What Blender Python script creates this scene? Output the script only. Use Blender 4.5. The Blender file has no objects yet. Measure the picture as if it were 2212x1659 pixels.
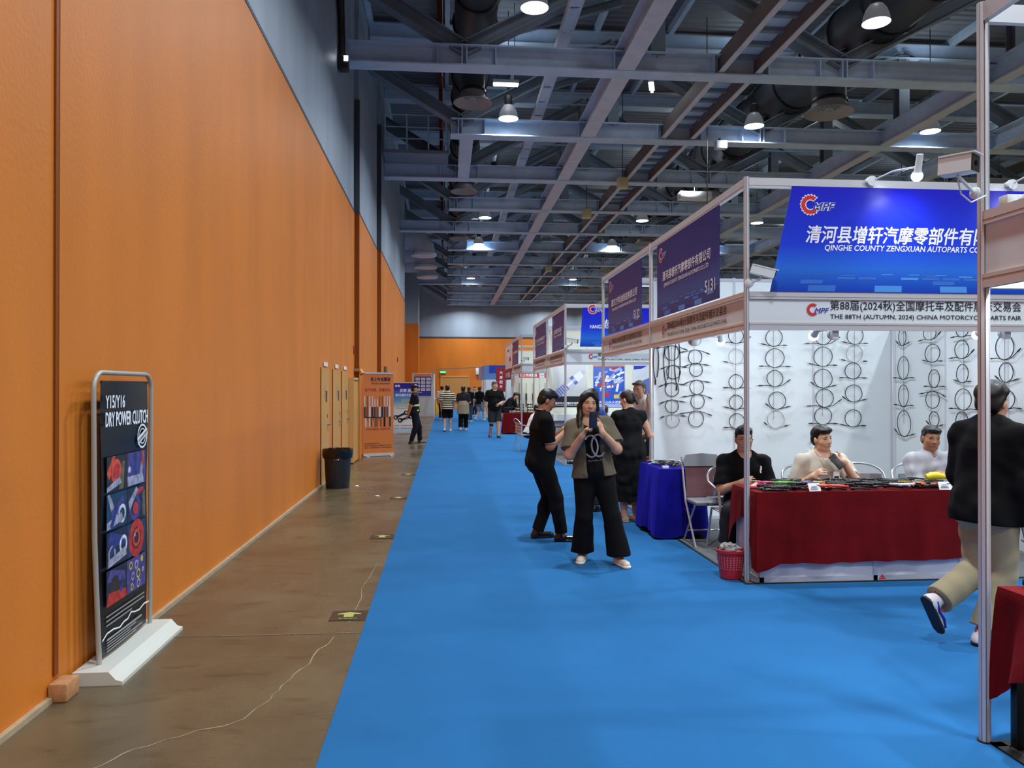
import bpy, math, random
import numpy as np
from mathutils import Vector, Matrix
R = math.radians
rnd = random.Random(7)
SC = bpy.context.scene
COL = SC.collection

# ------------------------------------------------------------------ camera
FPX = 1660.0
YAW = math.atan(145/FPX)
PITCH = math.atan(8.5*math.cos(YAW)/FPX)
cam_d = bpy.data.cameras.new('camera'); cam = bpy.data.objects.new('camera', cam_d); COL.objects.link(cam)
cam.location = (0, 0, 1.67)
cam.rotation_euler = (math.pi/2+PITCH, 0, -YAW)
cam_d.sensor_fit = 'HORIZONTAL'; cam_d.sensor_width = 36.0; cam_d.lens = 36.0*FPX/2212.0
cam_d.clip_start = 0.05; cam_d.clip_end = 300
SC.camera = cam

# ------------------------------------------------------------------ world, exposure
w = bpy.data.worlds.new('world'); SC.world = w; w.use_nodes = True
w.node_tree.nodes['Background'].inputs[0].default_value = (0.5, 0.6, 0.8, 1)
w.node_tree.nodes['Background'].inputs[1].default_value = 0.02
SC.view_settings.view_transform = 'Standard'; SC.view_settings.look = 'None'
SC.view_settings.exposure = 0.0; SC.view_settings.gamma = 1.0
SC.view_settings.use_curve_mapping = False
try:
    cy = SC.cycles
    cy.max_bounces = 7; cy.diffuse_bounces = 5; cy.glossy_bounces = 3; cy.transmission_bounces = 4
    cy.transparent_max_bounces = 6; cy.caustics_reflective = False; cy.caustics_refractive = False
    cy.sample_clamp_indirect = 6.0
    cy.use_denoising = True; cy.use_adaptive_sampling = True; cy.adaptive_threshold = 0.03
except Exception:
    pass
HALL_LAMP_W = 262.0
ROOF_FILL_W = 22.0  # added fill light over each hall lamp, lifts the dark roof
HALL_LAMP_COL = (0.86, 0.94, 1.0)
BOOTH_LAMP_W = 3.4

# ------------------------------------------------------------------ helpers: colours and materials
def lin(h):
    if isinstance(h, str):
        h = h.lstrip('#'); c = [int(h[i:i+2], 16)/255 for i in (0, 2, 4)]
    else: c = [x/255 for x in h]
    return tuple(x/12.92 if x <= .04045 else ((x+.055)/1.055)**2.4 for x in c)
MATS = {}
def mat(name, col=(200, 200, 200), rough=.5, metal=0., spec=.5, noise=0., nscale=8., bump=0., bscale=60., emit=None, estr=1., alpha=1., coat=0., sheen=0., trans=0.):
    if name in MATS: return MATS[name]
    m = bpy.data.materials.new(name); m.use_nodes = True; MATS[name] = m
    nt = m.node_tree; b = nt.nodes['Principled BSDF']
    c = lin(col)
    b.inputs['Base Color'].default_value = (*c, 1); b.inputs['Roughness'].default_value = rough
    b.inputs['Metallic'].default_value = metal; b.inputs['Specular IOR Level'].default_value = spec
    if alpha < 1: b.inputs['Alpha'].default_value = alpha
    if coat: b.inputs['Coat Weight'].default_value = coat
    if trans: b.inputs['Transmission Weight'].default_value = trans
    if sheen:
        b.inputs['Sheen Weight'].default_value = sheen; b.inputs['Sheen Tint'].default_value = (*[min(1, x*3+.02) for x in c], 1)
    if emit is not None:
        b.inputs['Emission Color'].default_value = (*lin(emit), 1); b.inputs['Emission Strength'].default_value = estr
    if noise or bump:
        tc = nt.nodes.new('ShaderNodeTexCoord')
    if noise:
        n = nt.nodes.new('ShaderNodeTexNoise'); n.inputs['Scale'].default_value = nscale; n.inputs['Detail'].default_value = 6; n.inputs['Roughness'].default_value = .6
        nt.links.new(tc.outputs['Object'], n.inputs['Vector'])
        r = nt.nodes.new('ShaderNodeValToRGB')
        r.color_ramp.elements[0].position = .3; r.color_ramp.elements[1].position = .7
        r.color_ramp.elements[0].color = (*[x*(1-noise) for x in c], 1); r.color_ramp.elements[1].color = (*[min(1, x*(1+noise)) for x in c], 1)
        nt.links.new(n.outputs['Fac'], r.inputs['Fac']); nt.links.new(r.outputs['Color'], b.inputs['Base Color'])
    if bump:
        n2 = nt.nodes.new('ShaderNodeTexNoise'); n2.inputs['Scale'].default_value = bscale; n2.inputs['Detail'].default_value = 3
        nt.links.new(tc.outputs['Object'], n2.inputs['Vector'])
        bp = nt.nodes.new('ShaderNodeBump'); bp.inputs['Strength'].default_value = bump; bp.inputs['Distance'].default_value = .02
        nt.links.new(n2.outputs['Fac'], bp.inputs['Height']); nt.links.new(bp.outputs['Normal'], b.inputs['Normal'])
    return m

def wall_paint(name, col, streak=.10):
    """painted render with faint patches, drip streaks and a rough skin"""
    if name in MATS: return MATS[name]
    m = mat(name, col, .5, spec=.32)
    nt = m.node_tree; b = nt.nodes['Principled BSDF']; c = lin(col); L = nt.links
    tc = nt.nodes.new('ShaderNodeTexCoord')
    mp = nt.nodes.new('ShaderNodeMapping'); mp.inputs['Scale'].default_value = (1.0, 1.1, .22); L.new(tc.outputs['Object'], mp.inputs['Vector'])
    n = nt.nodes.new('ShaderNodeTexNoise'); n.inputs['Scale'].default_value = 1.4; n.inputs['Detail'].default_value = 7; L.new(mp.outputs[0], n.inputs['Vector'])
    r = nt.nodes.new('ShaderNodeValToRGB'); r.color_ramp.elements[0].position = .32; r.color_ramp.elements[1].position = .68
    r.color_ramp.elements[0].color = (*[x*(1-streak) for x in c], 1); r.color_ramp.elements[1].color = (*[min(1, x*(1+streak*.6)) for x in c], 1)
    L.new(n.outputs['Fac'], r.inputs['Fac']); L.new(r.outputs['Color'], b.inputs['Base Color'])
    n2 = nt.nodes.new('ShaderNodeTexNoise'); n2.inputs['Scale'].default_value = 30; n2.inputs['Detail'].default_value = 4; L.new(tc.outputs['Object'], n2.inputs['Vector'])
    bp = nt.nodes.new('ShaderNodeBump'); bp.inputs['Strength'].default_value = .12; bp.inputs['Distance'].default_value = .02
    L.new(n2.outputs['Fac'], bp.inputs['Height']); L.new(bp.outputs['Normal'], b.inputs['Normal'])
    return m

def gradient_print(name, stops, axis='Z', rough=.35):
    """a printed sheet whose ink runs from one colour to another along an axis (0..1 of the sheet)"""
    if name in MATS: return MATS[name]
    m = mat(name, (255, 255, 255), rough, spec=.22); nt = m.node_tree; b = nt.nodes['Principled BSDF']
    tc = nt.nodes.new('ShaderNodeTexCoord'); sp = nt.nodes.new('ShaderNodeSeparateXYZ'); nt.links.new(tc.outputs['Generated'], sp.inputs[0])
    r = nt.nodes.new('ShaderNodeValToRGB'); e = r.color_ramp.elements
    while len(e) < len(stops): e.new(.5)
    for i, (p, c) in enumerate(stops): e[i].position = p; e[i].color = (*lin(c), 1)
    nt.links.new(sp.outputs[axis], r.inputs['Fac']); nt.links.new(r.outputs['Color'], b.inputs['Base Color'])
    return m

# ------------------------------------------------------------------ helpers: objects
def tag(o, label=None, cat=None, group=None, kind=None):
    if label: o['label'] = label
    if cat: o['category'] = cat
    if group: o['group'] = group
    if kind: o['kind'] = kind
    return o
def thing(name, label, cat, loc=(0, 0, 0), rotz=0., group=None):
    o = bpy.data.objects.new(name, None); COL.objects.link(o); o.empty_display_size = .1
    o.location = loc; o.rotation_euler = (0, 0, rotz)
    return tag(o, label, cat, group)
def origin_of(o):
    p = Vector((0, 0, 0))
    while o is not None: p += Vector(o.location); o = o.parent
    return p
def copy_tree(o, parent=None):
    c = o.copy(); COL.objects.link(c)
    if parent is not None: c.parent = parent
    for ch in list(o.children): copy_tree(ch, c)
    return c
ZUP = Vector((0, 0, 1))
_text_cache = {}
def text_geo(s, bold=0., shear=0., spacing=1.):
    k = (s, bold, shear, spacing)
    if k not in _text_cache:
        c = bpy.data.curves.new('lettering', 'FONT'); c.body = s; c.size = 1; c.offset = bold; c.resolution_u = 2; c.shear = shear; c.space_character = spacing
        o = bpy.data.objects.new('lettering', c); me = bpy.data.meshes.new_from_object(o)
        v = [(a.co.x, a.co.y) for a in me.vertices]; f = [tuple(p.vertices) for p in me.polygons]
        bpy.data.objects.remove(o); bpy.data.curves.remove(c); bpy.data.meshes.remove(me)
        xs = [a[0] for a in v]; ys = [a[1] for a in v]
        _text_cache[k] = (v, f, min(xs), max(xs), min(ys), max(ys))
    return _text_cache[k]

class MB:
    def __init__(s): s.v = []; s.f = []; s.mi = []; s.mats = []; s.sm = []
    def _m(s, m):
        if m not in s.mats: s.mats.append(m)
        return s.mats.index(m)
    def add(s, v, f, m, smooth=False):
        n = len(s.v); s.v += [tuple(map(float, p)) for p in v]; s.f += [tuple(i+n for i in q) for q in f]
        k = s._m(m); s.mi += [k]*len(f); s.sm += [smooth]*len(f); return s
    def obox(s, c, ax, ay, az, hx, hy, hz, m):
        c = Vector(c); ax, ay, az = [Vector(a).normalized() for a in (ax, ay, az)]
        v = [c+ax*(i*hx)+ay*(j*hy)+az*(k*hz) for k in (-1, 1) for j in (-1, 1) for i in (-1, 1)]
        return s.add(v, [(0, 2, 3, 1), (4, 5, 7, 6), (0, 1, 5, 4), (2, 6, 7, 3), (0, 4, 6, 2), (1, 3, 7, 5)], m)
    def box(s, x0, x1, y0, y1, z0, z1, m):
        return s.obox(((x0+x1)/2, (y0+y1)/2, (z0+z1)/2), (1, 0, 0), (0, 1, 0), (0, 0, 1), abs(x1-x0)/2, abs(y1-y0)/2, abs(z1-z0)/2, m)
    def rbox(s, x0, x1, y0, y1, z0, z1, m, b=.01):
        """box with bevelled edges"""
        P = []
        for (X, Y, Z) in ((x0, y0, z0), (x1, y0, z0), (x0, y1, z0), (x1, y1, z0), (x0, y0, z1), (x1, y0, z1), (x0, y1, z1), (x1, y1, z1)): P.append((X, Y, Z))
        import bmesh
        bm = bmesh.new(); vs = [bm.verts.new(p) for p in P]
        for q in ((0, 2, 3, 1), (4, 5, 7, 6), (0, 1, 5, 4), (2, 6, 7, 3), (0, 4, 6, 2), (1, 3, 7, 5)): bm.faces.new([vs[i] for i in q])
        bmesh.ops.bevel(bm, geom=list(bm.edges), offset=b, segments=2, affect='EDGES', profile=.5)
        bm.verts.index_update()
        s.add([tuple(v.co) for v in bm.verts], [tuple(v.index for v in f.verts) for f in bm.faces], m, True); bm.free(); return s
    def beam(s, p, q, wd, h, m, up=ZUP):
        p, q = Vector(p), Vector(q); d = (q-p); L = d.length; d.normalize(); u = Vector(up)
        if abs(d.dot(u)) > .98: u = Vector((0, 1, 0))
        sd = d.cross(u).normalized(); uu = sd.cross(d)
        return s.obox((p+q)/2, d, sd, uu, L/2, wd/2, h/2, m)
    def ibeam(s, p, q, wd, h, t, m, up=ZUP):
        p, q = Vector(p), Vector(q); d = (q-p).normalized(); u = Vector(up)
        if abs(d.dot(u)) > .98: u = Vector((0, 1, 0))
        sd = d.cross(u).normalized(); uu = sd.cross(d)
        s.beam(p, q, t, h-2*t, m, up)
        for k in (-1, 1): s.beam(p+uu*k*(h-t)/2, q+uu*k*(h-t)/2, wd, t, m, up)
        return s
    def tube(s, path, r, m, n=8, closed=False, caps=True, smooth=True):
        P = [Vector(p) for p in path]; k = len(P); rr = r if hasattr(r, '__len__') else [r]*k
        rings = []; prev = None
        for i in range(k):
            if closed: t = P[(i+1) % k]-P[i-1]
            else: t = P[min(i+1, k-1)]-P[max(i-1, 0)]
            t.normalize()
            if prev is None:
                a = ZUP if abs(t.z) < .9 else Vector((1, 0, 0))
                u = t.cross(a).normalized()
            else:
                u = prev-t*prev.dot(t)
                u = u.normalized() if u.length > 1e-6 else t.orthogonal().normalized()
            prev = u; w_ = t.cross(u)
            rings.append([P[i]+(u*math.cos(2*math.pi*j/n)+w_*math.sin(2*math.pi*j/n))*rr[i] for j in range(n)])
        v = [p for g in rings for p in g]; f = []
        for i in range(k if closed else k-1):
            a, b = i*n, ((i+1) % k)*n
            f += [(a+j, a+(j+1) % n, b+(j+1) % n, b+j) for j in range(n)]
        if caps and not closed: f += [tuple(reversed(range(n))), tuple((k-1)*n+j for j in range(n))]
        return s.add(v, f, m, smooth)
    def cyl(s, p, q, r, m, n=16, r2=None): return s.tube([p, q], [r, r if r2 is None else r2], m, n)
    def lathe(s, prof, c, m, n=24, ax=(0, 0, 1), smooth=True):
        ax = Vector(ax).normalized(); u = ax.orthogonal().normalized(); w_ = ax.cross(u); c = Vector(c)
        v = [c+ax*z+(u*math.cos(2*math.pi*j/n)+w_*math.sin(2*math.pi*j/n))*r for r, z in prof for j in range(n)]
        f = [(i*n+j, i*n+(j+1) % n, (i+1)*n+(j+1) % n, (i+1)*n+j) for i in range(len(prof)-1) for j in range(n)]
        return s.add(v, f, m, smooth)
    def sphere(s, c, r, m, n=14, sc=(1, 1, 1)):
        k = n//2; v = []; f = []
        for i in range(k+1):
            a = math.pi*i/k
            for j in range(n): v.append((c[0]+r*sc[0]*math.sin(a)*math.cos(2*math.pi*j/n), c[1]+r*sc[1]*math.sin(a)*math.sin(2*math.pi*j/n), c[2]+r*sc[2]*math.cos(a)))
        for i in range(k): f += [(i*n+j, (i+1)*n+j, (i+1)*n+(j+1) % n, i*n+(j+1) % n) for j in range(n)]
        return s.add(v, f, m, True)
    def quad(s, a, b, c, d, m): return s.add([a, b, c, d], [(0, 1, 2, 3)], m)
    def poly(s, pts, o, ux, uy, m, lift=0., depth=0.):
        """flat polygon given in (x, y) on the plane o + x ux + y uy; lift moves it off along the normal; depth gives it thickness"""
        o, ux, uy = Vector(o), Vector(ux), Vector(uy); nn = ux.cross(uy).normalized(); k = len(pts)
        top = [o+ux*x+uy*y+nn*lift for x, y in pts]
        if not depth: return s.add(top, [tuple(range(k))], m)
        bot = [p-nn*depth for p in top]
        f = [tuple(range(k)), tuple(reversed(range(k, 2*k)))]+[(i, i+k, (i+1) % k+k, (i+1) % k) for i in range(k)]
        return s.add(top+bot, f, m)
    def text(s, t, o, ux, uy, m, h=None, wd=None, bold=.008, shear=0., align='L', lift=.002, spacing=1.):
        if .005 < bold < .05:   # heavy strokes: the same strokes laid again, a little apart
            q = (h or .1)*min(bold, .03)*.9
            for i, (a_, b_) in enumerate(((-q, 0), (q, 0), (0, q), (0, -q))):
                s.text(t, Vector(o)+Vector(ux)*a_+Vector(uy)*b_, ux, uy, m, h, wd, .001, shear, align, lift+.00012*i, spacing)
            return s
        v, f, x0, x1, y0, y1 = text_geo(t, bold, shear, spacing)
        sy = (h/(y1-y0)) if h else None; sx = (wd/(x1-x0)) if wd else sy
        if sy is None: sy = sx
        o, ux, uy = Vector(o), Vector(ux), Vector(uy); nn = ux.cross(uy).normalized()
        dx = {'L': 0, 'C': -.5*(x1-x0)*sx, 'R': -(x1-x0)*sx}[align]
        return s.add([o+ux*((x-x0)*sx+dx)+uy*((y-y0)*sy)+nn*lift for x, y in v], f, m)
    def build(s, name, parent=None, world=True, sharp=40, **tags):
        me = bpy.data.meshes.new(name)
        off = origin_of(parent) if (parent is not None and world) else Vector((0, 0, 0))
        me.from_pydata([(a[0]-off.x, a[1]-off.y, a[2]-off.z) for a in s.v], [], s.f)
        for m in s.mats: me.materials.append(m)
        me.polygons.foreach_set('material_index', s.mi); me.polygons.foreach_set('use_smooth', s.sm)
        me.update()
        if any(s.sm): me.set_sharp_from_angle(angle=R(sharp))
        o = bpy.data.objects.new(name, me); COL.objects.link(o)
        if parent is not None: o.parent = parent
        if tags: tag(o, **tags)
        return o
def struct(name, mb, label=None, cat=None):
    o = mb.build(name); return tag(o, label, cat, None, 'structure')
def part(name, fn, parent, **tags):
    mb = MB(); fn(mb); return mb.build(name, parent, **tags)
def ordinal(i): return ['first', 'second', 'third', 'fourth', 'fifth', 'sixth', 'seventh', 'eighth', 'ninth', 'tenth', 'eleventh', 'twelfth', 'thirteenth'][i]

# ------------------------------------------------------------------ common materials
ORANGE = wall_paint('orange wall paint', (210, 121, 40))
ORANGE_D = wall_paint('deep orange step shade and groove paint', (132, 66, 8), .05)  # also holds painted shade for the wall step faces
GREYW = wall_paint('grey wall paint', (152, 165, 180), .12)
GREYD = mat('dark grey step shade and trim paint', (62, 66, 74), .6)  # edge trim, and painted shade on the upper wall steps
STEEL = mat('grey painted steel', (182, 206, 230), .55, spec=.4, noise=.12, nscale=2.)
STEEL_D = mat('dark grey painted steel', (122, 136, 150), .6, spec=.35, noise=.15, nscale=2.)
STEEL_L = mat('pale grey painted steel', (192, 200, 216), .5, noise=.1, nscale=3.)
WHITE = mat('white laminate', (214, 223, 226), .4)
ALU = mat('white anodised aluminium', (205, 208, 214), .32, metal=.35, spec=.6)
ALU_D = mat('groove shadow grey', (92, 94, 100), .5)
CHROME = mat('polished aluminium', (196, 199, 204), .2, metal=.65)
BLACK = mat('black plastic', (20, 20, 22), .4)
BLACKM = mat('matt black rubber', (18, 18, 20), .65)
DARK = mat('dark grey plastic', (45, 47, 52), .5)
PAPER = mat('white paper', (238, 240, 242), .6)
INK = mat('navy black ink', (22, 24, 48), .5)
INK_W = mat('white ink', (240, 244, 250), .5)
RED = mat('red ink', (205, 32, 40), .5)
BLUEI = mat('blue ink', (32, 48, 170), .5)
CARPET = mat('blue exhibition carpet', (38, 101, 156), .95, spec=.1, noise=.06, nscale=1.2, bump=.25, bscale=700)
GREYC = mat('grey booth carpet', (106, 108, 112), .95, spec=.1, noise=.1, nscale=20)
# ================================================================== THE HALL
HX, HY0, HY1, HZ = 34.0, -14.0, 62.6, 11.4
ORH = 5.75
def concrete():
    m = mat('worn polished concrete', (100, 88, 68), .3, spec=.5); nt = m.node_tree; b = nt.nodes['Principled BSDF']; L = nt.links
    tc = nt.nodes.new('ShaderNodeTexCoord')
    n = nt.nodes.new('ShaderNodeTexNoise'); n.inputs['Scale'].default_value = .9; n.inputs['Detail'].default_value = 9; n.inputs['Roughness'].default_value = .65; L.new(tc.outputs['Object'], n.inputs['Vector'])
    r = nt.nodes.new('ShaderNodeValToRGB'); e = r.color_ramp.elements; e[0].position = .3; e[1].position = .72
    e[0].color = (*lin((74, 65, 48)), 1); e[1].color = (*lin((108, 96, 72)), 1); L.new(n.outputs['Fac'], r.inputs['Fac'])
    mp = nt.nodes.new('ShaderNodeMapping'); mp.inputs['Scale'].default_value = (3.2, 9, 1); mp.inputs['Rotation'].default_value = (0, 0, .25); L.new(tc.outputs['Object'], mp.inputs['Vector'])
    n3 = nt.nodes.new('ShaderNodeTexNoise'); n3.inputs['Scale'].default_value = .8; n3.inputs['Detail'].default_value = 5; L.new(mp.outputs[0], n3.inputs['Vector'])
    r3 = nt.nodes.new('ShaderNodeValToRGB'); e = r3.color_ramp.elements; e[0].position = .30; e[1].position = .42; e[0].color = (.55, .52, .5, 1); e[1].color = (1, 1, 1, 1); L.new(n3.outputs['Fac'], r3.inputs['Fac'])
    mx = nt.nodes.new('ShaderNodeMix'); mx.data_type = 'RGBA'; mx.blend_type = 'MULTIPLY'; mx.inputs['Factor'].default_value = .75
    L.new(r.outputs['Color'], mx.inputs['A']); L.new(r3.outputs['Color'], mx.inputs['B']); L.new(mx.outputs['Result'], b.inputs['Base Color'])
    rr = nt.nodes.new('ShaderNodeMapRange'); rr.inputs['To Min'].default_value = .12; rr.inputs['To Max'].default_value = .42; L.new(n.outputs['Fac'], rr.inputs['Value']); L.new(rr.outputs['Result'], b.inputs['Roughness'])
    return m
CONC = concrete(); CRACK = mat('pale crack filler', (146, 136, 116), .8); JOINT = mat('dark floor joint', (84, 76, 64), .8)
mb = MB()
mb.box(-3.2, HX, HY0, HY1, -.2, 0, CONC)
def strip(pts, wd, m, z=.0012):
    for i in range(len(pts)-1):
        a, b = Vector((*pts[i], z)), Vector((*pts[i+1], z)); d = (b-a); s_ = Vector((-d.y, d.x, 0)).normalized()*wd[i]/2; s2 = Vector((-d.y, d.x, 0)).normalized()*wd[i+1]/2
        mb.add([a-s_, a+s_, b+s2, b-s2], [(0, 3, 2, 1)], m)
crk = [(-1.55, 3.52), (-1.42, 3.7), (-1.2, 3.86), (-1.0, 4.0), (-.93, 4.25), (-.9, 4.45), (-.84, 4.7), (-.79, 5.0), (-.74, 5.25)]
fine = []
for i in range(len(crk)-1):
    for t in range(4):
        k = t/4; fine.append((crk[i][0]*(1-k)+crk[i+1][0]*k+rnd.uniform(-.014, .014), crk[i][1]*(1-k)+crk[i+1][1]*k+rnd.uniform(-.02, .02)))
fine.append(crk[-1]); strip(fine, [rnd.uniform(.003, .011) for _ in fine], CRACK)
strip([(-.68, 5.55), (-.66, 6.2), (-.69, 6.5), (-.66, 6.9), (-.64, 7.4)], [.004, .006, .003, .005, .003], CRACK)
for jy in (5.31, 11.3, 17.3, 23.3, 29.3): strip([(-2.0, jy+.02), (-.5, jy)], [.008, .008], JOINT)
strip([(-1.5, 5.33), (-.6, 5.325)], [.004, .004], CRACK, .0018)
struct('floor', mb)

mb = MB()
for q in ((-.565, 2.6, -1.5, 61.5), (2.6, 5.9, 3.3, 6.45), (2.6, 5.9, 12.4, 16.45), (2.6, 5.9, 22.25, 25.95), (2.6, 5.9, 32.55, 40.1)): mb.box(*q, 0.0, .006, CARPET)
tag(mb.build('aisle_carpet'), 'bright blue exhibition carpet covering the wide aisle beside the bare concrete strip', 'carpet')

# left wall in four steps, orange below and grey above
STEPS = [(HY0, 18.2, -2.1), (18.2, 23.1, -2.0), (23.1, 37.0, -1.9), (37.0, HY1, -2.6)]
mb = MB(); gr = MB()
for a, b, x in STEPS:
    mb.box(-3.2, x, a, b, 0, ORH, ORANGE); gr.box(-3.2, x-.012, a, b, ORH, HZ, GREYW)
wl = struct('wall_left', mb); gr.build('upper_wall', wl, world=False)
mb = MB()
for a, b, x in STEPS[:3]: mb.box(x-.012, x+.006, a, b, ORH, ORH+.05, GREYD)
struct('trim_1', mb)
mb = MB()   # strips on the two wall step faces, shade put into their colour, and the pipe joint near the standee
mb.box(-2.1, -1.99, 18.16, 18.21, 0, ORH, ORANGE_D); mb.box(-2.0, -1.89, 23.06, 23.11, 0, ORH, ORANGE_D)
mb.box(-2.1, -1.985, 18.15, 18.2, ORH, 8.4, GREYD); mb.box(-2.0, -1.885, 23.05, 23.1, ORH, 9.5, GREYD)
struct('step_shade_trim', mb)
# vertical groove pipe near the standee with its concrete block
mb = MB()
mb.box(-2.099, -2.088, 4.335, 4.37, .12, 9.5, ORANGE_D)
mb.box(-2.099, -2.085, 4.37, 4.385, .12, 9.5, ORANGE)
struct('trim_3', mb)
mb = MB(); mb.rbox(-2.095, -1.995, 4.27, 4.42, .0, .1, mat('dusty painted block', (178, 128, 84), .8, noise=.2, nscale=30), .012)
tag(mb.build('kerb_block'), 'small dusty tan block at the foot of the wall groove behind the tall banner stand', 'block')
# kerb along the wall foot
mb = MB()
mb.box(-2.1, -2.07, HY0, 18.2, 0, .03, mat('pale mortar kerb', (170, 150, 122), .85, noise=.15, nscale=14))
struct('baseboard_left', mb)
# pilaster and end wall
mb = MB(); mb.box(-2.6, -1.66, 49, 50.2, 0, ORH, ORANGE); mb.box(-2.6, -1.66, 49, 50.2, ORH, HZ, GREYW); struct('wall_pilaster', mb)
mb = MB(); mb.box(-2.6, HX, HY1, HY1+.3, 0, ORH, ORANGE); mb.box(-2.6, HX, HY1, HY1+.3, ORH, HZ, GREYW); mb.box(-2.6, HX, HY1-.03, HY1, ORH-.04, ORH+.08, GREYD)
struct('wall_end', mb)
mb = MB(); mb.box(HX, HX+.3, HY0, HY1, 0, ORH, ORANGE); mb.box(HX, HX+.3, HY0, HY1, ORH, HZ, GREYW); struct('wall_right', mb)
mb = MB(); mb.box(-3.2, HX, HY0-.3, HY0, 0, ORH, ORANGE); mb.box(-3.2, HX, HY0-.3, HY0, ORH, HZ, GREYW); struct('wall_back', mb)
# roof deck with purlins
def deck_mat():
    m = mat('corrugated roof deck', (112, 120, 130), .6); nt = m.node_tree; L = nt.links; b = nt.nodes['Principled BSDF']
    tc = nt.nodes.new('ShaderNodeTexCoord'); wv = nt.nodes.new('ShaderNodeTexWave'); wv.bands_direction = 'Y'; wv.inputs['Scale'].default_value = 1.2; L.new(tc.outputs['Object'], wv.inputs['Vector'])
    bp = nt.nodes.new('ShaderNodeBump'); bp.inputs['Strength'].default_value = .8; bp.inputs['Distance'].default_value = .08; L.new(wv.outputs['Fac'], bp.inputs['Height']); L.new(bp.outputs['Normal'], b.inputs['Normal'])
    return m
mb = MB(); mb.box(-3.2, HX, HY0, HY1, HZ, HZ+.15, deck_mat())
for i in range(18): mb.box(-2.0+i*2.0, -1.88+i*2.0, HY0, HY1, HZ-.22, HZ, STEEL)
struct('ceiling', mb)

# ================================================================== ROOF STEEL
TR_Y = [16.05, 20.4, 24.65, 28.8, 32.95, 37.3, 41.5, 45.6, 49.6, 54.0, 58.2, 61.9]
TR_EXTRA = [-9.0, -4.8, -.6, 3.6, 7.8, 11.9]
FULL = {16.05, 24.65, 32.95, 49.6}
TZ = 8.33; TH = .44
def truss(y, n, label):
    x0 = -1.98 if y in FULL else .15
    t = thing('roof_truss', label, 'truss', (0, y, 0), group='steel roof trusses')
    c = MB(); c.ibeam((x0, y, TZ+TH/2), (HX, y, TZ+TH/2), .42, TH, .03, STEEL)
    for xn in (.4, 8.6, 16.8, 25.0):
        for dx in (-.55, -.05, .05, .65):
            if xn+dx > x0: c.box(xn+dx-.012, xn+dx+.012, y-.2, y+.2, TZ+.03, TZ+TH-.03, STEEL)
    for xn in (3.55, 3.95, 5.7, 6.9, 12.1): c.box(xn-.012, xn+.012, y-.2, y+.2, TZ+.03, TZ+TH-.03, STEEL)
    c.build('bottom_chord', t)
    part('top_chord', lambda b: b.ibeam((-1.95, y, HZ-.4), (HX, y, HZ-.4), .4, .4, .03, STEEL), t)
    zb, zt = TZ+TH-.05, HZ-.5
    nodes = [(.4, zb), (4.5, zt), (8.6, zb), (12.7, zt), (16.8, zb), (20.9, zt), (25., zb), (29.1, zt), (33.2, zb)]
    for a, b_ in zip(nodes[:-1], nodes[1:]):
        part('diagonal_brace', lambda b: b.ibeam((a[0], y, a[1]), (b_[0], y, b_[1]), .34, .3, .025, STEEL_D), t)
    part('diagonal_brace', lambda b: b.ibeam((.4, y, zb), (-2.0, y, zb+1.45), .34, .3, .025, STEEL_D), t)
    for xn in (4.5, 12.7, 20.9):
        part('truss_post', lambda b: b.ibeam((xn, y, zb), (xn, y, zt), .3, .3, .025, STEEL_D), t)
    if n < 6:
        for k in range(2):
            part('diagonal_brace', lambda b: b.ibeam((.4+8.2*k+.3, y+.6, zb+.5), (4.2+8.2*k, y+2.0, zt), .18, .18, .02, STEEL_D), t)
    return t
for n, y in enumerate(TR_Y): truss(y, n, f'grey steel roof truss spanning the hall, {ordinal(n)} from the camera')
mb = MB()
# the long members
def long_beam(x, z, wd, h, y0, label):
    mb = MB(); mb.ibeam((x, y0, z+h/2), (x, 61.9, z+h/2), wd, h, .03, STEEL)
    mb.box(x-wd/2-.001, x+wd/2+.001, y0, 61.9, z-.004, z+.004, STEEL_L)
    return tag(mb.build('roof_beam'), label, 'beam')
long_beam(3.78, TZ+.02, .38, .5, HY0, 'long grey roof beam running down the aisle between the lamp rows')
long_beam(12.1, TZ+.02, .3, .5, HY0, 'long grey roof beam above the booths, beyond the fat ventilation duct')
long_beam(15.4, TZ+.02, .3, .5, HY0, 'long grey roof beam farthest from the orange wall')
mb = MB(); mb.ibeam((.58, 20.6, TZ+.2), (.58, 24.45, TZ+.2), .36, .36, .03, STEEL); tag(mb.build('roof_beam'), 'short grey link beam between the second and third trusses near the orange wall', 'beam')
t = thing('catwalk', 'narrow grey steel catwalk with a slatted underside under the roof, above the booth fronts', 'catwalk', (6.25, 0, TZ))
BROWNST = mat('rusty brown painted steel', (108, 104, 104), .6)
for x in (5.85, 6.65):
    def rail(b):
        b.box(x-.01, x+.01, HY0, 60, TZ+.06, TZ+.5, BROWNST); b.box(x-.06, x+.06, HY0, 60, TZ+.05, TZ+.07, STEEL_L)
    part('side_rail', rail, t)
def dk(b):
    b.box(5.86, 6.64, HY0, 60, TZ+.42, TZ+.44, STEEL)
    y = HY0
    while y < 60: b.box(5.86, 6.64, y, y+.12, TZ+.34, TZ+.42, STEEL_D); y += .62
part('slatted_deck', dk, t)
part('hand_rail', lambda b: b.box(6.63, 6.67, HY0, 60, TZ+1.4, TZ+1.44, STEEL_D), t)
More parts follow.
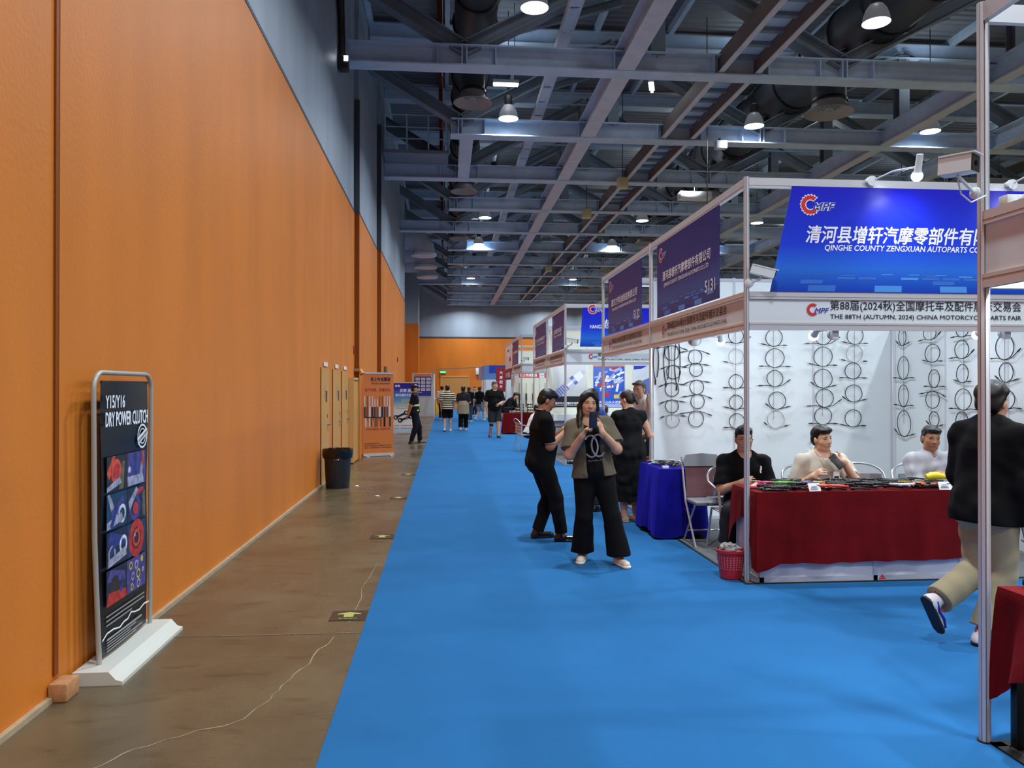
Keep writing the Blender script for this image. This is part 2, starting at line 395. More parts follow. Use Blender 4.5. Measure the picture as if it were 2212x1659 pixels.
# fat ventilation ducts with drop nozzles
DUCT = mat('dark insulated duct wrap', (52, 57, 63), .5, noise=.15, nscale=3); CONE = mat('dusty grey diffuser', (140, 138, 138), .5)
def duct(x, z, r, ys, label):
    t = thing('air_duct', label, 'duct', (x, 0, z))
    b = MB(); b.tube([(x, HY0+.1, z), (x, 60, z)], r, DUCT, 24)
    b.build('duct_tube', t)
    fl = MB(); y = HY0+.5
    while y < 60: fl.tube([(x, y, z), (x, y+.07, z)], r+.045, BLACK, 24); y += 1.45
    fl.build('flange', t, kind='stuff')
    for y in ys:
        b = MB(); b.cyl((x, y, z-r*.6), (x, y, 8.75), r*.62, DUCT, 20)
        b.lathe([(r*.62, 8.8), (r*.62+.03, 8.75), (r*.62+.03, 8.7)], (x, y, 0), BLACK)
        n = b.build('drop_duct', t)
        c = MB(); q = r*.62; c.lathe([(q, 8.72), (q+.02, 8.6), (q+.18, 8.46), (q+.17, 8.45), (q-.02, 8.58), (.1, 8.62), (.1, 8.56), (.0, 8.55)], (x, y, 0), CONE)
        for k in range(12):
            a = 2*math.pi*k/12; c.beam((x+.08*math.cos(a), y+.08*math.sin(a), 8.58), (x+q*math.cos(a), y+q*math.sin(a), 8.6), .05, .01, STEEL_D)
        c.build('diffuser', n)
duct(.66, 9.75, .46, [18.3, 26.6, 35.0, 43.3, 51.6], 'dark round ventilation duct with cone diffusers hanging near the orange wall')
duct(9.45, 9.85, .66, [18.2, 27.0, 35.5, 44.0, 52.5], 'fattest dark ventilation duct above the booth with the red table')
# red sprinkler main with risers
REDP = mat('red fire pipe', (100, 40, 36), .5)
t = thing('sprinkler_pipe', 'dark red fire sprinkler main with risers under the roof near the orange wall', 'pipe', (-.12, 0, 10))
part('main_pipe', lambda b: b.tube([(-.12, HY0, 10.4), (-.12, 60, 10.4)], .07, REDP, 10), t)
for y in (16.5, 17.6, 21.5, 25.2, 29.8, 34.2, 38.4): part('riser', lambda b: (b.cyl((-.12, y, 8.9), (-.12, y, 10.4), .06, REDP, 10), b.cyl((-.12, y, 9.2), (-.12, y, 9.28), .095, REDP, 10)), t)
# galvanised ladder tray between the lamp rows
t = thing('cable_tray', 'slim galvanised cable tray running just left of the long centre roof beam', 'cable tray', (2.55, 0, 9.2))
part('tray_side', lambda b: b.box(2.42, 2.45, 10, 60, 9.15, 9.3, STEEL_L), t)
part('tray_side', lambda b: b.box(2.66, 2.69, 10, 60, 9.15, 9.3, STEEL_L), t)
def rungs(b):
    y = 10.
    while y < 60: b.box(2.45, 2.66, y, y+.9, 9.16, 9.18, STEEL); y += 1.0
part('tray_rung', rungs, t, kind='stuff')

# ================================================================== LAMPS OF THE HALL
SHADE = mat('milky lamp shade', (150, 154, 160), .35, emit=(225, 238, 255), estr=.06)
LENS = mat('lit lamp lens', (255, 255, 255), .4, emit=(245, 250, 255), estr=12.)
def area(name, loc, size, power, col, parent, rot=(0, 0, 0), spread=148):
    d = bpy.data.lights.new(name, 'AREA'); d.shape = 'DISK'; d.size = size; d.energy = power; d.color = col; d.spread = R(spread)
    o = bpy.data.objects.new(name, d); COL.objects.link(o); o.location = loc; o.rotation_euler = rot; o.parent = parent; return o
def lamp(x, y, label):
    z = 8.62
    t = thing('pendant_lamp', label, 'lamp', (x, y, z), group='high bay lamps')
    a = MB(); a.lathe([(.255, -.01), (.235, .12), (.19, .24), (.125, .33), (.06, .36)], (0, 0, 0), SHADE); a.build('lamp_shade', t, world=False)
    a = MB(); a.lathe([(0, -.005), (.15, -.012), (.25, -.004), (.25, .01), (0, .01)], (0, 0, 0), LENS); a.build('lens', t, world=False)
    a = MB(); a.lathe([(.07, .34), (.1, .38), (.1, .56), (.05, .6), (0, .6)], (0, 0, 0), DARK); a.cyl((0, 0, .6), (0, 0, 2.8), .012, DARK, 6); a.build('lamp_housing', t, world=False)
    area('lamp_light', (0, 0, -.03), .46, HALL_LAMP_W, HALL_LAMP_COL, t)
    d = bpy.data.lights.new('roof_fill_light', 'POINT'); d.energy = ROOF_FILL_W; d.color = HALL_LAMP_COL; d.shadow_soft_size = .25   # added fill well above the lamp, brightens the roof in place of shade uplight
    g = bpy.data.objects.new('roof_fill_light', d); COL.objects.link(g); g.location = (0, 0, 1.7); g.parent = t
    return t
LAMP_Y = [13.92+5.8*k for k in range(-4, 9)]
ROWN = {1.63: 'row over the blue aisle', 8.17: 'row over the booth fronts', 13.1: 'row beyond the fat duct', 19.5: 'row farthest from the orange wall'}
for x in (1.63, 8.17, 13.1, 19.5):
    for i, y in enumerate(LAMP_Y):
        if y < 61:
            k = i-4
            where = f'{ordinal(k)} lamp along the {ROWN[x]}' if k >= 0 else f'{ordinal(-k-1)} behind the viewer, {ROWN[x]}'
            lamp(x, y, f'bell shaped lamp, {where}')
# ================================================================== EXHIBITION BOOTHS
def gear_c(mb, o, ux, uy, h, red, white=None, lift=.003):
    """toothed open ring shaped like a C with slanted letters MPF beside it; o is its lower left corner, h its height"""
    r1, r2 = h*.46, h*.27
    c = (h*.5, h*.5)
    def ring(ro, ri, teeth, m, lf, a0=50, a1=318):
        n = 60; out = []
        A = [R(a0+(a1-a0)*i/n) for i in range(n+1)]
        quads_o = []
        for i, a in enumerate(A):
            k = ro+(teeth if (i//2) % 2 == 0 else 0)
            quads_o.append((c[0]+k*math.cos(a), c[1]+k*math.sin(a)))
        quads_i = [(c[0]+ri*math.cos(a)*1.0, c[1]+ri*math.sin(a)*1.0) for a in A]
        O, X, Y = Vector(o), Vector(ux), Vector(uy); nn = X.cross(Y).normalized()
        P = lambda q: O+X*q[0]+Y*q[1]+nn*lf
        mb.add([P(q) for q in quads_o]+[P(q) for q in quads_i], [(i, i+1, n+1+i+1, n+1+i) for i in range(n)], m)
    if white: ring(r1+h*.05, r2-h*.05, h*.05, white, lift, 44, 324)
    ring(r1, r2, h*.05, red, lift+.001)
    O = Vector(o)+Vector(ux)*h*.62+Vector(uy)*h*.22
    if white: mb.text('CMPF'[1:], O-Vector(ux)*h*.02-Vector(uy)*h*.02, ux, uy, white, h=h*.44, wd=h*1.24, bold=.085, shear=.3, lift=lift)
    mb.text('CMPF'[1:], O, ux, uy, BLUEI, h=h*.4, wd=h*1.2, bold=.02, shear=.3, lift=lift+.002)

BANNER = gradient_print('blue banner print', [(0., (18, 62, 176)), (.22, (40, 108, 214)), (.45, (28, 62, 214)), (1., (26, 26, 196))])
BANNER_SHADED = gradient_print('shaded aisle banner print', [(0., (20, 52, 128)), (.22, (34, 84, 156)), (.45, (26, 44, 128)), (1., (24, 20, 104))])  # banner print darkened, the aisle side's shade put into its colour
TILE = mat('light blue printed tile', (70, 146, 228), .4); TILE2 = mat('mid blue printed tile', (44, 108, 206), .4)
CREAM = mat('cream wall panel', (222, 226, 208), .5)
FAIR_CN = '第88届(2024秋)全国摩托车及配件展示交易会'; FAIR_EN = 'THE 88TH (AUTUMN, 2024) CHINA MOTORCYCLE PARTS FAIR'

def post(b, x, y, z0, z1, r=.024):
    pts = []
    for k in range(8):
        a0 = R(45*k-22.5+6); a1 = R(45*k+22.5-6); am = R(45*k+22.5)
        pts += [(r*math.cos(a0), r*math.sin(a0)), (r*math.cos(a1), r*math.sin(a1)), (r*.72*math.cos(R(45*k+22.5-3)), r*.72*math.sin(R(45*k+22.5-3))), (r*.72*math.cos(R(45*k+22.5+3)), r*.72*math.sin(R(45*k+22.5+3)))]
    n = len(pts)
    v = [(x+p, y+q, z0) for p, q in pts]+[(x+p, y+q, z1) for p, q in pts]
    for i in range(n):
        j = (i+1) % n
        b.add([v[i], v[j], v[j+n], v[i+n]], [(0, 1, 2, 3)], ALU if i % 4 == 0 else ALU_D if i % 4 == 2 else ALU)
    b.add(v[n:], [tuple(range(n))], ALU); b.cyl((x, y, z0), (x, y, z0+.006), r*1.3, BLACK, 12)

def fascia(t, a, b_, nrm, z0=2.17, z1=2.5, written=True, logo=True, k0=.12, k1=.83):
    """name board between posts a and b (viewer's left to right), facing nrm"""
    a, b_, nn = Vector((*a, 0)), Vector((*b_, 0)), Vector((*nrm, 0)); ux = (b_-a).normalized(); L = (b_-a).length; mid = (a+b_)/2
    mb = MB()
    zc = (z0+z1)/2
    mb.obox(mid+Vector((0, 0, zc)), ux, nn, ZUP, L/2, .006, (z1-z0)/2, WHITE)
    for zz, hh in ((z0+.032, .032), (z1-.032, .032)):
        mb.obox(mid+Vector((0, 0, zz)), ux, nn, ZUP, L/2, .02, hh, ALU); 
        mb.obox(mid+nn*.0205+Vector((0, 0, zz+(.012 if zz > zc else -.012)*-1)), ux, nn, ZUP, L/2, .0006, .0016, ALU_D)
    f = mb.build('name_board', t)
    if written:
        o = a+nn*.008
        t_ = MB(); s = L*k0+L*.075; wd = L*(k1-k0)-L*.075
        t_.text(FAIR_CN, o+ux*s+Vector((0, 0, z0+.162)), ux, ZUP, INK, h=.1, wd=wd, bold=.006)
        t_.build('title_lettering', f); t_ = MB()
        t_.text(FAIR_EN, o+ux*s+Vector((0, 0, z0+.09)), ux, ZUP, INK, h=.05, wd=wd, bold=.012)
        t_.build('subtitle_lettering', f)
        if logo:
            e = MB(); gear_c(e, o+ux*L*k0*1.05+Vector((0, 0, z0+.125)), ux, ZUP, .11, RED); e.build('emblem', f)
    return f

def booth(label, x0, x1, ys, back_y, back_h, panel_mat, front=True, rear=True, side_written=True, front_wr=True):
    y0, y1 = ys[0], ys[-1]
    t = thing('exhibition_booth', label, 'booth', (x0, y0, 0), group=None)
    for y in ys: part('upright_post', lambda b: post(b, x0, y, .006, 3.49), t)
    for y in (y0, y1): part('upright_post', lambda b: post(b, x1, y, .006, 3.49), t)
    part('upright_post', lambda b: post(b, x1, back_y, .006, 2.5), t)
    def rail(a, c, z=3.44, h=.086):
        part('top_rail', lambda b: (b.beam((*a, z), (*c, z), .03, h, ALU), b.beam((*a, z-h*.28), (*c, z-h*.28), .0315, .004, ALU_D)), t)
    for a, c in zip(ys[:-1], ys[1:]): rail((x0, a+.02), (x0, c-.02))
    rail((x0+.02, y0), (x1-.02, y0)); rail((x0+.02, y1), (x1-.02, y1))
    for a, c in zip(ys[:-1], ys[1:]): fascia(t, (x0, c-.02), (x0, a+.02), (-1, 0), written=side_written, k0=.16, k1=.86)
    if front: fascia(t, (x0+.02, y0), (x1-.02, y0), (0, -1), written=front_wr, k0=.155, k1=.79)
    if rear: fascia(t, (x1-.02, y1), (x0+.02, y1), (0, 1), written=False)
    # dividing wall of one metre panels, and the side wall
    n = int(round(x1-x0))
    for k in range(n):
        a = x0+.03+(x1-x0-.06)*k/n; c = x0+.03+(x1-x0-.06)*(k+1)/n
        part('wall_panel', lambda b: (b.box(a, c, back_y-.008, back_y+.008, .03, back_h, panel_mat), b.box(c-.012, c+.012, back_y-.014, back_y+.014, .006, back_h+.01, ALU), b.box(a, c, back_y-.012, back_y+.012, .006, .05, ALU), b.box(a, c, back_y-.012, back_y+.012, back_h-.03, back_h, ALU)), t)
    m = int(round(y1-y0))
    for k in range(m):
        a = y0+.03+(y1-y0-.06)*k/m; c = y0+.03+(y1-y0-.06)*(k+1)/m
        part('wall_panel', lambda b: (b.box(x1-.008, x1+.008, a, c, .03, 2.5, panel_mat), b.box(x1-.014, x1+.014, c-.012, c+.012, .006, 2.5, ALU), b.box(x1-.012, x1+.012, a, c, 2.46, 2.5, ALU)), t)
    return t

def banner(name, label, o, ux, uy, L, H, build, shear=0., emblem=None, m=BANNER, tiles=True, group=None, th=.006):
    """a thin printed board; o lower left corner as read"""
    o, ux, uy = Vector(o), Vector(ux), Vector(uy); nn = ux.cross(uy).normalized()
    mid = o+ux*L/2
    t = thing(name, label, 'banner', tuple(mid), group=group)
    b = MB(); b.poly([(0, 0), (L, 0), (L+shear, H), (shear, H)], o, ux, uy, m, depth=th); s = b.build('sheet', t)
    if tiles:
        q = MB(); rr = random.Random(3); zz = 0.; rows = 5
        for r_ in range(rows):
            h0 = H*.115*(1-.62**r_)/(1-.62**rows)*1.55; h1 = H*.115*(1-.62**(r_+1))/(1-.62**rows)*1.55; wd = L*.13*(.8**r_); x = -wd
            while x < L+wd:
                if rr.random() < .5:
                    sl = (x-L/2)/L*-.12*L*.3; d = (h1-h0)*.1
                    P = [(x+.1*wd, h0+d), (x+.92*wd, h0+d), (x+.92*wd+sl*.3, h1-d), (x+.1*wd+sl*.3, h1-d)]
                    lo = [shear*p[1]/H for p in P]
                    if all(l+.01 < p[0] < L+l-.01 for p, l in zip(P, lo)): q.poly(P, o, ux, uy, TILE if rr.random() < .45 else TILE2, lift=.0012)
                x += wd
        if q.v: q.build('tile_pattern', s)
    for nm, fn in (build if isinstance(build, list) else [('lettering', build)] if build else []):
        q = MB(); fn(q, o, ux, uy); q.build(nm, s)
    if emblem:
        q = MB(); gear_c(q, o+ux*emblem[0]+uy*emblem[1], ux, uy, emblem[2], RED, INK_W); q.build('emblem', s)
    return t
def board(cn, en, no, L, H, cx=.5, zc=.47, ch=.11, wd=.78, shear=.15):
    def title(q, o, ux, uy): q.text(cn, o+ux*L*cx+uy*H*zc, ux, uy, INK_W, h=ch, wd=L*wd, bold=.012, shear=shear, align='C')
    def sub(q, o, ux, uy): q.text(en, o+ux*L*cx+uy*(H*zc-ch*.72), ux, uy, INK_W, h=ch*.45, wd=L*wd*.93, bold=.008, shear=shear, align='C')
    def num(q, o, ux, uy): q.text(no, o+ux*L*.95+uy*H*.11, ux, uy, INK_W, h=.115, bold=.02, align='R')
    return [('title_lettering', title)]+([('subtitle_lettering', sub)] if en else [])+([('number_lettering', num)] if no else [])

X0 = 2.59
DN = (0, -1, 0); UX = (1, 0, 0)
# --- block with the cable booth (5131) and its neighbour (5132)
YA = [6.42, 9.5, 12.44]
booth('white aluminium booth frame around the red table, its wall hung with coiled cables', X0, 5.79, YA, 9.5, 3.06, WHITE)
def front_a1(q, o, ux, uy):
    q.text('清河县增轩汽摩零部件有限公司', (3.11, o.y, 2.925), ux, uy, INK_W, h=.152, wd=1.95, bold=.02, shear=.2)
def front_a2(q, o, ux, uy):
    q.text('QINGHE COUNTY ZENGXUAN AUTOPARTS CO.,LTD', (3.28, o.y, 2.853), ux, uy, INK_W, h=.058, wd=1.57, bold=.022, shear=.2)
banner('name_banner', 'large slanted blue name banner with white Chinese title over the red table booth', (2.79, 6.395, 2.5), UX, ZUP, 2.33, .915, [('title_lettering', front_a1), ('subtitle_lettering', front_a2)], shear=.2, emblem=(.275, .67, .17))
banner('name_banner', 'blue side banner numbered 5131 facing the aisle above the cable booth', (2.568, 9.14, 2.515), DN, ZUP, 2.12, .88, board('清河县增轩汽摩零部件有限公司', 'QINGHE COUNTY ZENGXUAN AUTOPARTS CO.,LTD', '5131', 2.12, .88), emblem=(0.095, 0.651, .16), m=BANNER_SHADED)
banner('name_banner', 'dark blue side banner numbered 5132 facing the aisle, just beyond banner 5131', (2.568, 11.94, 2.515), DN, ZUP, 2.06, .86, board('重庆力宇机械制造有限公司', 'CHONGQING LIYU MACHINERY MANUFACTURING CO.,LTD', '5132', 2.06, .86), emblem=(0.093, 0.636, .16), m=BANNER_SHADED)
mb = MB(); mb.box(X0-.03, 5.77, YA[0]-.08, YA[-1], .006, .012, GREYC); mb.box(X0-.055, X0-.03, YA[0]-.08, YA[-1], .006, .014, BLACKM); mb.box(X0-.055, 5.77, YA[0]-.105, YA[0]-.08, .006, .014, BLACKM)
tag(mb.build('booth_floor_mat'), 'grey carpet with black edging under the cable booth and the blue table', 'mat')

# --- second block
YB = [16.4, 19.35, 22.3]
booth('white booth frame beyond the cross aisle, hung with spark plug posters', X0, 5.6, YB, 19.35, 3.15, CREAM)
def front_b1(q, o, ux, uy):
    q.text('杭州', (3.43, o.y, 3.0), ux, uy, INK_W, h=.16, bold=.02, shear=.2)
def front_b2(q, o, ux, uy):
    q.text('HANGZHOU O', (3.12, o.y, 2.955), ux, uy, INK_W, h=.075, wd=.55, bold=.03)
banner('name_banner', 'bright blue slanted banner over the spark plug booth front', (2.9, 16.37, 2.56), UX, ZUP, 2.2, .84, [('title_lettering', front_b1), ('subtitle_lettering', front_b2)], shear=.06, emblem=(.18, .71, .2))
banner('name_banner', 'dark blue aisle banner above the spark plug booth, nearer of its two', (2.568, 18.3, 2.515), DN, ZUP, 1.8, .86, board('上虞市富和机械厂', 'SHANGYU MACHINERY', None, 1.8, .86), emblem=(0.081, 0.636, .16), m=BANNER_SHADED)
banner('name_banner', 'dark blue aisle banner above the spark plug booth, farther of its two', (2.568, 21.76, 2.515), DN, ZUP, 2.3, .86, board('杭州立方机械有限公司', 'HANGZHOU MACHINERY', None, 2.3, .86), emblem=(0.103, 0.636, .16), m=BANNER_SHADED)
mb = MB(); mb.box(X0-.03, 5.6, YB[0]-.05, YB[-1], .006, .012, GREYC); tag(mb.build('booth_floor_mat'), 'grey carpet under the spark plug booth', 'mat')
# --- third block
YC = [25.9, 29.2, 32.6]
booth('pale green walled booth with red headed pegboards, far down the aisle', X0, 5.6, YC, 29.2, 3.1, CREAM)
banner('name_banner', 'dark purple blue banner above the far booth with the shock absorbers', (2.568, 29.2, 2.515), DN, ZUP, 2.3, .86, board('昊士特减震器', None, None, 2.3, .86), emblem=(0.103, 0.636, .16), m=BANNER_SHADED)
PINKW = mat('pinkish white print', (222, 206, 210), .5)
def white_b(q, o, ux, uy):
    q.poly([(1.1, .5), (1.9, .5), (1.9, .62), (1.1, .62)], o, ux, uy, PAPER, lift=.002); q.poly([(1.9, .28), (2.5, .28), (2.5, .42), (1.9, .42)], o, ux, uy, BLACK, lift=.002)
    q.poly([(1., .7), (1.7, .7), (1.7, .76), (1., .76)], o, ux, uy, DARK, lift=.002)
banner('name_banner', 'pale banner with black marks at the far end of the aisle booth row', (2.568, 32.5, 2.45), DN, ZUP, 3.0, .93, white_b, m=PINKW, tiles=False)
# --- near booth at the frame's edge, seen from outside its corner
NX, NY = 2.535, 3.42
t = thing('exhibition_booth', 'nearest white booth corner with the grooved corner post and blank name board', 'booth', (NX, NY, 0))
part('upright_post', lambda b: post(b, NX, NY, .006, 3.49, .026), t)
part('upright_post', lambda b: post(b, NX, .42, .006, 3.49), t); part('upright_post', lambda b: post(b, 5.6, NY, .006, 3.49), t)
part('top_rail', lambda b: b.beam((NX, NY-.02, 3.44), (NX, .44, 3.44), .03, .086, ALU), t)
part('top_rail', lambda b: b.beam((NX+.02, NY, 3.44), (5.58, NY, 3.44), .03, .086, ALU), t)
fascia(t, (NX, NY-.02), (NX, .44), (-1, 0), z0=2.14, z1=2.5, written=False)
fascia(t, (5.58, NY), (NX+.025, NY), (0, 1), z0=2.14, z1=2.5, written=False)
mb = MB(); mb.box(NX+.03, 5.6, .4, NY-.02, .006, .012, GREYC); mb.box(NX+.005, NX+.06, .4, NY-.03, .006, .016, BLACKM); mb.box(NX+.005, 5.6, NY-.075, NY-.02, .006, .016, BLACKM)
tag(mb.build('booth_floor_mat'), 'grey mat with thick black edging under the nearest booth corner', 'mat')
# --- blue booth far away, white poster wall on the left
FAR_BLUE = mat('light blue sign', (120, 168, 236), .4); SIGNBLUE = mat('deep blue sign', (44, 88, 214), .4)
t = thing('exhibition_booth', 'far light blue and white booth near the end wall, behind the man in black shorts', 'booth', (2.05, 40, 0))
part('name_board', lambda b: (b.box(2.05, 5.6, 40, 40.05, 2.1, 2.85, FAR_BLUE), b.box(2.02, 2.05, 40, 46, 2.1, 2.85, FAR_BLUE), b.box(2.3, 5.5, 39.98, 40, 2.45, 2.85, SIGNBLUE)), t)
part('upright_post', lambda b: b.box(2.05, 2.12, 40, 40.07, 0.006, 2.1, WHITE), t)
part('upright_post', lambda b: b.box(2.05, 2.12, 43, 43.07, 0.006, 2.1, WHITE), t)
part('wall_panel', lambda b: b.box(2.2, 5.6, 43.4, 43.45, 0.006, 2.5, WHITE), t)
part('wall_panel', lambda b: b.box(5.57, 5.6, 40, 43.4, 0.006, 2.5, WHITE), t)
POSTERB = mat('poster purple blue', (62, 62, 178), .5)
t = thing('exhibition_booth', 'white walled booth against the orange wall at the far left with a chart of parts', 'booth', (-1.73, 44, 0))
part('wall_panel', lambda b: b.box(-1.85, -.62, 44, 44.04, .0, 2.52, WHITE), t)
part('wall_panel', lambda b: b.box(-.66, -.62, 44.04, 48, .0, 2.52, WHITE), t)
part('plinth', lambda b: b.box(-1.85, -.62, 43.97, 44, .0, .1, ALU), t)
def chart(b): b.box(-1.72, -.78, 43.985, 44, 1.22, 2.32, POSTERB); b.box(-1.72, -.78, 43.984, 44, 2.32, 2.47, mat('orange print', (236, 150, 84), .5))
p = part('poster', chart, t)
def chart2(b):
    for i in range(3):
        for j in range(4):
            x = -1.66+i*.305; z = 1.5+j*.2
            b.box(x, x+.24, 43.981, 43.985, z, z+.15, PAPER); b.beam((x+.06, 43.979, z+.05), (x+.19, 43.979, z+.1), .002, .016, BLACK)
    b.text('汽摩配件', (-1.68, 43.98, 1.38), UX, ZUP, INK_W, h=.07, wd=.4, bold=.02)
part('chart_cells', chart2, p)
mb = MB(); mb.box(-.55, .1, 47.2, 48.2, .006, 1.0, mat('yellow counter cloth', (226, 172, 30), .7)); mb.box(-.58, .13, 47.17, 48.23, 1.0, 1.04, WHITE)
tag(mb.build('counter'), 'yellow fronted counter beside the far white poster wall', 'counter')
mb = MB(); mb.beam((-.62, 44.0, 2.72), (2.02, 41.0, 2.78), .06, .05, WHITE); mb.cyl((-.62, 44.02, 2.5), (-.62, 44.02, 2.75), .02, WHITE)
tag(mb.build('cross_bar'), 'thin white bar spanning the far aisle from the poster wall', 'bar')

# ================================================================== POSTERS AND PEGBOARDS INSIDE THE BOOTHS
PY = 19.335
SILV = mat('printed silver', (196, 202, 216), .4); PBLUE = mat('printed blue metal', (84, 108, 196), .4); PBLK = mat('printed black', (28, 30, 36), .4)
POSTG = gradient_print('grey poster print', [(0., (40, 42, 48)), (.24, (40, 42, 48)), (.26, (196, 202, 206)), (1., (226, 230, 228))], rough=.3)
t = thing('poster', 'tall poster of a giant spark plug with a black lower band', 'poster', (3.16, PY, 1.18))
part('sheet', lambda b: b.box(2.75, 3.58, PY, PY+.004, 1.18, 2.3, POSTG), t)
def plug(b):
    d = Vector((.72, 0, .6)).normalized(); q = Vector((-d.z, 0, d.x)); o = Vector((2.83, PY-.002, 1.5))
    def seg(a, c, wa, wc, m, lf): b.add([o+d*a-q*wa, o+d*c-q*wc, o+d*c+q*wc, o+d*a+q*wa], [(0, 1, 2, 3)], m); 
    seg(-.02, .34, .1, .1, PBLUE, 0); seg(.34, .52, .15, .15, SILV, 0); seg(.52, .62, .12, .12, PBLUE, 0); seg(.62, .84, .1, .08, INK_W, 0); seg(.84, .93, .06, .05, SILV, 0); seg(-.06, -.02, .07, .09, INK_W, 0)
    o = o+Vector((0, -.001, 0))
    for a in (.04, .1, .16, .22, .28): seg(a, a+.025, .1, .1, SILV, 0)
    seg(.36, .52, .03, .03, INK_W, 0); seg(.52, .62, -.04, -.04, SILV, 0)
    b.text('重庆市火花塞机车有限公司', (2.79, PY-.001, 1.25), UX, ZUP, INK_W, h=.06, wd=.72, bold=.02); b.text('CHONGQING SPARK PLUG', (2.79, PY-.001, 1.21), UX, ZUP, INK_W, h=.025, wd=.6)
part('printed_picture', plug, t)
t = thing('poster', 'blue poster scattered with spark plugs and red boxes under an orange strip', 'poster', (4.17, PY, 1.17))
part('sheet', lambda b: (b.box(3.77, 4.58, PY, PY+.004, 1.17, 2.22, mat('blue poster ink', (44, 88, 196), .35)), b.box(3.77, 4.58, PY, PY+.004, 2.22, 2.32, mat('orange print', (236, 150, 84), .5))), t)
def scatter(b):
    rr = random.Random(5)
    for k in range(46):
        x = 3.84+rr.random()*.66; z = 1.5+rr.random()*.66; a = rr.uniform(-.4, 1.4); L = rr.uniform(.05, .12); w_ = rr.uniform(.012, .03)
        d = Vector((math.cos(a), 0, math.sin(a))); q = Vector((-d.z, 0, d.x)); o = Vector((x, PY-.001-.0001*k, z)); m = rr.choice([SILV, PBLUE, INK_W, SILV, RED, mat('printed pale blue', (150, 180, 226), .4)])
        b.add([o-d*L-q*w_, o+d*L-q*w_, o+d*L+q*w_, o-d*L+q*w_], [(0, 1, 2, 3)], m)
    b.box(3.92, 4.1, PY-.006, PY, 1.72, 1.8, RED); b.box(4.05, 4.18, PY-.007, PY, 1.46, 1.54, RED); b.box(4.3, 4.44, PY-.007, PY, 1.4, 1.5, mat('printed straw', (214, 196, 110), .5))
    b.text('重庆市山水火花塞', (3.82, PY-.001, 1.27), UX, ZUP, INK_W, h=.07, wd=.68, bold=.02)
    for k in range(3): b.box(3.78, 4.57, PY-.002, PY, 1.19+.026*k, 1.2+.026*k, INK_W)
part('printed_picture', scatter, t)
t = thing('poster', 'pale poster with a blue crest, behind the smiling man', 'poster', (5.0, PY, 1.1))
part('sheet', lambda b: b.box(4.8, 5.4, PY, PY+.004, 1.1, 2.3, mat('pale poster', (206, 214, 226), .35)), t)
part('printed_picture', lambda b: (b.poly([(4.82, 2.14), (5.02, 2.16), (5.18, 2.24), (4.82, 2.24)], (0, PY-.001, 0), UX, ZUP, BLUEI), b.poly([(4.9, 1.72), (5.06, 1.86), (5.3, 1.96), (5.3, 1.5), (4.96, 1.5)], (0, PY-.001, 0), UX, ZUP, PBLUE)), t)
t = thing('shelf_cabinet', 'low white shelf with a grey panel front under the spark plug posters', 'shelf', (4.1, 19.0, 0))
part('shelf_board', lambda b: b.box(2.68, 5.5, 18.85, 19.33, .86, 1.02, WHITE), t); part('front_panel', lambda b: b.box(2.68, 5.5, 18.95, 19.32, .012, .86, mat('grey panel', (150, 154, 166), .5)), t)
# pegboards of the far booth
CY_ = 29.18
for k, x in enumerate((2.63, 3.62)):
    t = thing('pegboard', ['cream pegboard with a red title strip, nearer the aisle', 'cream pegboard with a red title strip, second from the aisle'][k], 'pegboard', (x+.45, CY_, .8))
    part('board', lambda b: (b.box(x, x+.95, CY_-.03, CY_, .75, 2.14, CREAM), b.box(x+.17, x+.95, CY_-.034, CY_, 2.06, 2.24, RED), b.box(x, x+.17, CY_-.034, CY_, 2.06, 2.24, PAPER)), t)
    part('lettering', lambda b: (b.text('昊士特减震器', (x+.22, CY_-.036, 2.1), UX, ZUP, INK_W, h=.11, wd=.66, bold=.03), b.text('HST', (x+.03, CY_-.036, 2.12), UX, ZUP, DARK, h=.05)), t)
    for j in range(3):
        xx = x+.2+.26*j
        s = thing('shock_absorber', f'thin black shock absorber hung {["to the left", "in the middle", "to the right"][j]} on the {["nearer", "second"][k]} cream pegboard', 'shock absorber', (xx, CY_-.05, 1.0), group='shock absorbers on the pegboards')
        part('rod', lambda b: b.cyl((xx, CY_-.045, 1.35), (xx, CY_-.045, 1.86), .012, CHROME, 8), s); part('tube', lambda b: b.cyl((xx, CY_-.05, .95), (xx, CY_-.05, 1.45), .02, BLACK, 10), s)
        part('spring', lambda b: b.cyl((xx, CY_-.055, 1.2), (xx, CY_-.055, 1.46), .032, DARK, 10), s)

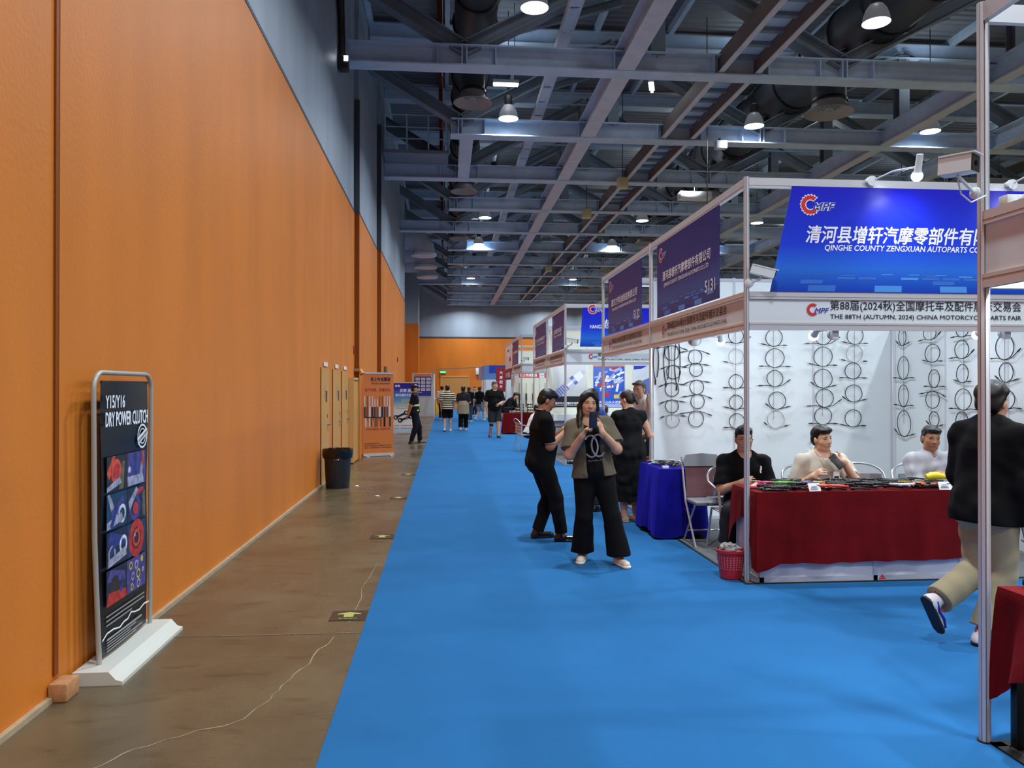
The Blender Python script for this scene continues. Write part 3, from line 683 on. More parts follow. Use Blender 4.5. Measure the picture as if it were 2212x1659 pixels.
# ================================================================== LIGHTS ON THE BOOTHS
BULB = mat('lit booth bulb', (255, 255, 255), .4, emit=(240, 248, 255), estr=14.)
def arm_spot(label, x, y, z, dx, dy, tgt, power=BOOTH_LAMP_W):
    """white arm lamp clamped at (x, y, z), reaching out by (dx, dy), its head aimed at tgt"""
    t = thing('arm_spotlight', label, 'spotlight', (x, y, z), group='white arm spotlights')
    h = Vector((dx, dy, .04))
    part('clamp', lambda b: (b.rbox(-.03, .03, -.025, .025, -.05, .03, WHITE, .006), b.cyl((0, .02*(1 if dy > 0 else -1), 0), (0, .05*(1 if dy > 0 else -1), 0), .045, WHITE, 16)), t).location = (0, 0, 0)
    a = MB(); a.tube([(0, 0, 0), tuple(h*.5+Vector((0, 0, .03))), tuple(h)], .008, WHITE, 8); a.build('arm', t, world=False)
    d = (Vector(tgt)-(Vector((x, y, z))+h)).normalized()
    a = MB(); a.lathe([(0, -.1), (.026, -.1), (.028, .03), (.036, .05), (.04, .06)], h, WHITE, 18, d); a.build('lamp_head', t, world=False)
    a = MB(); a.lathe([(.037, .05), (.046, .075), (.04, .1), (.022, .118), (0, .122)], h, BULB, 18, d); a.build('bulb', t, world=False)
    ld = bpy.data.lights.new('spot_light', 'SPOT'); ld.energy = power*8; ld.color = (.9, .96, 1); ld.spot_size = R(150); ld.spot_blend = 1.; ld.shadow_soft_size = .045
    o = bpy.data.objects.new('spot_light', ld); COL.objects.link(o); o.parent = t; o.location = h+d*.135; o.rotation_euler = d.to_track_quat('-Z', 'Y').to_euler()
    return t
_p = part
def part(name, fn, parent, **tags):
    """like before, but a part whose builder works around the thing's own base when the thing is not at the world origin"""
    mb = MB(); fn(mb); L = origin_of(parent)
    near = max((max(abs(c) for c in v) for v in mb.v), default=0) < .9 and L.length > 1.5
    return mb.build(name, parent, world=not near, **tags)
arm_spot('white arm spotlight lighting the large slanted banner, beside the round clamp', 3.7, 6.42, 3.47, .22, -.36, (4.0, 6.4, 2.7), 1.6)
arm_spot('white arm spotlight at the frame edge lighting the large slanted banner', 5.0, 6.42, 3.47, .1, -.36, (5.1, 6.4, 2.7), 1.6)
arm_spot('white arm spotlight on the aisle side of the cable booth, near the corner post', 2.63, 7.95, 2.17, .30, .03, (3.6, 9.4, 1.2), 4.5)
arm_spot('white arm spotlight under the name board above the man in the white shirt', 3.4, 6.46, 2.14, -.0, .34, (3.9, 9.4, 1.2), 4.5)
arm_spot('white arm spotlight under the name board, hidden behind the near post', 5.0, 6.46, 2.16, 0, .32, (5.4, 9.4, 1.2), 4.5)
arm_spot('white arm spotlight in the spark plug booth, nearer the aisle', 3.3, 16.44, 2.42, 0, .4, (3.4, 19.3, 1.4), 5)
arm_spot('white arm spotlight in the spark plug booth over the shelf middle', 4.4, 16.44, 2.42, 0, .4, (4.4, 19.3, 1.4), 5)
arm_spot('white arm spotlight in the far pegboard booth', 3.4, 25.97, 2.42, 0, .4, (3.5, 29.1, 1.4), 7)
arm_spot('white arm spotlight clamped on the far pale blue booth', 3.4, 40.1, 2.2, 0, .4, (3.5, 43.3, 1.2), 10)
# ================================================================== FURNITURE AND GOODS
VRED = mat('red velvet', (96, 4, 11), .85, spec=.15, sheen=.3, noise=.22, nscale=4, bump=.08, bscale=30)
VBLUE = mat('royal blue velvet', (14, 12, 128), .85, spec=.15, sheen=.5, noise=.3, nscale=4, bump=.1, bscale=30)
def drape(name, label, x0, x1, y0, y1, z, drop, m, amp=.018, waves=9., rc=.02, seed=1, sag=.0, flare=.05):
    """a cloth laid over a table top; drop(x, y, side) gives the height its hem hangs to"""
    rr = random.Random(seed); per = []
    def edge(a, b, side, n):
        for i in range(n):
            k = i/n; per.append((a[0]+(b[0]-a[0])*k, a[1]+(b[1]-a[1])*k, side))
    nx = max(8, int((x1-x0)/.025)); ny = max(8, int((y1-y0)/.025))
    edge((x0, y0), (x1, y0), 'front', nx); edge((x1, y0), (x1, y1), 'right', ny); edge((x1, y1), (x0, y1), 'back', nx); edge((x0, y1), (x0, y0), 'left', ny)
    n = len(per); cx, cy = (x0+x1)/2, (y0+y1)/2; rows = 16; v = []; s = 0.
    ph = [rr.uniform(0, 6.28) for _ in range(4)]
    nrmv = {'front': (0, -1), 'right': (1, 0), 'back': (0, 1), 'left': (-1, 0)}
    for r_ in range(rows+1):
        k = r_/rows
        for i, (x, y, sd) in enumerate(per):
            hem = drop(x, y, sd); zz = z-(z-hem)*k
            # blend outward normal near corners
            a = Vector(nrmv[sd]); p0 = Vector(nrmv[per[(i-3) % n][2]]); p1 = Vector(nrmv[per[(i+3) % n][2]]); o = (a+p0+p1).normalized()
            t_ = i*.025
            fold = amp*(.15+k)*(math.sin(t_*waves*2.3+ph[0])+.6*math.sin(t_*waves*4.1+ph[1]+k*1.5)+.4*math.sin(t_*waves*7.3+ph[2])) * min(1, k*3)
            off = .006+(flare*k*(z-hem)/.6)+max(fold, -.004-flare*k*.5) if r_ else .0
            if r_ == 1: off = .008
            v.append((x+o.x*off, y+o.y*off, zz if r_ else z+.006))
    f = [(r_*n+i, r_*n+(i+1) % n, (r_+1)*n+(i+1) % n, (r_+1)*n+i) for r_ in range(rows) for i in range(n)]
    f = [tuple(reversed(q)) for q in f]
    mb = MB(); mb.add(v, f, m, True); mb.add(v[:n], [tuple(range(n))], m)
    t = mb.build(name, sharp=70); return tag(t, label, 'tablecloth')

# --- white counter with the red cloth
t = thing('counter', 'white panelled counter with aluminium edges under the long red velvet cloth', 'counter', (3.55, 6.55, .012))
GREYP = mat('white counter panel', (214, 218, 228), .45)
CX0, CX1, CY0, CY1 = 2.67, 4.5, 6.34, 6.86
part('frame', lambda b: [b.box(x-.018, x+.018, CY0-.004, CY0+.03, .012, .75, ALU) for x in (CX0+.018, 3.7, CX1-.018)]+[b.box(CX0, CX1, CY0-.004, CY0+.03, z, z+.045, ALU) for z in (.012, .70)]+[b.box(CX0-.003, CX0+.03, CY1-.03, CY1, .012, .75, ALU), b.box(CX0-.003, CX0+.02, CY0, CY1, .012, .05, ALU)], t)
part('front_panel', lambda b: b.box(CX0+.03, 3.69, CY0+.004, CY0+.012, .05, .7, GREYP), t); part('front_panel', lambda b: b.box(3.71, CX1-.03, CY0+.004, CY0+.012, .05, .7, GREYP), t)
part('side_panel', lambda b: b.box(CX0+.004, CX0+.012, CY0+.03, CY1-.03, .05, .75, GREYP), t); part('side_panel', lambda b: b.box(CX1-.012, CX1-.004, CY0+.03, CY1-.03, .05, .75, GREYP), t)
part('counter_top', lambda b: b.box(CX0, CX1, CY0, CY1, .75, .775, WHITE), t)
def mark(b): b.poly([(0, 0), (.06, 0), (.06, .012), (0, .012)], (3.73, CY0-.005, .02), UX, ZUP, RED); b.poly([(.005, .016), (.055, .016), (.03, .042)], (3.73, CY0-.005, .02), UX, ZUP, RED)
part('red_emblem', mark, t)
def dr(x, y, sd):
    w = .006*math.sin(x*9)+.004*math.sin(x*23)
    if sd == 'front':
        k = max(0, min(1, (x-CX0)/.16)); return .12*(1-k)+(.175+.02*(x-CX0)/1.8)*k+w*.6
    if sd == 'left': k = (y-CY0)/(CY1-CY0); return .36+.16*math.sin(k*3.0)-.24*max(0, 1-k*6)-.08*max(0, k*4-3)+.015*math.sin(y*40)
    if sd == 'right': k = (y-CY0)/(CY1-CY0); return .2+.25*k
    return .5
drape('tablecloth', 'long red velvet cloth hanging over the front of the white counter', CX0-.03, CX1-.03, CY0-.02, CY1+.02, .777, dr, VRED, amp=.010, waves=5.2, seed=4, flare=.035)
ZT = .786
# goods on the red cloth
LEVER = mat('black satin lever', (22, 22, 25), .35, metal=.3)
def lever_mesh(m):
    b = MB(); b.tube([(-.075, -.004, .012), (-.045, .004, .013), (-.01, .008, .014), (.03, .004, .013), (.06, -.008, .012), (.078, -.016, .012)], [.006, .011, .009, .0075, .0085, .007], m, 8)
    b.tube([(-.07, .012, .012), (-.05, -.008, .012)], [.012, .012], m, 8); b.sphere((.08, -.017, .012), .010, m, 8); return b
def spread_goods(proto_fn, n, xs, ys, label, cat, name, group, z=ZT, zs=.018, layers=1, seed=1, rot_=(-.5, .5), sc=1.):
    rr = random.Random(seed); p = proto_fn()
    for i in range(n):
        o = p if i == 0 else p.copy()
        if i: COL.objects.link(o)
        tag(o, label, cat, group)
        o.location = (rr.uniform(*xs), rr.uniform(*ys), z+zs*rr.randrange(layers)); o.rotation_euler = (0, 0, rr.uniform(*rot_)+(math.pi if rr.random() < .3 else 0)); o.scale = (sc, sc, sc)
def lev(col, nm): return lambda: lever_mesh(mat(nm, col, .35, metal=.2 if col[0] < 60 else 0.)).build(nm.replace(' ', '_'))
spread_goods(lev((22, 22, 25), 'brake lever'), 110, (3.0, 4.38), (6.37, 6.78), 'black brake lever lying in the rows on the red tablecloth', 'lever', 'brake_lever', 'black levers on the red tablecloth', layers=3, seed=3)
spread_goods(lev((40, 44, 48), 'gear lever'), 22, (2.78, 3.04), (6.36, 6.5), 'dark grey lever lying at the corner post end of the red tablecloth', 'lever', 'gear_lever', 'grey levers at the tablecloth end', layers=2, seed=5)
for col, nm, n, xs, ys, lb in (((214, 60, 130), 'pink grip', 2, (2.84, 2.92), (6.58, 6.66), 'pink plastic grip on the red tablecloth before the man in black'), ((90, 190, 60), 'green grip', 3, (2.95, 3.06), (6.56, 6.64), 'lime green grip on the red tablecloth before the man in black'),
                               ((232, 120, 40), 'orange lever', 7, (4.1, 4.34), (6.36, 6.5), 'orange lever among black ones at the grey polo man'), ((238, 190, 40), 'yellow lever', 3, (4.1, 4.2), (6.5, 6.56), 'yellow lever among black ones on the red tablecloth'),
                               ((226, 70, 40), 'red lever', 6, (3.18, 3.36), (6.33, 6.42), 'orange red lever lying behind the left white price card'), ((236, 200, 60), 'golden lever', 3, (3.16, 3.3), (6.62, 6.72), 'golden yellow lever between the two nearer sitting men'),
                               ((70, 50, 160), 'purple lever', 2, (3.15, 3.25), (6.55, 6.6), 'purple lever between the two nearer sitting men'), ((200, 202, 206), 'silver lever', 4, (3.95, 4.1), (6.36, 6.44), 'silver lever among black ones on the red tablecloth')):
    spread_goods(lev(col, nm), n, xs, ys, lb, 'lever', nm, nm+'s', z=ZT+.03, seed=len(nm)+n)
CLEARRED = mat('red printed blister', (206, 70, 84), .2, coat=.5)
for k in range(3):
    b = MB(); b.rbox(-.05, .05, -.035, .035, 0, .022, CLEARRED, .006); b.sphere((0, 0, .022), .02, mat('clear blister', (230, 225, 230), .1), 10, (1, 1, .5)); o = b.build('blister_pack'); o.location = (2.70+.085*k*.6, 6.56+.07*k, ZT+.002); o.rotation_euler = (0, 0, .3*k)
    tag(o, 'red blister pack at the counter corner, ' + ['nearest the front edge', 'in the middle of three', 'farthest from the front edge'][k], 'package', 'red blister packs')
for x, y, a, lb in ((3.16, 6.335, .1, 'white price card on the red tablecloth, nearer the corner post'), (4.34, 6.335, -.1, 'white price card on the red tablecloth before the grey polo man')):
    t = thing('price_card', lb, 'card', (x, y, ZT+.002), a)
    b = MB(); b.obox((0, .012, .03), (1, 0, 0), (0, .45, 1), (0, -1, .45), .055, .036, .0012, PAPER); b.obox((0, .03, .022), (1, 0, 0), (0, 1, 0), ZUP, .05, .02, .001, PAPER); b.build('folded_card', t, world=False)
    b = MB()
    for i in range(4): b.obox((-.01 if i < 3 else .03, -.006+.012*i*.35, .016+.011*i), (1, 0, 0), (0, .45, 1), (0, -1, .45), .035-.006*i, .0025, .0008, INK)
    b.build('printed_lines', t, world=False)
b = MB(); b.tube([(-.09, 0, .03), (-.03, .01, .04), (.03, .0, .04), (.09, -.02, .03)], [.02, .035, .035, .02], mat('bright yellow plastic', (238, 220, 30), .4), 10); o = b.build('yellow_grip'); o.location = (4.62, 6.9, .80); tag(o, 'bright yellow lever cover held by the man in the pale grey polo', 'lever')

# --- blue table with cable samples
BX0, BX1, BY0, BY1, BZ = 2.36, 2.86, 8.30, 9.16, .765
t = thing('table', 'small table hidden under the royal blue velvet cloth', 'table', (2.6, 8.7, .012))
part('table_top', lambda b: b.box(BX0+.005, BX1-.005, BY0+.005, BY1-.005, BZ-.03, BZ, WHITE), t)
for x in (BX0+.05, BX1-.05):
    for y in (BY0+.05, BY1-.05): part('leg', lambda b: b.box(x-.015, x+.015, y-.015, y+.015, .012, BZ-.03, BLACK), t)
drape('tablecloth', 'royal blue velvet cloth on the small table at the booth wall', BX0, BX1, BY0, BY1, BZ+.002, lambda x, y, sd: .03+.02*math.sin(x*20+y*14)*math.sin(y*9)+(.045*max(0, math.sin((y-8.35)*5)) if sd == 'left' else .0)+(.05 if sd == 'front' and x > BX1-.16 and x < BX1-.05 else 0), VBLUE, amp=.012, waves=6, seed=9, flare=.05)
WIREB = mat('black cable sheath', (20, 20, 22), .4); WIREG = mat('steel cable sheath', (150, 152, 150), .35, metal=.6)
def coil_flat(m, r, seed):
    rr = random.Random(seed); b = MB(); P = []
    for i in range(50): a = 2*math.pi*1.7*i/49; P.append((r*(1.25+.1*math.sin(a*.7))*math.cos(a), r*.8*math.sin(a), .006+.005*i/49*2+.002*math.sin(a*3)))
    P = [(P[0][0]+.02, P[0][1]-.12, .006)]+P+[(P[-1][0]-.06, P[-1][1]-.09, .008)]
    b.tube(P, .0042, m, 6); b.tube([P[0], (P[0][0]+.004, P[0][1]-.03, .006)], .007, CHROME, 6); b.tube([P[-1], (P[-1][0]-.012, P[-1][1]-.025, .008)], .007, BLACK, 6); return b
cp = [coil_flat(WIREB, .075, 1).build('control_cable'), coil_flat(WIREG, .07, 2).build('speedometer_cable')]
rr = random.Random(11)
for i in range(12):
    q = cp[i % 2 if i % 3 else 0]; o = q if i < 2 and i == (0 if q is cp[0] else 1) else q.copy()
    if o is not q: COL.objects.link(o)
    o.location = (rr.uniform(BX0+.12, BX1-.14), rr.uniform(BY0+.16, BY1-.12), BZ+.012+.012*(i//4)); o.rotation_euler = (0, 0, rr.uniform(-.6, .6))
    tag(o, 'black cable coil lying flat on the blue cloth' if q is cp[0] else 'steel grey cable coil lying flat on the blue cloth', 'cable', 'black coils on the blue cloth' if q is cp[0] else 'steel coils on the blue cloth')
for i, (x, y) in enumerate(((2.44, 8.36), (2.72, 9.05), (2.8, 8.9))):
    b = MB(); b.rbox(-.035, .035, -.02, .02, 0, .03, PAPER, .003); o = b.build('card_box'); o.location = (x, y, BZ+.01); tag(o, 'small white card box on the blue cloth, ' + ['at its near corner', 'at its far end', 'by the grey folding chair'][i], 'box')

# --- cables on the booth wall
STEELW = mat('thin display wire', (120, 122, 128), .4, metal=.5)
def wall_cable(c, ux, nn, ra, rb, style, label, col=None, up=ZUP):
    """a coil hung flat on a wall: c centre on the wall, ux along the wall, nn out of it"""
    ux, nn, c = Vector(ux), Vector(nn), Vector(c); m = col or WIREB
    t = thing('control_cable', label, 'cable', tuple(c), group=None)
    P = []; fl = 1 if style % 2 == 0 else -1
    tail = ra*(.75+.25*(style % 3))
    base = -math.pi/2 if style < 4 else math.pi/2
    n = 44
    for i in range(n+1):
        a = base+fl*(-.35+(2*math.pi+.7)*i/n); k = .012+.010*i/n
        P.append(ux*ra*math.cos(a)*(1+.03*math.sin(a*2+style))+up*rb*math.sin(a)+nn*k)
    d0 = (P[0]-P[2]).normalized(); d1 = (P[-1]-P[-3]).normalized()
    tb = up*-.0
    P = [P[0]+d0*tail+up*(-.12 if style in (1, 2) else .02)*tail, P[0]+d0*tail*.5]+P+[P[-1]+d1*tail*.5, P[-1]+d1*tail+up*(.25 if style in (2, 3) else -.1)*tail]
    b = MB(); b.tube([tuple(p) for p in P], .0048 if m is WIREB else .0036, m, 6); b.build('coiled_sheath', t, world=False)
    b = MB(); b.tube([tuple(P[0]), tuple(P[0]+(P[0]-P[1]).normalized()*.05)], [.008, .006], BLACK, 8); b.tube([tuple(P[0]+(P[0]-P[1]).normalized()*.05), tuple(P[0]+(P[0]-P[1]).normalized()*.085)], .003, CHROME, 6); b.build('end_fitting', t, world=False)
    b = MB(); b.tube([tuple(P[-1]), tuple(P[-1]+(P[-1]-P[-2]).normalized()*.05)], [.009, .006], BLACK, 8); b.build('end_fitting', t, world=False)
    b = MB(); b.tube([tuple(up*rb+nn*.0), tuple(up*(rb-.004)+nn*.03), tuple(up*(rb+.008)+nn*.036)], .002, CHROME, 6); b.build('wall_hook', t, world=False)
    return t
BACK = [[(2.85, 2.11, .096), (2.87, 1.87, .09), (2.85, 1.65, .09), (2.85, 1.44, .084), (2.86, 1.26, .086)], [(3.14, 2.29, .09), (3.15, 2.06, .09), (3.16, 1.9, .084), (3.17, 1.68, .09), (3.18, 1.5, .09), (3.16, 1.28, .1)], [(3.68, 2.33, .096), (3.68, 2.07, .096), (3.68, 1.75, .09), (3.68, 1.49, .09), (3.69, 1.25, .096)], [(4.18, 2.31, .11), (4.19, 2.05, .12), (4.19, 1.79, .104), (4.22, 1.51, .11), (4.2, 1.27, .11)], [(4.83, 2.34, .116), (4.83, 2.07, .124), (4.83, 1.79, .12), (4.85, 1.54, .116), (4.83, 1.31, .11)], [(5.26, 2.34, .11), (5.25, 2.11, .11), (5.23, 1.89, .104), (5.24, 1.6, .11), (5.23, 1.28, .11)]]
CN_ = ['wall edge column', 'second column from the wall edge', 'corner post column', 'column right of the corner post', 'column above the off white shirt', 'column before the wall corner']
ST = [[5, 4, 4, 4, 4], [4, 5, 4, 4, 5, 5], [2, 0, 1, 0, 1], [0, 1, 2, 3, 3], [2, 0, 3, 2, 1], [0, 0, 1, 3, 0]]
YW = 9.5-.0165
for k, col in enumerate(BACK):
    for j, (x, z, r_) in enumerate(col):
        nm = 'topmost' if j == 0 else ordinal(j)+' down' if j < len(col)-1 else 'lowest'
        wall_cable((x, YW, z), UX, (0, -1, 0), r_, r_*(1. if k else .95), ST[k][j], f'coiled cable on the back wall, {nm}, {CN_[k]}', WIREG if (k, j) in ((0, 4), (3, 4), (1, 0), (5, 1), (2, 1)) else None)
    mb = MB(); mb.cyl((col[0][0], YW, col[-1][1]), (col[0][0], YW, 2.45), .0022, STEELW, 5); tag(mb.build('hanging_wire'), f'thin wire behind the back wall coils, {CN_[k]}', 'wire')
for k, (x, zt, zb) in enumerate(((2.645, 2.24, 1.77), (2.78, 2.26, 1.74), (2.92, 2.3, 1.7))):
    t = thing('control_cable', 'long doubled cable hanging straight down at the wall edge, ' + ['nearest the aisle', 'middle of the three', 'third from the aisle'][k], 'cable', (x, YW, zt))
    w_ = .035; h_ = zt-zb; b = MB(); b.tube([(q*w_*math.sin(math.pi*s_)**.55, -.012-.008*(1-s_), -h_*s_) for q, s_ in [(-1, 1-i/14) for i in range(14)]+[(1, i/14) for i in range(14)]], .0055, WIREB, 6); b.build('looped_sheath', t, world=False)
    b = MB(); b.cyl((-w_*.2, -.012, -h_), (-w_*.2, -.012, -h_-.06), .009, BLACK, 8); b.build('end_fitting', t, world=False)
    b = MB(); b.tube([(0, 0, .0), (0, -.03, -.004), (0, -.036, .006)], .002, CHROME, 6); b.build('wall_hook', t, world=False)
SIDE = [[(9.24, 2.31, 40, 60), (9.22, 1.92, 58, 82), (9.22, 1.57, 52, 78), (9.21, 1.22, 70, 92)], [(8.69, 2.32, 55, 45), (8.64, 2.08, 66, 60), (8.61, 1.78, 50, 60), (8.64, 1.53, 62, 57), (8.61, 1.3, 46, 50)], [(8.11, 2.31, 50, 40), (8.12, 2.1, 54, 58), (8.11, 1.83, 46, 58), (8.1, 1.54, 66, 67), (8.12, 1.3, 48, 58)], [(7.48, 2.36, 50, 40), (7.46, 2.09, 60, 73), (7.44, 1.83, 50, 57), (7.43, 1.55, 54, 55), (7.43, 1.26, 50, 55)]]
SN_ = ['column nearest the wall corner', 'column above the grey polo man', 'column beside the striding man', 'column nearest the frame edge']
XW = 5.79-.0165
for k, col in enumerate(SIDE):
    for j, (y, z, a, b_) in enumerate(col):
        nm = 'topmost' if j == 0 else ordinal(j)+' down' if j < len(col)-1 else 'lowest'
        wall_cable((XW, y, z), (0, -1, 0), (-1, 0, 0), a*.00205, b_*.00178, [[3, 1, 1, 3], [2, 0, 1, 5, 3], [1, 2, 0, 1, 2], [0, 2, 3, 1, 0]][k][j], f'coiled cable on the side wall, {nm}, {SN_[k]}')
    mb = MB(); mb.cyl((XW, col[0][0], col[-1][1]), (XW, col[0][0], 2.45), .0022, STEELW, 5); tag(mb.build('hanging_wire'), f'thin wire behind the side wall coils, {SN_[k]}', 'wire')
t = thing('wall_socket', 'white wall socket with a plug beside the man in off white', 'socket', (4.66, 9.48, .84))
part('plate', lambda b: b.rbox(4.63, 4.73, 9.46, 9.49, .80, .88, WHITE, .006), t); part('plug', lambda b: (b.rbox(4.66, 4.70, 9.42, 9.46, .86, .95, WHITE, .006), b.rbox(4.655, 4.705, 9.43, 9.46, .97, 1.0, DARK, .004)), t)
mb = MB(); mb.rbox(4.75, 4.83, 9.43, 9.49, .935, .975, BLACK, .006); tag(mb.build('adapter'), 'small black adapter on the wall beside the white socket', 'adapter')

# --- chairs
def cafe_chair(label, x, y, rz, group='round backed aluminium chairs', z=.012):
    t = thing('cafe_chair', label, 'chair', (x, y, z), rz, group)
    b = MB(); P = []
    for i in range(25): a = math.pi*(i/24); P.append((.27*math.cos(a), -.2-.10*math.sin(a)**.6*1.0+.02, .70+.16*math.sin(a)**.7))
    P = [(.27, .24, 0), (.28, .22, .35), (.28, .16, .64)]+P+[(-.28, .16, .64), (-.28, .22, .35), (-.27, .24, 0)]
    b.tube(P, .0125, CHROME, 10); b.build('bent_frame', t, world=False)
    for q in (-1, 1): b = MB(); b.tube([(q*.24, -.16, .44), (q*.26, -.26, 0)], .0115, CHROME, 10); b.build('leg', t, world=False)
    b = MB(); b.tube([(.26, .2, .43), (.24, -.17, .43), (-.24, -.17, .43), (-.26, .2, .43)], .011, CHROME, 8, closed=True); b.build('seat_rim', t, world=False)
    b = MB()
    for i in range(6): b.rbox(-.245, .245, -.15+.06*i, -.1+.06*i, .437, .445, CHROME, .003)
    b.build('seat_slats', t, world=False)
    b = MB()
    for z_ in (.5, .575, .65, .725):
        P = [(.2*math.cos(math.pi*i/10)*1.1, -.17-.085*math.sin(math.pi*i/10), z_) for i in range(11)]
        for p, q in zip(P[:-1], P[1:]): b.beam(p, q, .004, .055, CHROME)
    b.build('back_slats', t, world=False)
cafe_chair('aluminium chair with round tube back under the man in black', 2.96, 7.5, math.pi, z=.012)
cafe_chair('aluminium chair with round tube back under the man in off white', 3.76, 7.5, math.pi+.05)
cafe_chair('empty aluminium chair with round tube back behind the red table', 4.36, 7.55, math.pi)
cafe_chair('aluminium chair with round tube back under the grey polo man', 4.95, 7.5, math.pi-.05)
cafe_chair('aluminium cafe chair standing on the blue carpet under the person in white', 2.12, 20.2, -1.4, z=.006)
t = thing('folding_chair', 'grey plastic folding chair with a burgundy mesh back between blue table and red table', 'chair', (2.8, 8.0, .012), math.pi)
FG = mat('grey chair plastic', (128, 132, 136), .45); MESH = mat('burgundy ribbed mesh', (112, 72, 76), .7, bump=.3, bscale=120)
b = MB(); b.poly([(-.2, 0), (.2, 0), (.215, .05), (.17, .125), (.0, .14), (-.17, .125), (-.215, .05)], (0, -.21, .80), (1, 0, 0), (0, -.15, 1), FG, depth=.025); b.build('back_top', t, world=False)
b = MB(); b.obox((.0, -.185, .64), (1, 0, 0), (0, -.15, 1), (0, 1, .15), .185, .17, .006, MESH); b.build('backrest', t, world=False)
b = MB(); b.rbox(-.2, .2, -.15, .22, .43, .47, FG, .012); b.build('seat', t, world=False)
for q in (-1, 1):
    b = MB(); b.tube([(q*.215, -.235, .9), (q*.215, -.1, .45), (q*.215, .24, .0)], .011, CHROME, 8); b.build('leg', t, world=False)
    b = MB(); b.tube([(q*.195, .16, .43), (q*.195, -.22, .0)], .011, CHROME, 8); b.build('leg', t, world=False)
b = MB(); b.tube([(-.195, -.12, .12), (.195, -.12, .12)], .009, CHROME, 8); b.build('stretcher', t, world=False)

# --- red waste basket
t = thing('waste_basket', 'small red plastic waste basket by the corner post, full of crumpled film', 'basket', (2.5, 6.56, .012))
RB = mat('red basket plastic', (176, 34, 46), .35); FILM = mat('crumpled clear film', (176, 172, 168), .15, alpha=.75)
b = MB(); b.lathe([(0, .004), (.092, .004), (.094, 0), (.095, .01), (.118, .215), (.128, .222), (.128, .245), (.122, .247), (.112, .215), (.09, .012), (0, .012)], (0, 0, 0), RB, 28); b.build('tub', t, world=False)
b = MB()
for i in range(26):
    for j in range(6):
        a = 2*math.pi*i/26; z_ = .085+.02*j; r_ = .096+.0235*(z_-.01)/.205+.0012; c = Vector((r_*math.cos(a), r_*math.sin(a), z_)); tn = Vector((-math.sin(a), math.cos(a), 0)); b.obox(c, tn, ZUP, Vector((math.cos(a), math.sin(a), 0)), .005, .005, .0006, mat('pale basket hole', (196, 120, 122), .5))
b.build('lattice_holes', t, world=False, kind='stuff')
rr = random.Random(4); b = MB()
for k in range(3):
    v = []; n = 10
    for i in range(n+1):
        for j in range(n): th, ph = math.pi*i/n, 2*math.pi*j/n; q = .055*(1+.45*(rr.random()-.5)); v.append((q*math.sin(th)*math.cos(ph)+.05*math.cos(k*2.1), q*math.sin(th)*math.sin(ph)+.05*math.sin(k*2.1), .23+.018*k+q*.8*math.cos(th)))
    b.add(v, [(i*n+j, (i+1)*n+j, (i+1)*n+(j+1) % n, i*n+(j+1) % n) for i in range(n) for j in range(n)], FILM)
o = b.build('film_wrap', None); o.location = (2.5, 6.56, .012); tag(o, 'crumpled clear film heaped in the small red waste basket', 'wrapper')

# --- near table at the frame edge
t = thing('table', 'near table with black square steel legs under the bunched red cloth', 'table', (3.0, 2.95, .012))
NT = (2.60, 3.6, 2.72, 3.36, .735)
part('table_top', lambda b: b.box(NT[0], NT[1], NT[2], NT[3], NT[4]-.03, NT[4], BLACK), t)
for x in (NT[0]+.03, NT[1]-.03):
    for y in (NT[2]+.03, NT[3]-.03): part('leg', lambda b: b.rbox(x-.022, x+.022, y-.022, y+.022, .012, NT[4]-.03, BLACK, .004), t)
def dn(x, y, sd):
    if sd == 'left': k = (y-NT[2])/(NT[3]-NT[2]); return .3+.32*(1-abs(k*2-1))*.4+(.0 if k < .82 else -.07*(k-.82)/.18)
    if sd == 'front': return .36+.1*math.sin((x-NT[0])*5)
    if sd == 'back': k = (x-NT[0])/1.; return .26+.3*min(1, k*4)+.05*math.sin(x*14)
    return .4
drape('tablecloth', 'bunched red velvet cloth on the near table at the frame edge', NT[0]-.03, NT[1], NT[2]-.02, NT[3]+.02, NT[4]+.004, dn, VRED, amp=.03, waves=6.5, seed=21, flare=.05)
b = lever_mesh(BLACK); o = b.build('brake_lever'); o.location = (2.78, 3.3, NT[4]+.016); o.rotation_euler = (0, 0, -.3); o.scale = (1.6, 1.6, 1.6); tag(o, 'single long black lever on the near bunched red cloth', 'lever')

# --- red tables farther away, display stands, small round table, counter
t = thing('table', 'table under the far red cloth in front of the pegboards', 'table', (2.7, 28.0, .012))
part('table_top', lambda b: b.box(2.15, 3.6, 27.6, 28.3, .72, .75, WHITE), t)
for x in (2.2, 3.55):
    for y in (27.65, 28.25): part('leg', lambda b: b.box(x-.02, x+.02, y-.02, y+.02, .012, .72, BLACK), t)
drape('tablecloth', 'red cloth reaching the carpet on the far table before the pegboards', 2.13, 3.62, 27.58, 28.32, .752, lambda x, y, sd: .05+.02*math.sin(x*11), VRED, amp=.02, waves=4, seed=31)
for k in range(3):
    x = 2.3+.42*k
    t = thing('display_stand', 'black wire display stand on the far red cloth, ' + ['at the aisle end', 'in the middle', 'deepest in the booth'][k], 'stand', (x, 27.95, .76))
    for q in (-1, 1): part('upright', lambda b: b.cyl((x+.13*q, 27.95, .76), (x+.13*q, 27.95, 1.1 if k else .95), .012, BLACK, 8), t)
    for zz in ((.84, .94, 1.04) if k else (.84, .92)): part('shelf_bar', lambda b: (b.box(x-.16, x+.16, 27.86, 28.04, zz, zz+.016, BLACK), [b.rbox(x-.12+.08*i, x-.07+.08*i, 27.9, 27.98, zz+.016, zz+.05, DARK, .006) for i in range(3)]), t)
RDS = mat('dark red sign cloth', (142, 20, 34), .6)
t = thing('hanging_sign', 'dark red vertical sign with white characters at the far booth row', 'sign', (2.5, 33.4, 1.46))
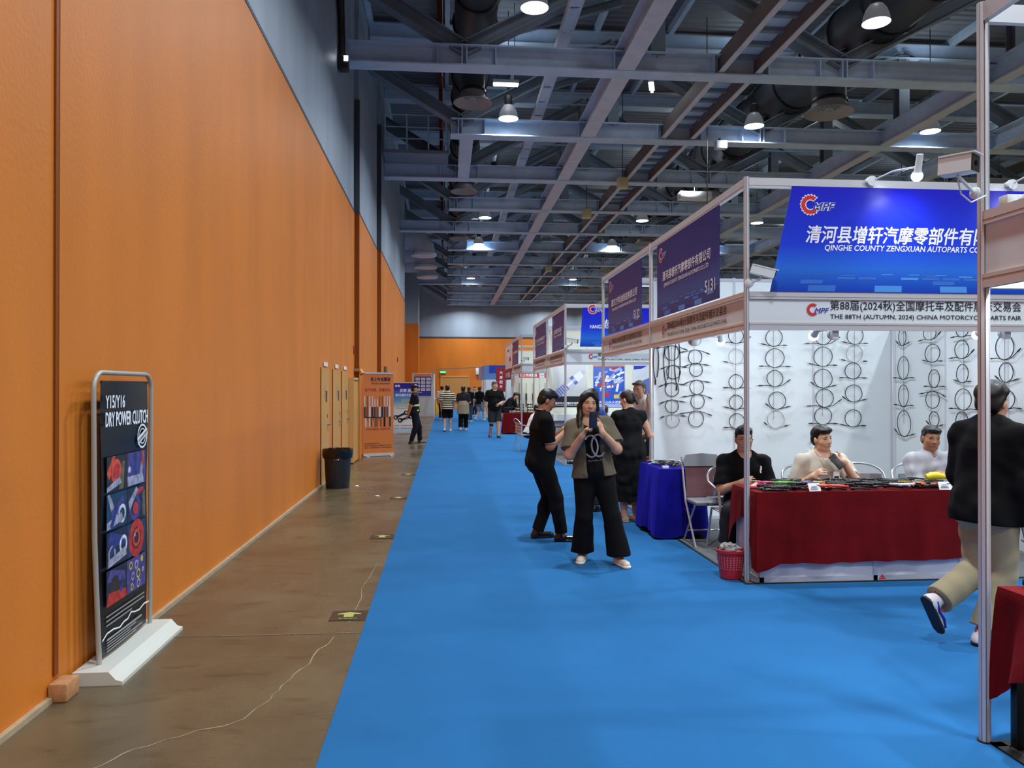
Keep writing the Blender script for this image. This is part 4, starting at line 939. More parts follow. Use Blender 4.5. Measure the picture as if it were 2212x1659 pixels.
part('sheet', lambda b: b.box(2.22, 2.66, 33.4, 33.42, 1.5, 2.55, RDS), t)
part('lettering', lambda b: [b.text(c, (2.44, 33.398, 2.26-.2*i), UX, ZUP, INK_W, h=.13, bold=.02, align='C') for i, c in enumerate('汽摩配件')], t)
part('pole', lambda b: b.cyl((2.44, 33.43, .0), (2.44, 33.43, 2.56), .015, ALU, 8), t)
t = thing('poster', 'red and white poster at the end of the far booth row, near the bending person', 'poster', (2.9, 30.6, .7))
part('sheet', lambda b: b.box(2.64, 3.3, 30.6, 30.62, .7, 2.1, PAPER), t); part('printed_picture', lambda b: (b.box(2.66, 3.28, 30.595, 30.6, 1.72, 2.06, mat('vivid orange red print', (232, 84, 50), .5)), b.lathe([(.1, 0), (.2, 0)], (2.95, 30.594, 1.5), PBLUE, 20, (0, -1, 0)), b.box(2.66, 3.28, 30.595, 30.6, .75, 1.2, RED)), t)
t = thing('fascia_sign', 'small dark red sign with white characters on the far booth row corner', 'sign', (2.57, 31.5, 2.2)); part('sheet', lambda b: b.box(2.55, 2.565, 29.8, 32.5, 2.0, 2.4, RDS), t); part('lettering', lambda b: b.text('昊士特减震器', (2.549, 32.2, 2.1), DN, ZUP, INK_W, h=.2, wd=2.1, bold=.02), t)
t = thing('round_table', 'small dark topped round table beside the man in the black polo', 'table', (2.75, 18.2, .012))
part('table_top', lambda b: b.lathe([(0, .74), (.4, .74), (.41, .755), (.4, .77), (0, .77)], (2.95, 18.2, 0), DARK, 28), t); part('pedestal', lambda b: (b.cyl((2.95, 18.2, .03), (2.95, 18.2, .74), .03, CHROME, 12), b.lathe([(0, .05), (.05, .05), (.24, .025), (.25, .012), (0, .012)], (2.95, 18.2, 0), CHROME, 24)), t)
t = thing('counter', 'white reception counter with a dark plinth at the spark plug booth corner', 'counter', (2.95, 16.8, .012))
part('body_panel', lambda b: b.box(2.66, 3.45, 16.5, 16.95, .08, .78, GREYP), t); part('plinth', lambda b: b.box(2.68, 3.43, 16.52, 16.93, .012, .08, BLACK), t); part('counter_top', lambda b: b.box(2.63, 3.48, 16.47, 16.98, .78, .82, WHITE), t)
t = thing('table', 'table under the red cloth in the booth behind the black dress woman', 'table', (3.1, 10.5, .012)); part('table_top', lambda b: b.box(2.72, 3.6, 9.75, 10.3, .7, .73, WHITE), t)
for x in (2.77, 3.55):
    for y in (9.8, 10.25): part('leg', lambda b: b.box(x-.015, x+.015, y-.015, y+.015, .012, .7, BLACK), t)
drape('tablecloth', 'red cloth on the table behind the black dress woman', 2.7, 3.62, 9.73, 10.32, .732, lambda x, y, sd: .1+.02*math.sin(x*11), VRED, amp=.015, waves=4, seed=33)

# --- surveillance cameras
def cctv(label, base, d, L, body, mount, bar=True, m=WHITE, face=BLACK, fat=1.):
    base, d = Vector(base), Vector(d).normalized(); t = thing('security_camera', label, 'camera', tuple(base))
    c = Vector(body)-base; sd = d.cross(ZUP).normalized(); u = sd.cross(d)
    b = MB(); b.obox(c, d, sd, u, L*.5, L*.19*fat, L*.17*fat, m); b.obox(c+u*L*.19*fat+d*L*.06, d, sd, u, L*.55, L*.21*fat, L*.025, m); b.build('housing', t, world=False)
    b = MB(); b.obox(c+d*L*.51, d, sd, u, L*.02, L*.18*fat, L*.16*fat, face); b.cyl(tuple(c+d*L*.51), tuple(c+d*L*.545), L*.1, mat('camera glass', (10, 12, 20), .1), 14); b.build('lens_front', t, world=False)
    b = MB(); j = c-u*L*.32; b.tube([tuple(c-u*L*.17), tuple(j)], L*.06, m, 8); b.tube([tuple(j), tuple(j*.4), (0, 0, 0)], L*.055, m, 8); b.build('bracket', t, world=False)
    b = MB(); mt = Vector(mount); b.lathe([(0, -L*.05), (L*.2, -L*.05), (L*.2, 0), (L*.1, L*.06), (0, L*.06)], (0, 0, 0), m, 18, mt); b.build('mount_plate', t, world=False)
cctv('white bullet camera on the corner post above the red table', (2.60, 6.39, 2.57), (.9, -.3, -.28), .2, (2.70, 6.34, 2.66), (-.5, -1, 0))
cctv('dark faced security camera on an arm from the nearest post', (2.475, 3.4, 2.585), (.55, -.83, -.04), .14, (2.325, 3.3, 2.68), (-1, -.2, 0), fat=1.6)
cctv('white bullet camera on the spark plug booth corner post', (2.60, 16.36, 2.55), (.9, -.3, -.15), .24, (2.72, 16.3, 2.68), (-.5, -1, 0))
cctv('white bullet camera on the far pegboard booth post', (2.57, 25.85, 2.52), (.9, -.3, -.1), .26, (2.68, 25.8, 2.66), (-.5, -1, 0))
b = MB(); b.tube([(2.52, 3.38, 2.57), (2.43, 3.36, 2.53), (2.36, 3.33, 2.56), (2.33, 3.31, 2.62)], .004, WHITE, 6); tag(b.build('camera_wire'), 'thin white wire looping under the camera on the nearest post', 'wire')
t = thing('arm_spotlight', 'white arm spotlight above the nearest blank name board', 'spotlight', (2.57, 3.3, 2.5), group=None)
b = MB(); b.tube([(0, 0, 0), (.05, -.05, .05), (.13, -.1, .06)], .007, WHITE, 8); b.rbox(-.03, .05, -.03, .03, -.005, .05, WHITE, .006); b.build('arm', t, world=False)
b = MB(); b.lathe([(0, -.1), (.02, -.1), (.022, .03), (.028, .045)], (.14, -.1, .09), WHITE, 16, (-.2, .1, -1)); b.build('lamp_head', t, world=False)
b = MB(); b.lathe([(.028, .04), (.036, .06), (.03, .085), (0, .095)], (.14, -.1, .09), BULB, 16, (-.2, .1, -1)); b.build('bulb', t, world=False)
ld = bpy.data.lights.new('spot_light', 'SPOT'); ld.energy = 120; ld.color = (.9, .96, 1); ld.spot_size = R(140); ld.spot_blend = 1.; ld.shadow_soft_size = .045
o = bpy.data.objects.new('spot_light', ld); COL.objects.link(o); o.parent = t; o.location = (.115, -.09, -.025); o.rotation_euler = Vector((-.35, .25, -1)).to_track_quat('-Z', 'Y').to_euler()
# ================================================================== PEOPLE: bodies and clothes grown as smooth surfaces over a posed skeleton
V3 = lambda *a: np.array(a, float)
def nrm(v): v = np.asarray(v, float); return v/(np.linalg.norm(v)+1e-12)
def rot(axis, deg):
    return np.array(Matrix.Rotation(R(deg), 3, Vector(axis)))
class Field:
    def __init__(s, lo, hi, h, zfine=None):
        s.h = h
        s.x = np.arange(lo[0], hi[0], h); s.y = np.arange(lo[1], hi[1], h); s.z = np.arange(lo[2], hi[2], h)
        s.D = np.full((len(s.x), len(s.y), len(s.z)), 9., np.float32)
    def sub(s, lo, hi, m):
        i = [(max(0, int(np.searchsorted(a, lo[k]-m))), int(np.searchsorted(a, hi[k]+m))) for k, a in enumerate((s.x, s.y, s.z))]
        sl = tuple(slice(*q) for q in i)
        return sl, (s.x[sl[0]][:, None, None], s.y[sl[1]][None, :, None], s.z[sl[2]][None, None, :])
    def put(s, f, lo, hi, k=.02, cuts=(), op='u'):
        m = k+3*s.h+.012
        sl, p = s.sub(lo, hi, m)
        if any(q.stop <= q.start for q in sl): return
        d = f(*p)
        for c, n in cuts: d = np.maximum(d, (p[0]-c[0])*n[0]+(p[1]-c[1])*n[1]+(p[2]-c[2])*n[2])
        A = s.D[sl]
        if op == 'u':
            hh = np.maximum(k-np.abs(A-d), 0)/k if k > 0 else 0
            s.D[sl] = np.minimum(A, d)-hh*hh*k*.25
        else:
            d = -d; hh = np.maximum(k-np.abs(A-d), 0)/k if k > 0 else 0
            s.D[sl] = np.maximum(A, d)+hh*hh*k*.25
    def seg(s, a, b, ra, rb, k=.02, flat=None, fl=1., cuts=(), op='u'):
        a, b = np.asarray(a, float), np.asarray(b, float); ab = b-a; L2 = ab@ab+1e-12; mr = max(ra, rb)*max(1., fl)
        if flat is not None: ax = nrm(flat)
        def f(x, y, z):
            px, py, pz = x-a[0], y-a[1], z-a[2]
            t = np.clip((px*ab[0]+py*ab[1]+pz*ab[2])/L2, 0, 1)
            qx, qy, qz = px-t*ab[0], py-t*ab[1], pz-t*ab[2]
            if flat is not None:
                g = (qx*ax[0]+qy*ax[1]+qz*ax[2])*(1/fl-1); qx = qx+g*ax[0]; qy = qy+g*ax[1]; qz = qz+g*ax[2]
            return (np.sqrt(qx*qx+qy*qy+qz*qz)-(ra+(rb-ra)*t))*(1. if flat is None else min(1., (1+fl)/2))
        s.put(f, np.minimum(a, b)-mr, np.maximum(a, b)+mr, k, cuts, op)
    def ell(s, c, r, M=None, k=.02, cuts=(), op='u'):
        c = np.asarray(c, float); r = np.asarray(r, float); M = np.eye(3) if M is None else np.asarray(M)  # columns = axes
        def f(x, y, z):
            px, py, pz = x-c[0], y-c[1], z-c[2]
            q = [(px*M[0, i]+py*M[1, i]+pz*M[2, i]) for i in range(3)]
            k0 = np.sqrt(sum((q[i]/r[i])**2 for i in range(3))); k1 = np.sqrt(sum((q[i]/r[i]**2)**2 for i in range(3)))+1e-9
            return k0*(k0-1)/k1
        m = max(r); s.put(f, c-m, c+m, k, cuts, op)
    def cut(s, c, n):
        s.D = np.maximum(s.D, ((s.x-c[0])*n[0])[:, None, None]+((s.y-c[1])*n[1])[None, :, None]+((s.z-c[2])*n[2])[None, None, :]).astype(np.float32)
    def wrinkle(s, amp, seed, fr=38.):
        rr = np.random.RandomState(seed); near = np.abs(s.D) < .05
        ix = np.nonzero(near); X, Y, Z = s.x[ix[0]], s.y[ix[1]], s.z[ix[2]]
        w_ = 0
        for i in range(5):
            d = nrm(rr.normal(size=3)*[1, 1, .8]); w_ = w_+np.sin((X*d[0]+Y*d[1]+Z*d[2])*fr*rr.uniform(.6, 1.5)+rr.uniform(0, 6)+1.3*np.sin(Z*14+i+X*9))
        s.D[ix] += (amp*.35*w_).astype(np.float32)
    def hit(s, o, d):
        """first surface point along a ray that comes from outside"""
        o = np.asarray(o, float); d = nrm(d)
        for i in range(int(.14/(s.h*.25))):
            p = o+d*i*s.h*.25
            q = [(p[0]-s.x[0])/s.h, (p[1]-s.y[0])/s.h, (p[2]-s.z[0])/s.h]; b = [int(math.floor(t)) for t in q]
            if min(b) < 0 or b[0] >= len(s.x)-1 or b[1] >= len(s.y)-1 or b[2] >= len(s.z)-1: continue
            fx, fy, fz = [q[j]-b[j] for j in range(3)]; C = s.D[b[0]:b[0]+2, b[1]:b[1]+2, b[2]:b[2]+2]
            v = (C[0]*(1-fx)+C[1]*fx); v = v[0]*(1-fy)+v[1]*fy; v = v[0]*(1-fz)+v[1]*fz
            if v <= 0: return p
        return o+d*.05
    def mesh(s, name, mats, parent, keep=None, **tags):
        D = s.D; neg = D < 0
        if not neg.any(): return None
        nx, ny, nz = D.shape
        cs = neg[:-1, :-1, :-1].astype(np.int8)
        tot = np.zeros((nx-1, ny-1, nz-1), np.int8)
        for dx in (0, 1):
            for dy in (0, 1):
                for dz in (0, 1): tot += neg[dx:nx-1+dx, dy:ny-1+dy, dz:nz-1+dz]
        act = (tot > 0) & (tot < 8); ci = np.nonzero(act); n = len(ci[0])
        idx = np.full(act.shape, -1, np.int64); idx[ci] = np.arange(n)
        acc = np.zeros((n, 3)); cnt = np.zeros(n)
        co = {(dx, dy, dz): D[ci[0]+dx, ci[1]+dy, ci[2]+dz].astype(float) for dx in (0, 1) for dy in (0, 1) for dz in (0, 1)}
        for a in co:
            for ax in range(3):
                if a[ax] == 0:
                    b = list(a); b[ax] = 1; b = tuple(b); va, vb = co[a], co[b]; x_ = (va < 0) != (vb < 0)
                    t = np.where(x_, va/np.where(x_, va-vb, 1), 0)
                    p = np.zeros((n, 3)); p[:] = a; p[:, ax] = t
                    acc += p*x_[:, None]; cnt += x_
        v = acc/np.maximum(cnt, 1)[:, None]+np.stack(ci, 1)
        v = v*s.h+np.array([s.x[0], s.y[0], s.z[0]])
        F = []
        for ax in range(3):
            o1, o2 = [(1, 2), (2, 0), (0, 1)][ax]
            sl = [slice(1, -1)]*3; sl[ax] = slice(0, -1); sh = [slice(1, -1)]*3; sh[ax] = slice(1, None)
            a = neg[tuple(sl)]; b = neg[tuple(sh)]; e = np.nonzero(a != b)
            if not len(e[0]): continue
            base = [e[0].copy(), e[1].copy(), e[2].copy()]
            for q in range(3):
                if q != ax: base[q] = base[q]+1
            def at(d1, d2):
                c = [base[0].copy(), base[1].copy(), base[2].copy()]; c[o1] = c[o1]-d1; c[o2] = c[o2]-d2; return idx[c[0], c[1], c[2]]
            q = np.stack([at(1, 1), at(0, 1), at(0, 0), at(1, 0)], 1); fl = b[e]
            q[fl] = q[fl][:, ::-1]; F.append(q)
        F = np.concatenate(F); F = F[(F >= 0).all(1)]
        # one pass of smoothing
        for _ in range(1):
            sm = v.copy(); c = np.ones(n)
            for i in range(4):
                np.add.at(sm, F[:, i], v[F[:, (i+1) % 4]]); np.add.at(c, F[:, i], 1)
            v = .5*v+.5*sm/c[:, None]
        me = bpy.data.meshes.new(name); me.vertices.add(n); me.vertices.foreach_set('co', v.astype(np.float32).ravel())
        me.loops.add(F.size); me.loops.foreach_set('vertex_index', F.astype(np.int32).ravel())
        me.polygons.add(len(F)); me.polygons.foreach_set('loop_start', np.arange(0, F.size, 4, dtype=np.int32))
        me.polygons.foreach_set('use_smooth', np.ones(len(F), bool))
        for m in (mats if isinstance(mats, (list, tuple)) else [mats]): me.materials.append(m)
        me.update(calc_edges=True); me.validate()
        o = bpy.data.objects.new(name, me); COL.objects.link(o); o.parent = parent
        if tags: tag(o, **tags)
        return o

def skin(name, col):
    m = mat(name, col, .5, spec=.4); b = m.node_tree.nodes['Principled BSDF']
    b.inputs['Subsurface Weight'].default_value = .0
    return m
SKIN = skin('warm skin', (206, 158, 128)); SKIN_P = skin('pale skin', (222, 178, 150)); SKIN_D = skin('tanned skin', (178, 126, 96))
HAIRB = mat('black hair', (16, 14, 15), .42, spec=.5, bump=.12, bscale=260); HAIRG = mat('greying short hair', (92, 84, 76), .6)
LASH = mat('dark eye', (30, 20, 18), .35); LIP = mat('lip', (160, 92, 84), .5)
def cloth(name, col, rough=.85, sheen=.1, **k): return mat(name, col, rough, spec=.2, sheen=sheen, bump=k.pop('bump', .05), bscale=k.pop('bscale', 420), **k)
BLK = cloth('black cotton', (9, 9, 11), sheen=0); BLK2 = cloth('black trouser cloth', (8, 8, 10), sheen=0); NAVY = cloth('navy uniform cloth', (16, 18, 32), sheen=0)

def ik(S, W, l1, l2, pole):
    S, W = np.asarray(S, float), np.asarray(W, float); d = W-S; L = np.linalg.norm(d); mx = (l1+l2)*.995
    if L > mx: W = S+d/L*mx; d = W-S; L = mx
    a = (l1*l1-l2*l2+L*L)/(2*L); h_ = math.sqrt(max(l1*l1-a*a, 0)); u = d/L
    p = np.asarray(pole, float); p = p-u*(p@u); p = nrm(p)
    return S+u*a+p*h_, W

def person(label, loc, yaw, H=1.7, girth=1., female=False, belly=0., hip=None, lean=0., side=0., twist=0., head=(0, 0, 0),
           rh=None, lh=None, rp=(.5, -.6, -.6), lp=(-.5, -.6, -.6), rf=None, lf=None, rft=(0, 0), lft=(0, 0), knee=((0, 1, .1), (0, 1, .1)),
           rhand=None, lhand=None, skinm=None, clothes=(), hair='short', hairm=None, shoe=None, h=.008, face=True, group=None, seed=1, z0=.006, cap=None, glasses=False):
    s = H/1.7; skinm = skinm or SKIN; hairm = hairm or HAIRB
    root = thing('person', label, 'person', (loc[0], loc[1], z0), -R(yaw), group)
    l1, l2 = .415*s, .40*s
    rf = V3(.09*s, 0, .075*s) if rf is None else V3(*rf); lf = V3(-.09*s, 0, .075*s) if lf is None else V3(*lf)
    P = V3(*hip) if hip is not None else V3(0, 0, min([.94*s]+[math.sqrt(max(.1, (.992*(l1+l2))**2-(a[0]-q*.088*s)**2-a[1]**2))+a[2]+.05*s for a, q in ((rf, 1), (lf, -1)) if a[2] < .13*s]))
    T = rot((0, 0, 1), -twist)@rot((1, 0, 0), -lean)@rot((0, 1, 0), side)
    r, f, u = T@V3(1, 0, 0), T@V3(0, 1, 0), T@V3(0, 0, 1)
    r0, f0 = V3(1, 0, 0), V3(0, 1, 0)
    sw = (.158 if female else .182)*s*(.6+.4*girth); g = girth
    waist, chest, neckb = P+u*.13*s, P+u*.33*s, P+u*.495*s
    SR, SL = P+u*.425*s+r*sw, P+u*.425*s-r*sw
    HT = rot((0, 0, 1), -twist-head[0])@rot((1, 0, 0), -(lean*.35+head[1]))@rot((0, 1, 0), side*.3+head[2])
    hr, hf, hu = HT@V3(1, 0, 0), HT@V3(0, 1, 0), HT@V3(0, 0, 1)
    hs = s*(1.0 if not female else .97)
    Cn = neckb+nrm(u*.7+hu*.5+hf*.12)*.148*s
    hp = lambda a, b, c: Cn+hr*a*hs+hf*b*hs+hu*c*hs
    M = np.stack([hr, hf, hu], 1); MT = np.stack([r, f, u], 1)
    HR_, HL_ = P+r0*.088*s-V3(0, 0, .05*s), P-r0*.088*s-V3(0, 0, .05*s)
    KR, AR = ik(HR_, rf, l1, l2, knee[0]); KL, AL = ik(HL_, lf, l1, l2, knee[1])
    a1, a2 = .29*s, .255*s
    rh = SR+u*-.53*s+f*.05*s+r*.05 if rh is None else V3(*rh); lh = SL+u*-.53*s+f*.05*s-r*.05 if lh is None else V3(*lh)
    ER, WR = ik(SR, rh, a1, a2, T@V3(*rp)); EL, WL = ik(SL, lh, a1, a2, T@V3(*lp))
    pts = np.array([P, SR, SL, Cn, KR, KL, AR, AL, ER, EL, WR, WL])
    lo = pts.min(0)-V3(.26, .26, .16)*max(1, g); hi = pts.max(0)+V3(.26, .26, .2)*max(1, g); lo[2] = max(lo[2], -.03)
    F = lambda: Field(lo, hi, h)
    def torso(B, o=0., k=.05, fl=.7):
        B.seg(P-u*.0, waist, (.15 if female else .142)*s*g+o, (.128 if female else .132)*s*g+o, k, f, fl+.1+belly*.5)
        B.seg(waist, chest, (.128 if female else .132)*s*g+o, (.14 if female else .158)*s*g+o, k, f, fl)
        B.seg(chest, P+u*.42*s, (.14 if female else .158)*s*g+o, .105*s+o, k, f, fl)
        [B.seg(neckb-u*.025*s+(S_-neckb)*.1, S_-u*.004*s, .05*s+o*.6, .044*s+o*.8, .035) for S_ in (SR, SL)]
        B.seg(neckb-u*.03*s, neckb+u*.02*s, .062*s+o*.5, .05*s+o*.3, .05)
        if belly: B.ell(waist+f*belly*.55+u*.0, (.12*s*g+o, .1*s*g+belly*.5+o, .15*s), MT, k=.06)
        if female:
            for q in (-1, 1): B.ell(chest+r*q*.07*s*g+f*.075*s*g+u*.01, (.062*s*g+o, .06*s*g+o, .062*s*g+o), MT, k=.04)
        for q in (-1, 1): B.ell(P+r0*q*.06*s-f0*.055*s*g-V3(0, 0, .05*s), (.09*s*g+o, .085*s*g+o, .1*s+o), k=.05)
    def arm(B, S_, E_, W_, o=0., upto=2., k=.03, loose=0.):
        t1 = min(upto, 1.); e = S_+(E_-S_)*t1; d = nrm(E_-S_)
        B.seg(S_, e, .052*s*(.5+.5*g)+o, .044*s*(.5+.5*g)+o+loose, k, cuts=[(e, d)] if upto <= 1 else ())
        if upto > 1:
            e2 = E_+(W_-E_)*(upto-1); d2 = nrm(W_-E_)
            q = min(1, upto-1)
            B.seg(E_, e2, .044*s*(.5+.5*g)+o+loose*.5, (.044-.014*q)*s*(.5+.5*g)+o+loose, k, cuts=[(e2, d2)] if upto < 2 else ())
    def leg(B, H_, K_, A_, o=0., upto=2., k=.03, flare=0., cutdir=None):
        t1 = min(upto, 1.); e = H_+(K_-H_)*t1; d = nrm(K_-H_); gg = .5+.5*g
        B.seg(H_, e, .09*s*gg+o, (.09-.03*t1)*s*gg+o+(flare if upto <= 1 else 0), k+.02, cuts=[(e, d)] if upto <= 1 else ())
        if upto > 1:
            e2 = K_+(A_-K_)*(upto-1); d2 = nrm(A_-K_) if cutdir is None else nrm(cutdir); q = min(1, upto-1)
            B.seg(K_, e2, .058*s*gg+o, (.058-.02*q)*s*gg+o+flare, k, cuts=[(e2, d2)] if (upto < 2 or flare) else ())
            B.ell(K_+(A_-K_)*.3-nrm(np.cross(d2, r0))*-.012*s, (.048*s*gg+o, .05*s*gg+o, .1*s), k=.04)
    def fingers(B, W_, E_, spec, sgn):
        fd = nrm(W_-E_)
        spec = spec or {}
        d = nrm(spec.get('d', fd)); n = np.asarray(spec.get('n', -sgn*r*.8-f*.2 if False else V3(-sgn, 0, 0)), float); n = nrm(n-d*(n@d))
        t = np.cross(d, n)*(-sgn) if 't' not in spec else nrm(spec['t'])   # towards the thumb
        t = nrm(t-d*(t@d)); q = s*(.93 if female else 1.)
        curl = spec.get('curl', 22); sp = spec.get('spread', .12)
        B.seg(W_-d*.01, W_+d*.028*q, .026*q, .03*q, .02, n, .7)
        B.seg(W_+d*.035*q, W_+d*.078*q, .038*q, .042*q, .015, n, .36)
        for i, (L, rr_) in enumerate(((.070, .0088), (.078, .009), (.072, .0086), (.056, .0076))):
            c_ = curl[i] if hasattr(curl, '__len__') else curl*(1+.12*i)
            b = W_+d*.088*q+t*(1.5-i)*.0195*q; dd = nrm(d+t*(1.5-i)*sp); ax = np.cross(dd, n)
            for j, fr in enumerate((.44, .32, .24)):
                dd = rot(ax, c_*(.8 if j == 0 else 1.1))@dd
                e = b+dd*L*fr*q; B.seg(b, e, (rr_-.0007*j)*q, (rr_-.0007*(j+1))*q, .006); b = e
        td = spec.get('thumb', nrm(d*.75+t*.75+n*.25)); b = W_+d*.03*q+t*.028*q
        B.seg(b, b+td*.04*q, .0135*q, .0115*q, .014); b2 = b+td*.04*q; td2 = nrm(td+d*.35+n*.15); B.seg(b2, b2+td2*.032*q, .0108*q, .0088*q, .008)
    def skull(B, o=0., k=.02):
        B.ell(hp(0, -.012, .03), (.074*hs+o, .093*hs+o, .088*hs+o), M, k=k)
    # ---- the body, one surface
    B = F(); torso(B)
    arm(B, SR, ER, WR); arm(B, SL, EL, WL); leg(B, HR_, KR, AR); leg(B, HL_, KL, AL)
    for S_, e_ in ((SR, 1), (SL, -1)): B.ell(S_-u*.01, (.05*s, .05*s, .05*s), MT, k=.035)
    fingers(B, WR, ER, rhand, 1); fingers(B, WL, EL, lhand, -1)
    B.seg(neckb-u*.02*s, hp(0, -.012, -.05), .056*s*(.6+.4*g if not female else .82), .052*s*(.6+.4*g if not female else .82), .03)
    skull(B, 0, .02)
    B.ell(hp(0, .024, -.038), (.061*hs, .066*hs, .079*hs), M, k=.03)
    B.seg(hp(-.032, .03, -.085), hp(.032, .03, -.085), .03*hs, .03*hs, .03)
    B.seg(hp(0, .062, -.096), hp(0, .066, -.1), .017*hs, .017*hs, .025)
    for q in (-1, 1):
        B.ell(hp(q*.04, .048, -.03), (.026*hs,)*3, M, k=.03)
        B.ell(hp(q*.077, -.008, -.012), (.011*hs, .02*hs, .031*hs), M, k=.01)
        B.ell(hp(q*.033, .094, .004), (.017*hs, .012*hs, .009*hs), M, k=.012, op='s')
    B.seg(hp(-.04, .073, .022), hp(.04, .073, .022), .012*hs, .012*hs, .018)
    B.seg(hp(0, .083, .006), hp(0, .104, -.03), .0085*hs, .0125*hs, .014); B.seg(hp(-.013, .095, -.035), hp(.013, .095, -.035), .0085*hs, .0085*hs, .01)
    B.seg(hp(-.02, .084, -.066), hp(.02, .084, -.066), .009*hs, .009*hs, .012)
    for K_, A_, ft in ((KR, AR, rft), (KL, AL, lft)):
        fm = rot((0, 0, 1), -ft[0])@rot((1, 0, 0), -ft[1]); fd, fu = fm@V3(0, 1, 0), fm@V3(0, 0, 1)
        B.seg(A_-fd*.03*s-fu*.03*s, A_+fd*.13*s-fu*.045*s, .034*s, .026*s, .03)
    body = B.mesh('body', skinm, root)
    # ---- clothes
    for ci, c in enumerate(clothes):
        G = F(); o = c.get('off', .012); ty = c['type']
        if ty in ('top', 'jacket', 'dress'):
            torso(G, o+c.get('loose', 0)*.6)
            hem = P+u*c.get('hem', -.06)*s
            lw = c.get('loose', 0)
            G.seg(P+u*.02*s, hem-u*.05, (.148*s*g)+o+lw, (.150*s*g)+o+lw+c.get('flare', 0), .05, f, .8+belly*.4)
            if ty == 'dress':
                for k_ in range(1):
                    e = V3(P[0], P[1]-.0, c['skirt']*s)
                    G.seg(P+V3(0, 0, -.02), e, .165*s*g+o, c.get('wide', .23)*s, .06, f0, .82)
                hem = V3(0, 0, c['skirt']*s)
            sl = c.get('sleeve', .6)
            for S_, E_, W_ in ((SR, ER, WR), (SL, EL, WL)):
                if sl > 0: arm(G, S_, E_, W_, o, sl, .045, c.get('cuffloose', .012)); G.ell(S_-u*.01, (.05*s+o, .05*s+o, .05*s+o), MT, k=.035)
                else: G.ell(S_-u*.02-nrm(S_-P)*.0, (.058*s+o, .056*s+o, .06*s+o), MT, k=.04)
            if c.get('wr', .004): G.wrinkle(c.get('wr', .004), seed*7+ci)
            nr = c.get('neck', .066)*s
            if not c.get('collar'):
                G.seg(neckb+f*.035*s-u*.005*s, neckb+u*.2+f*.05*s, nr, nr*1.25, .012, op='s')
                if c.get('vneck'): G.seg(neckb+f*.09*s-u*c['vneck'], neckb+u*.12+f*.06*s, .02, .1, .01, op='s')
            else:
                C_ = F(); qg = .7+.3*g
                C_.seg(neckb-u*.025*s-f*.01*s, neckb+u*.045*s-f*.004*s, .086*s*qg, .067*s*qg, .0, cuts=[(neckb+u*.045*s, nrm(u-f*.5))])
                C_.seg(neckb-u*.06*s-f*.01*s, neckb+u*.2, .058*s*qg, .058*s*qg, .006, op='s'); C_.seg(neckb+f*.1*s-u*.09, neckb+u*.1+f*.1*s, .012, .05, .006, op='s')
                C_.mesh('collar', c['mat'], root)
                G.seg(neckb-u*.0*s, neckb+u*.2, .052*s*(.7+.3*g), .058*s*(.7+.3*g), .008, op='s'); G.seg(neckb+f*.09*s-u*c.get('vneck', .05), neckb+u*.12+f*.1*s, .008, .06, .01, op='s')
            if ty == 'jacket':
                G.seg(P+f*.3+u*-.3, P+f*.28+u*.6, c.get('open', .07), c.get('open2', .05), .02, f, 3.5, op='s')
            G.cut(hem, -u if ty != 'dress' else V3(0, 0, -1))
        elif ty in ('pants', 'shorts'):
            up = c.get('upto', 1.96); fl = c.get('flare', .02)
            G.seg(P-u*.0, P+u*.1*s, (.15 if female else .142)*s*g+o, (.135)*s*g+o, .05, f, .82+belly*.4, cuts=[(P+u*c.get('top', .1)*s, u)])
            for q in (-1, 1): G.ell(P+r0*q*.06*s-f0*.055*s*g-V3(0, 0, .05*s), (.09*s*g+o, .085*s*g+o, .1*s+o), k=.05)
            leg(G, HR_, KR, AR, o, up, .02, fl, c.get('cutdir')); leg(G, HL_, KL, AL, o, up, .02, fl, c.get('cutdir'))
            if c.get('wr', .004): G.wrinkle(c.get('wr', .004), seed*5+ci, 30)
        elif ty == 'tied':   # a shirt knotted round the waist, hanging behind
            G.seg(P+u*.08*s, P+u*.02*s, .16*s*g+.03, .17*s*g+.03, .03, f, .82); G.seg(P-f0*.05, P-f0*.07-V3(0, 0, .32*s), .2*s*g, .215*s*g, .03, f0, .7, cuts=[(P-V3(0, 0, .3*s), V3(0, 0, -1)), (P+f0*.05, f0)])
            G.wrinkle(.003, seed)
        elif ty == 'vestband':
            for zc in c['z']: G.seg(P+u*(zc-.02)*s, P+u*(zc+.02)*s, .15*s*g+o, .15*s*g+o, .01, f, .78, cuts=[(P+u*(zc+.025)*s, u), (P+u*(zc-.025)*s, -u)])
        G.mesh(c.get('name', {'top': 'shirt', 'pants': 'trousers', 'jacket': 'jacket', 'dress': 'dress', 'shorts': 'shorts', 'tied': 'tied_shirt', 'vestband': 'reflective_band'}[ty]), c['mat'], root)
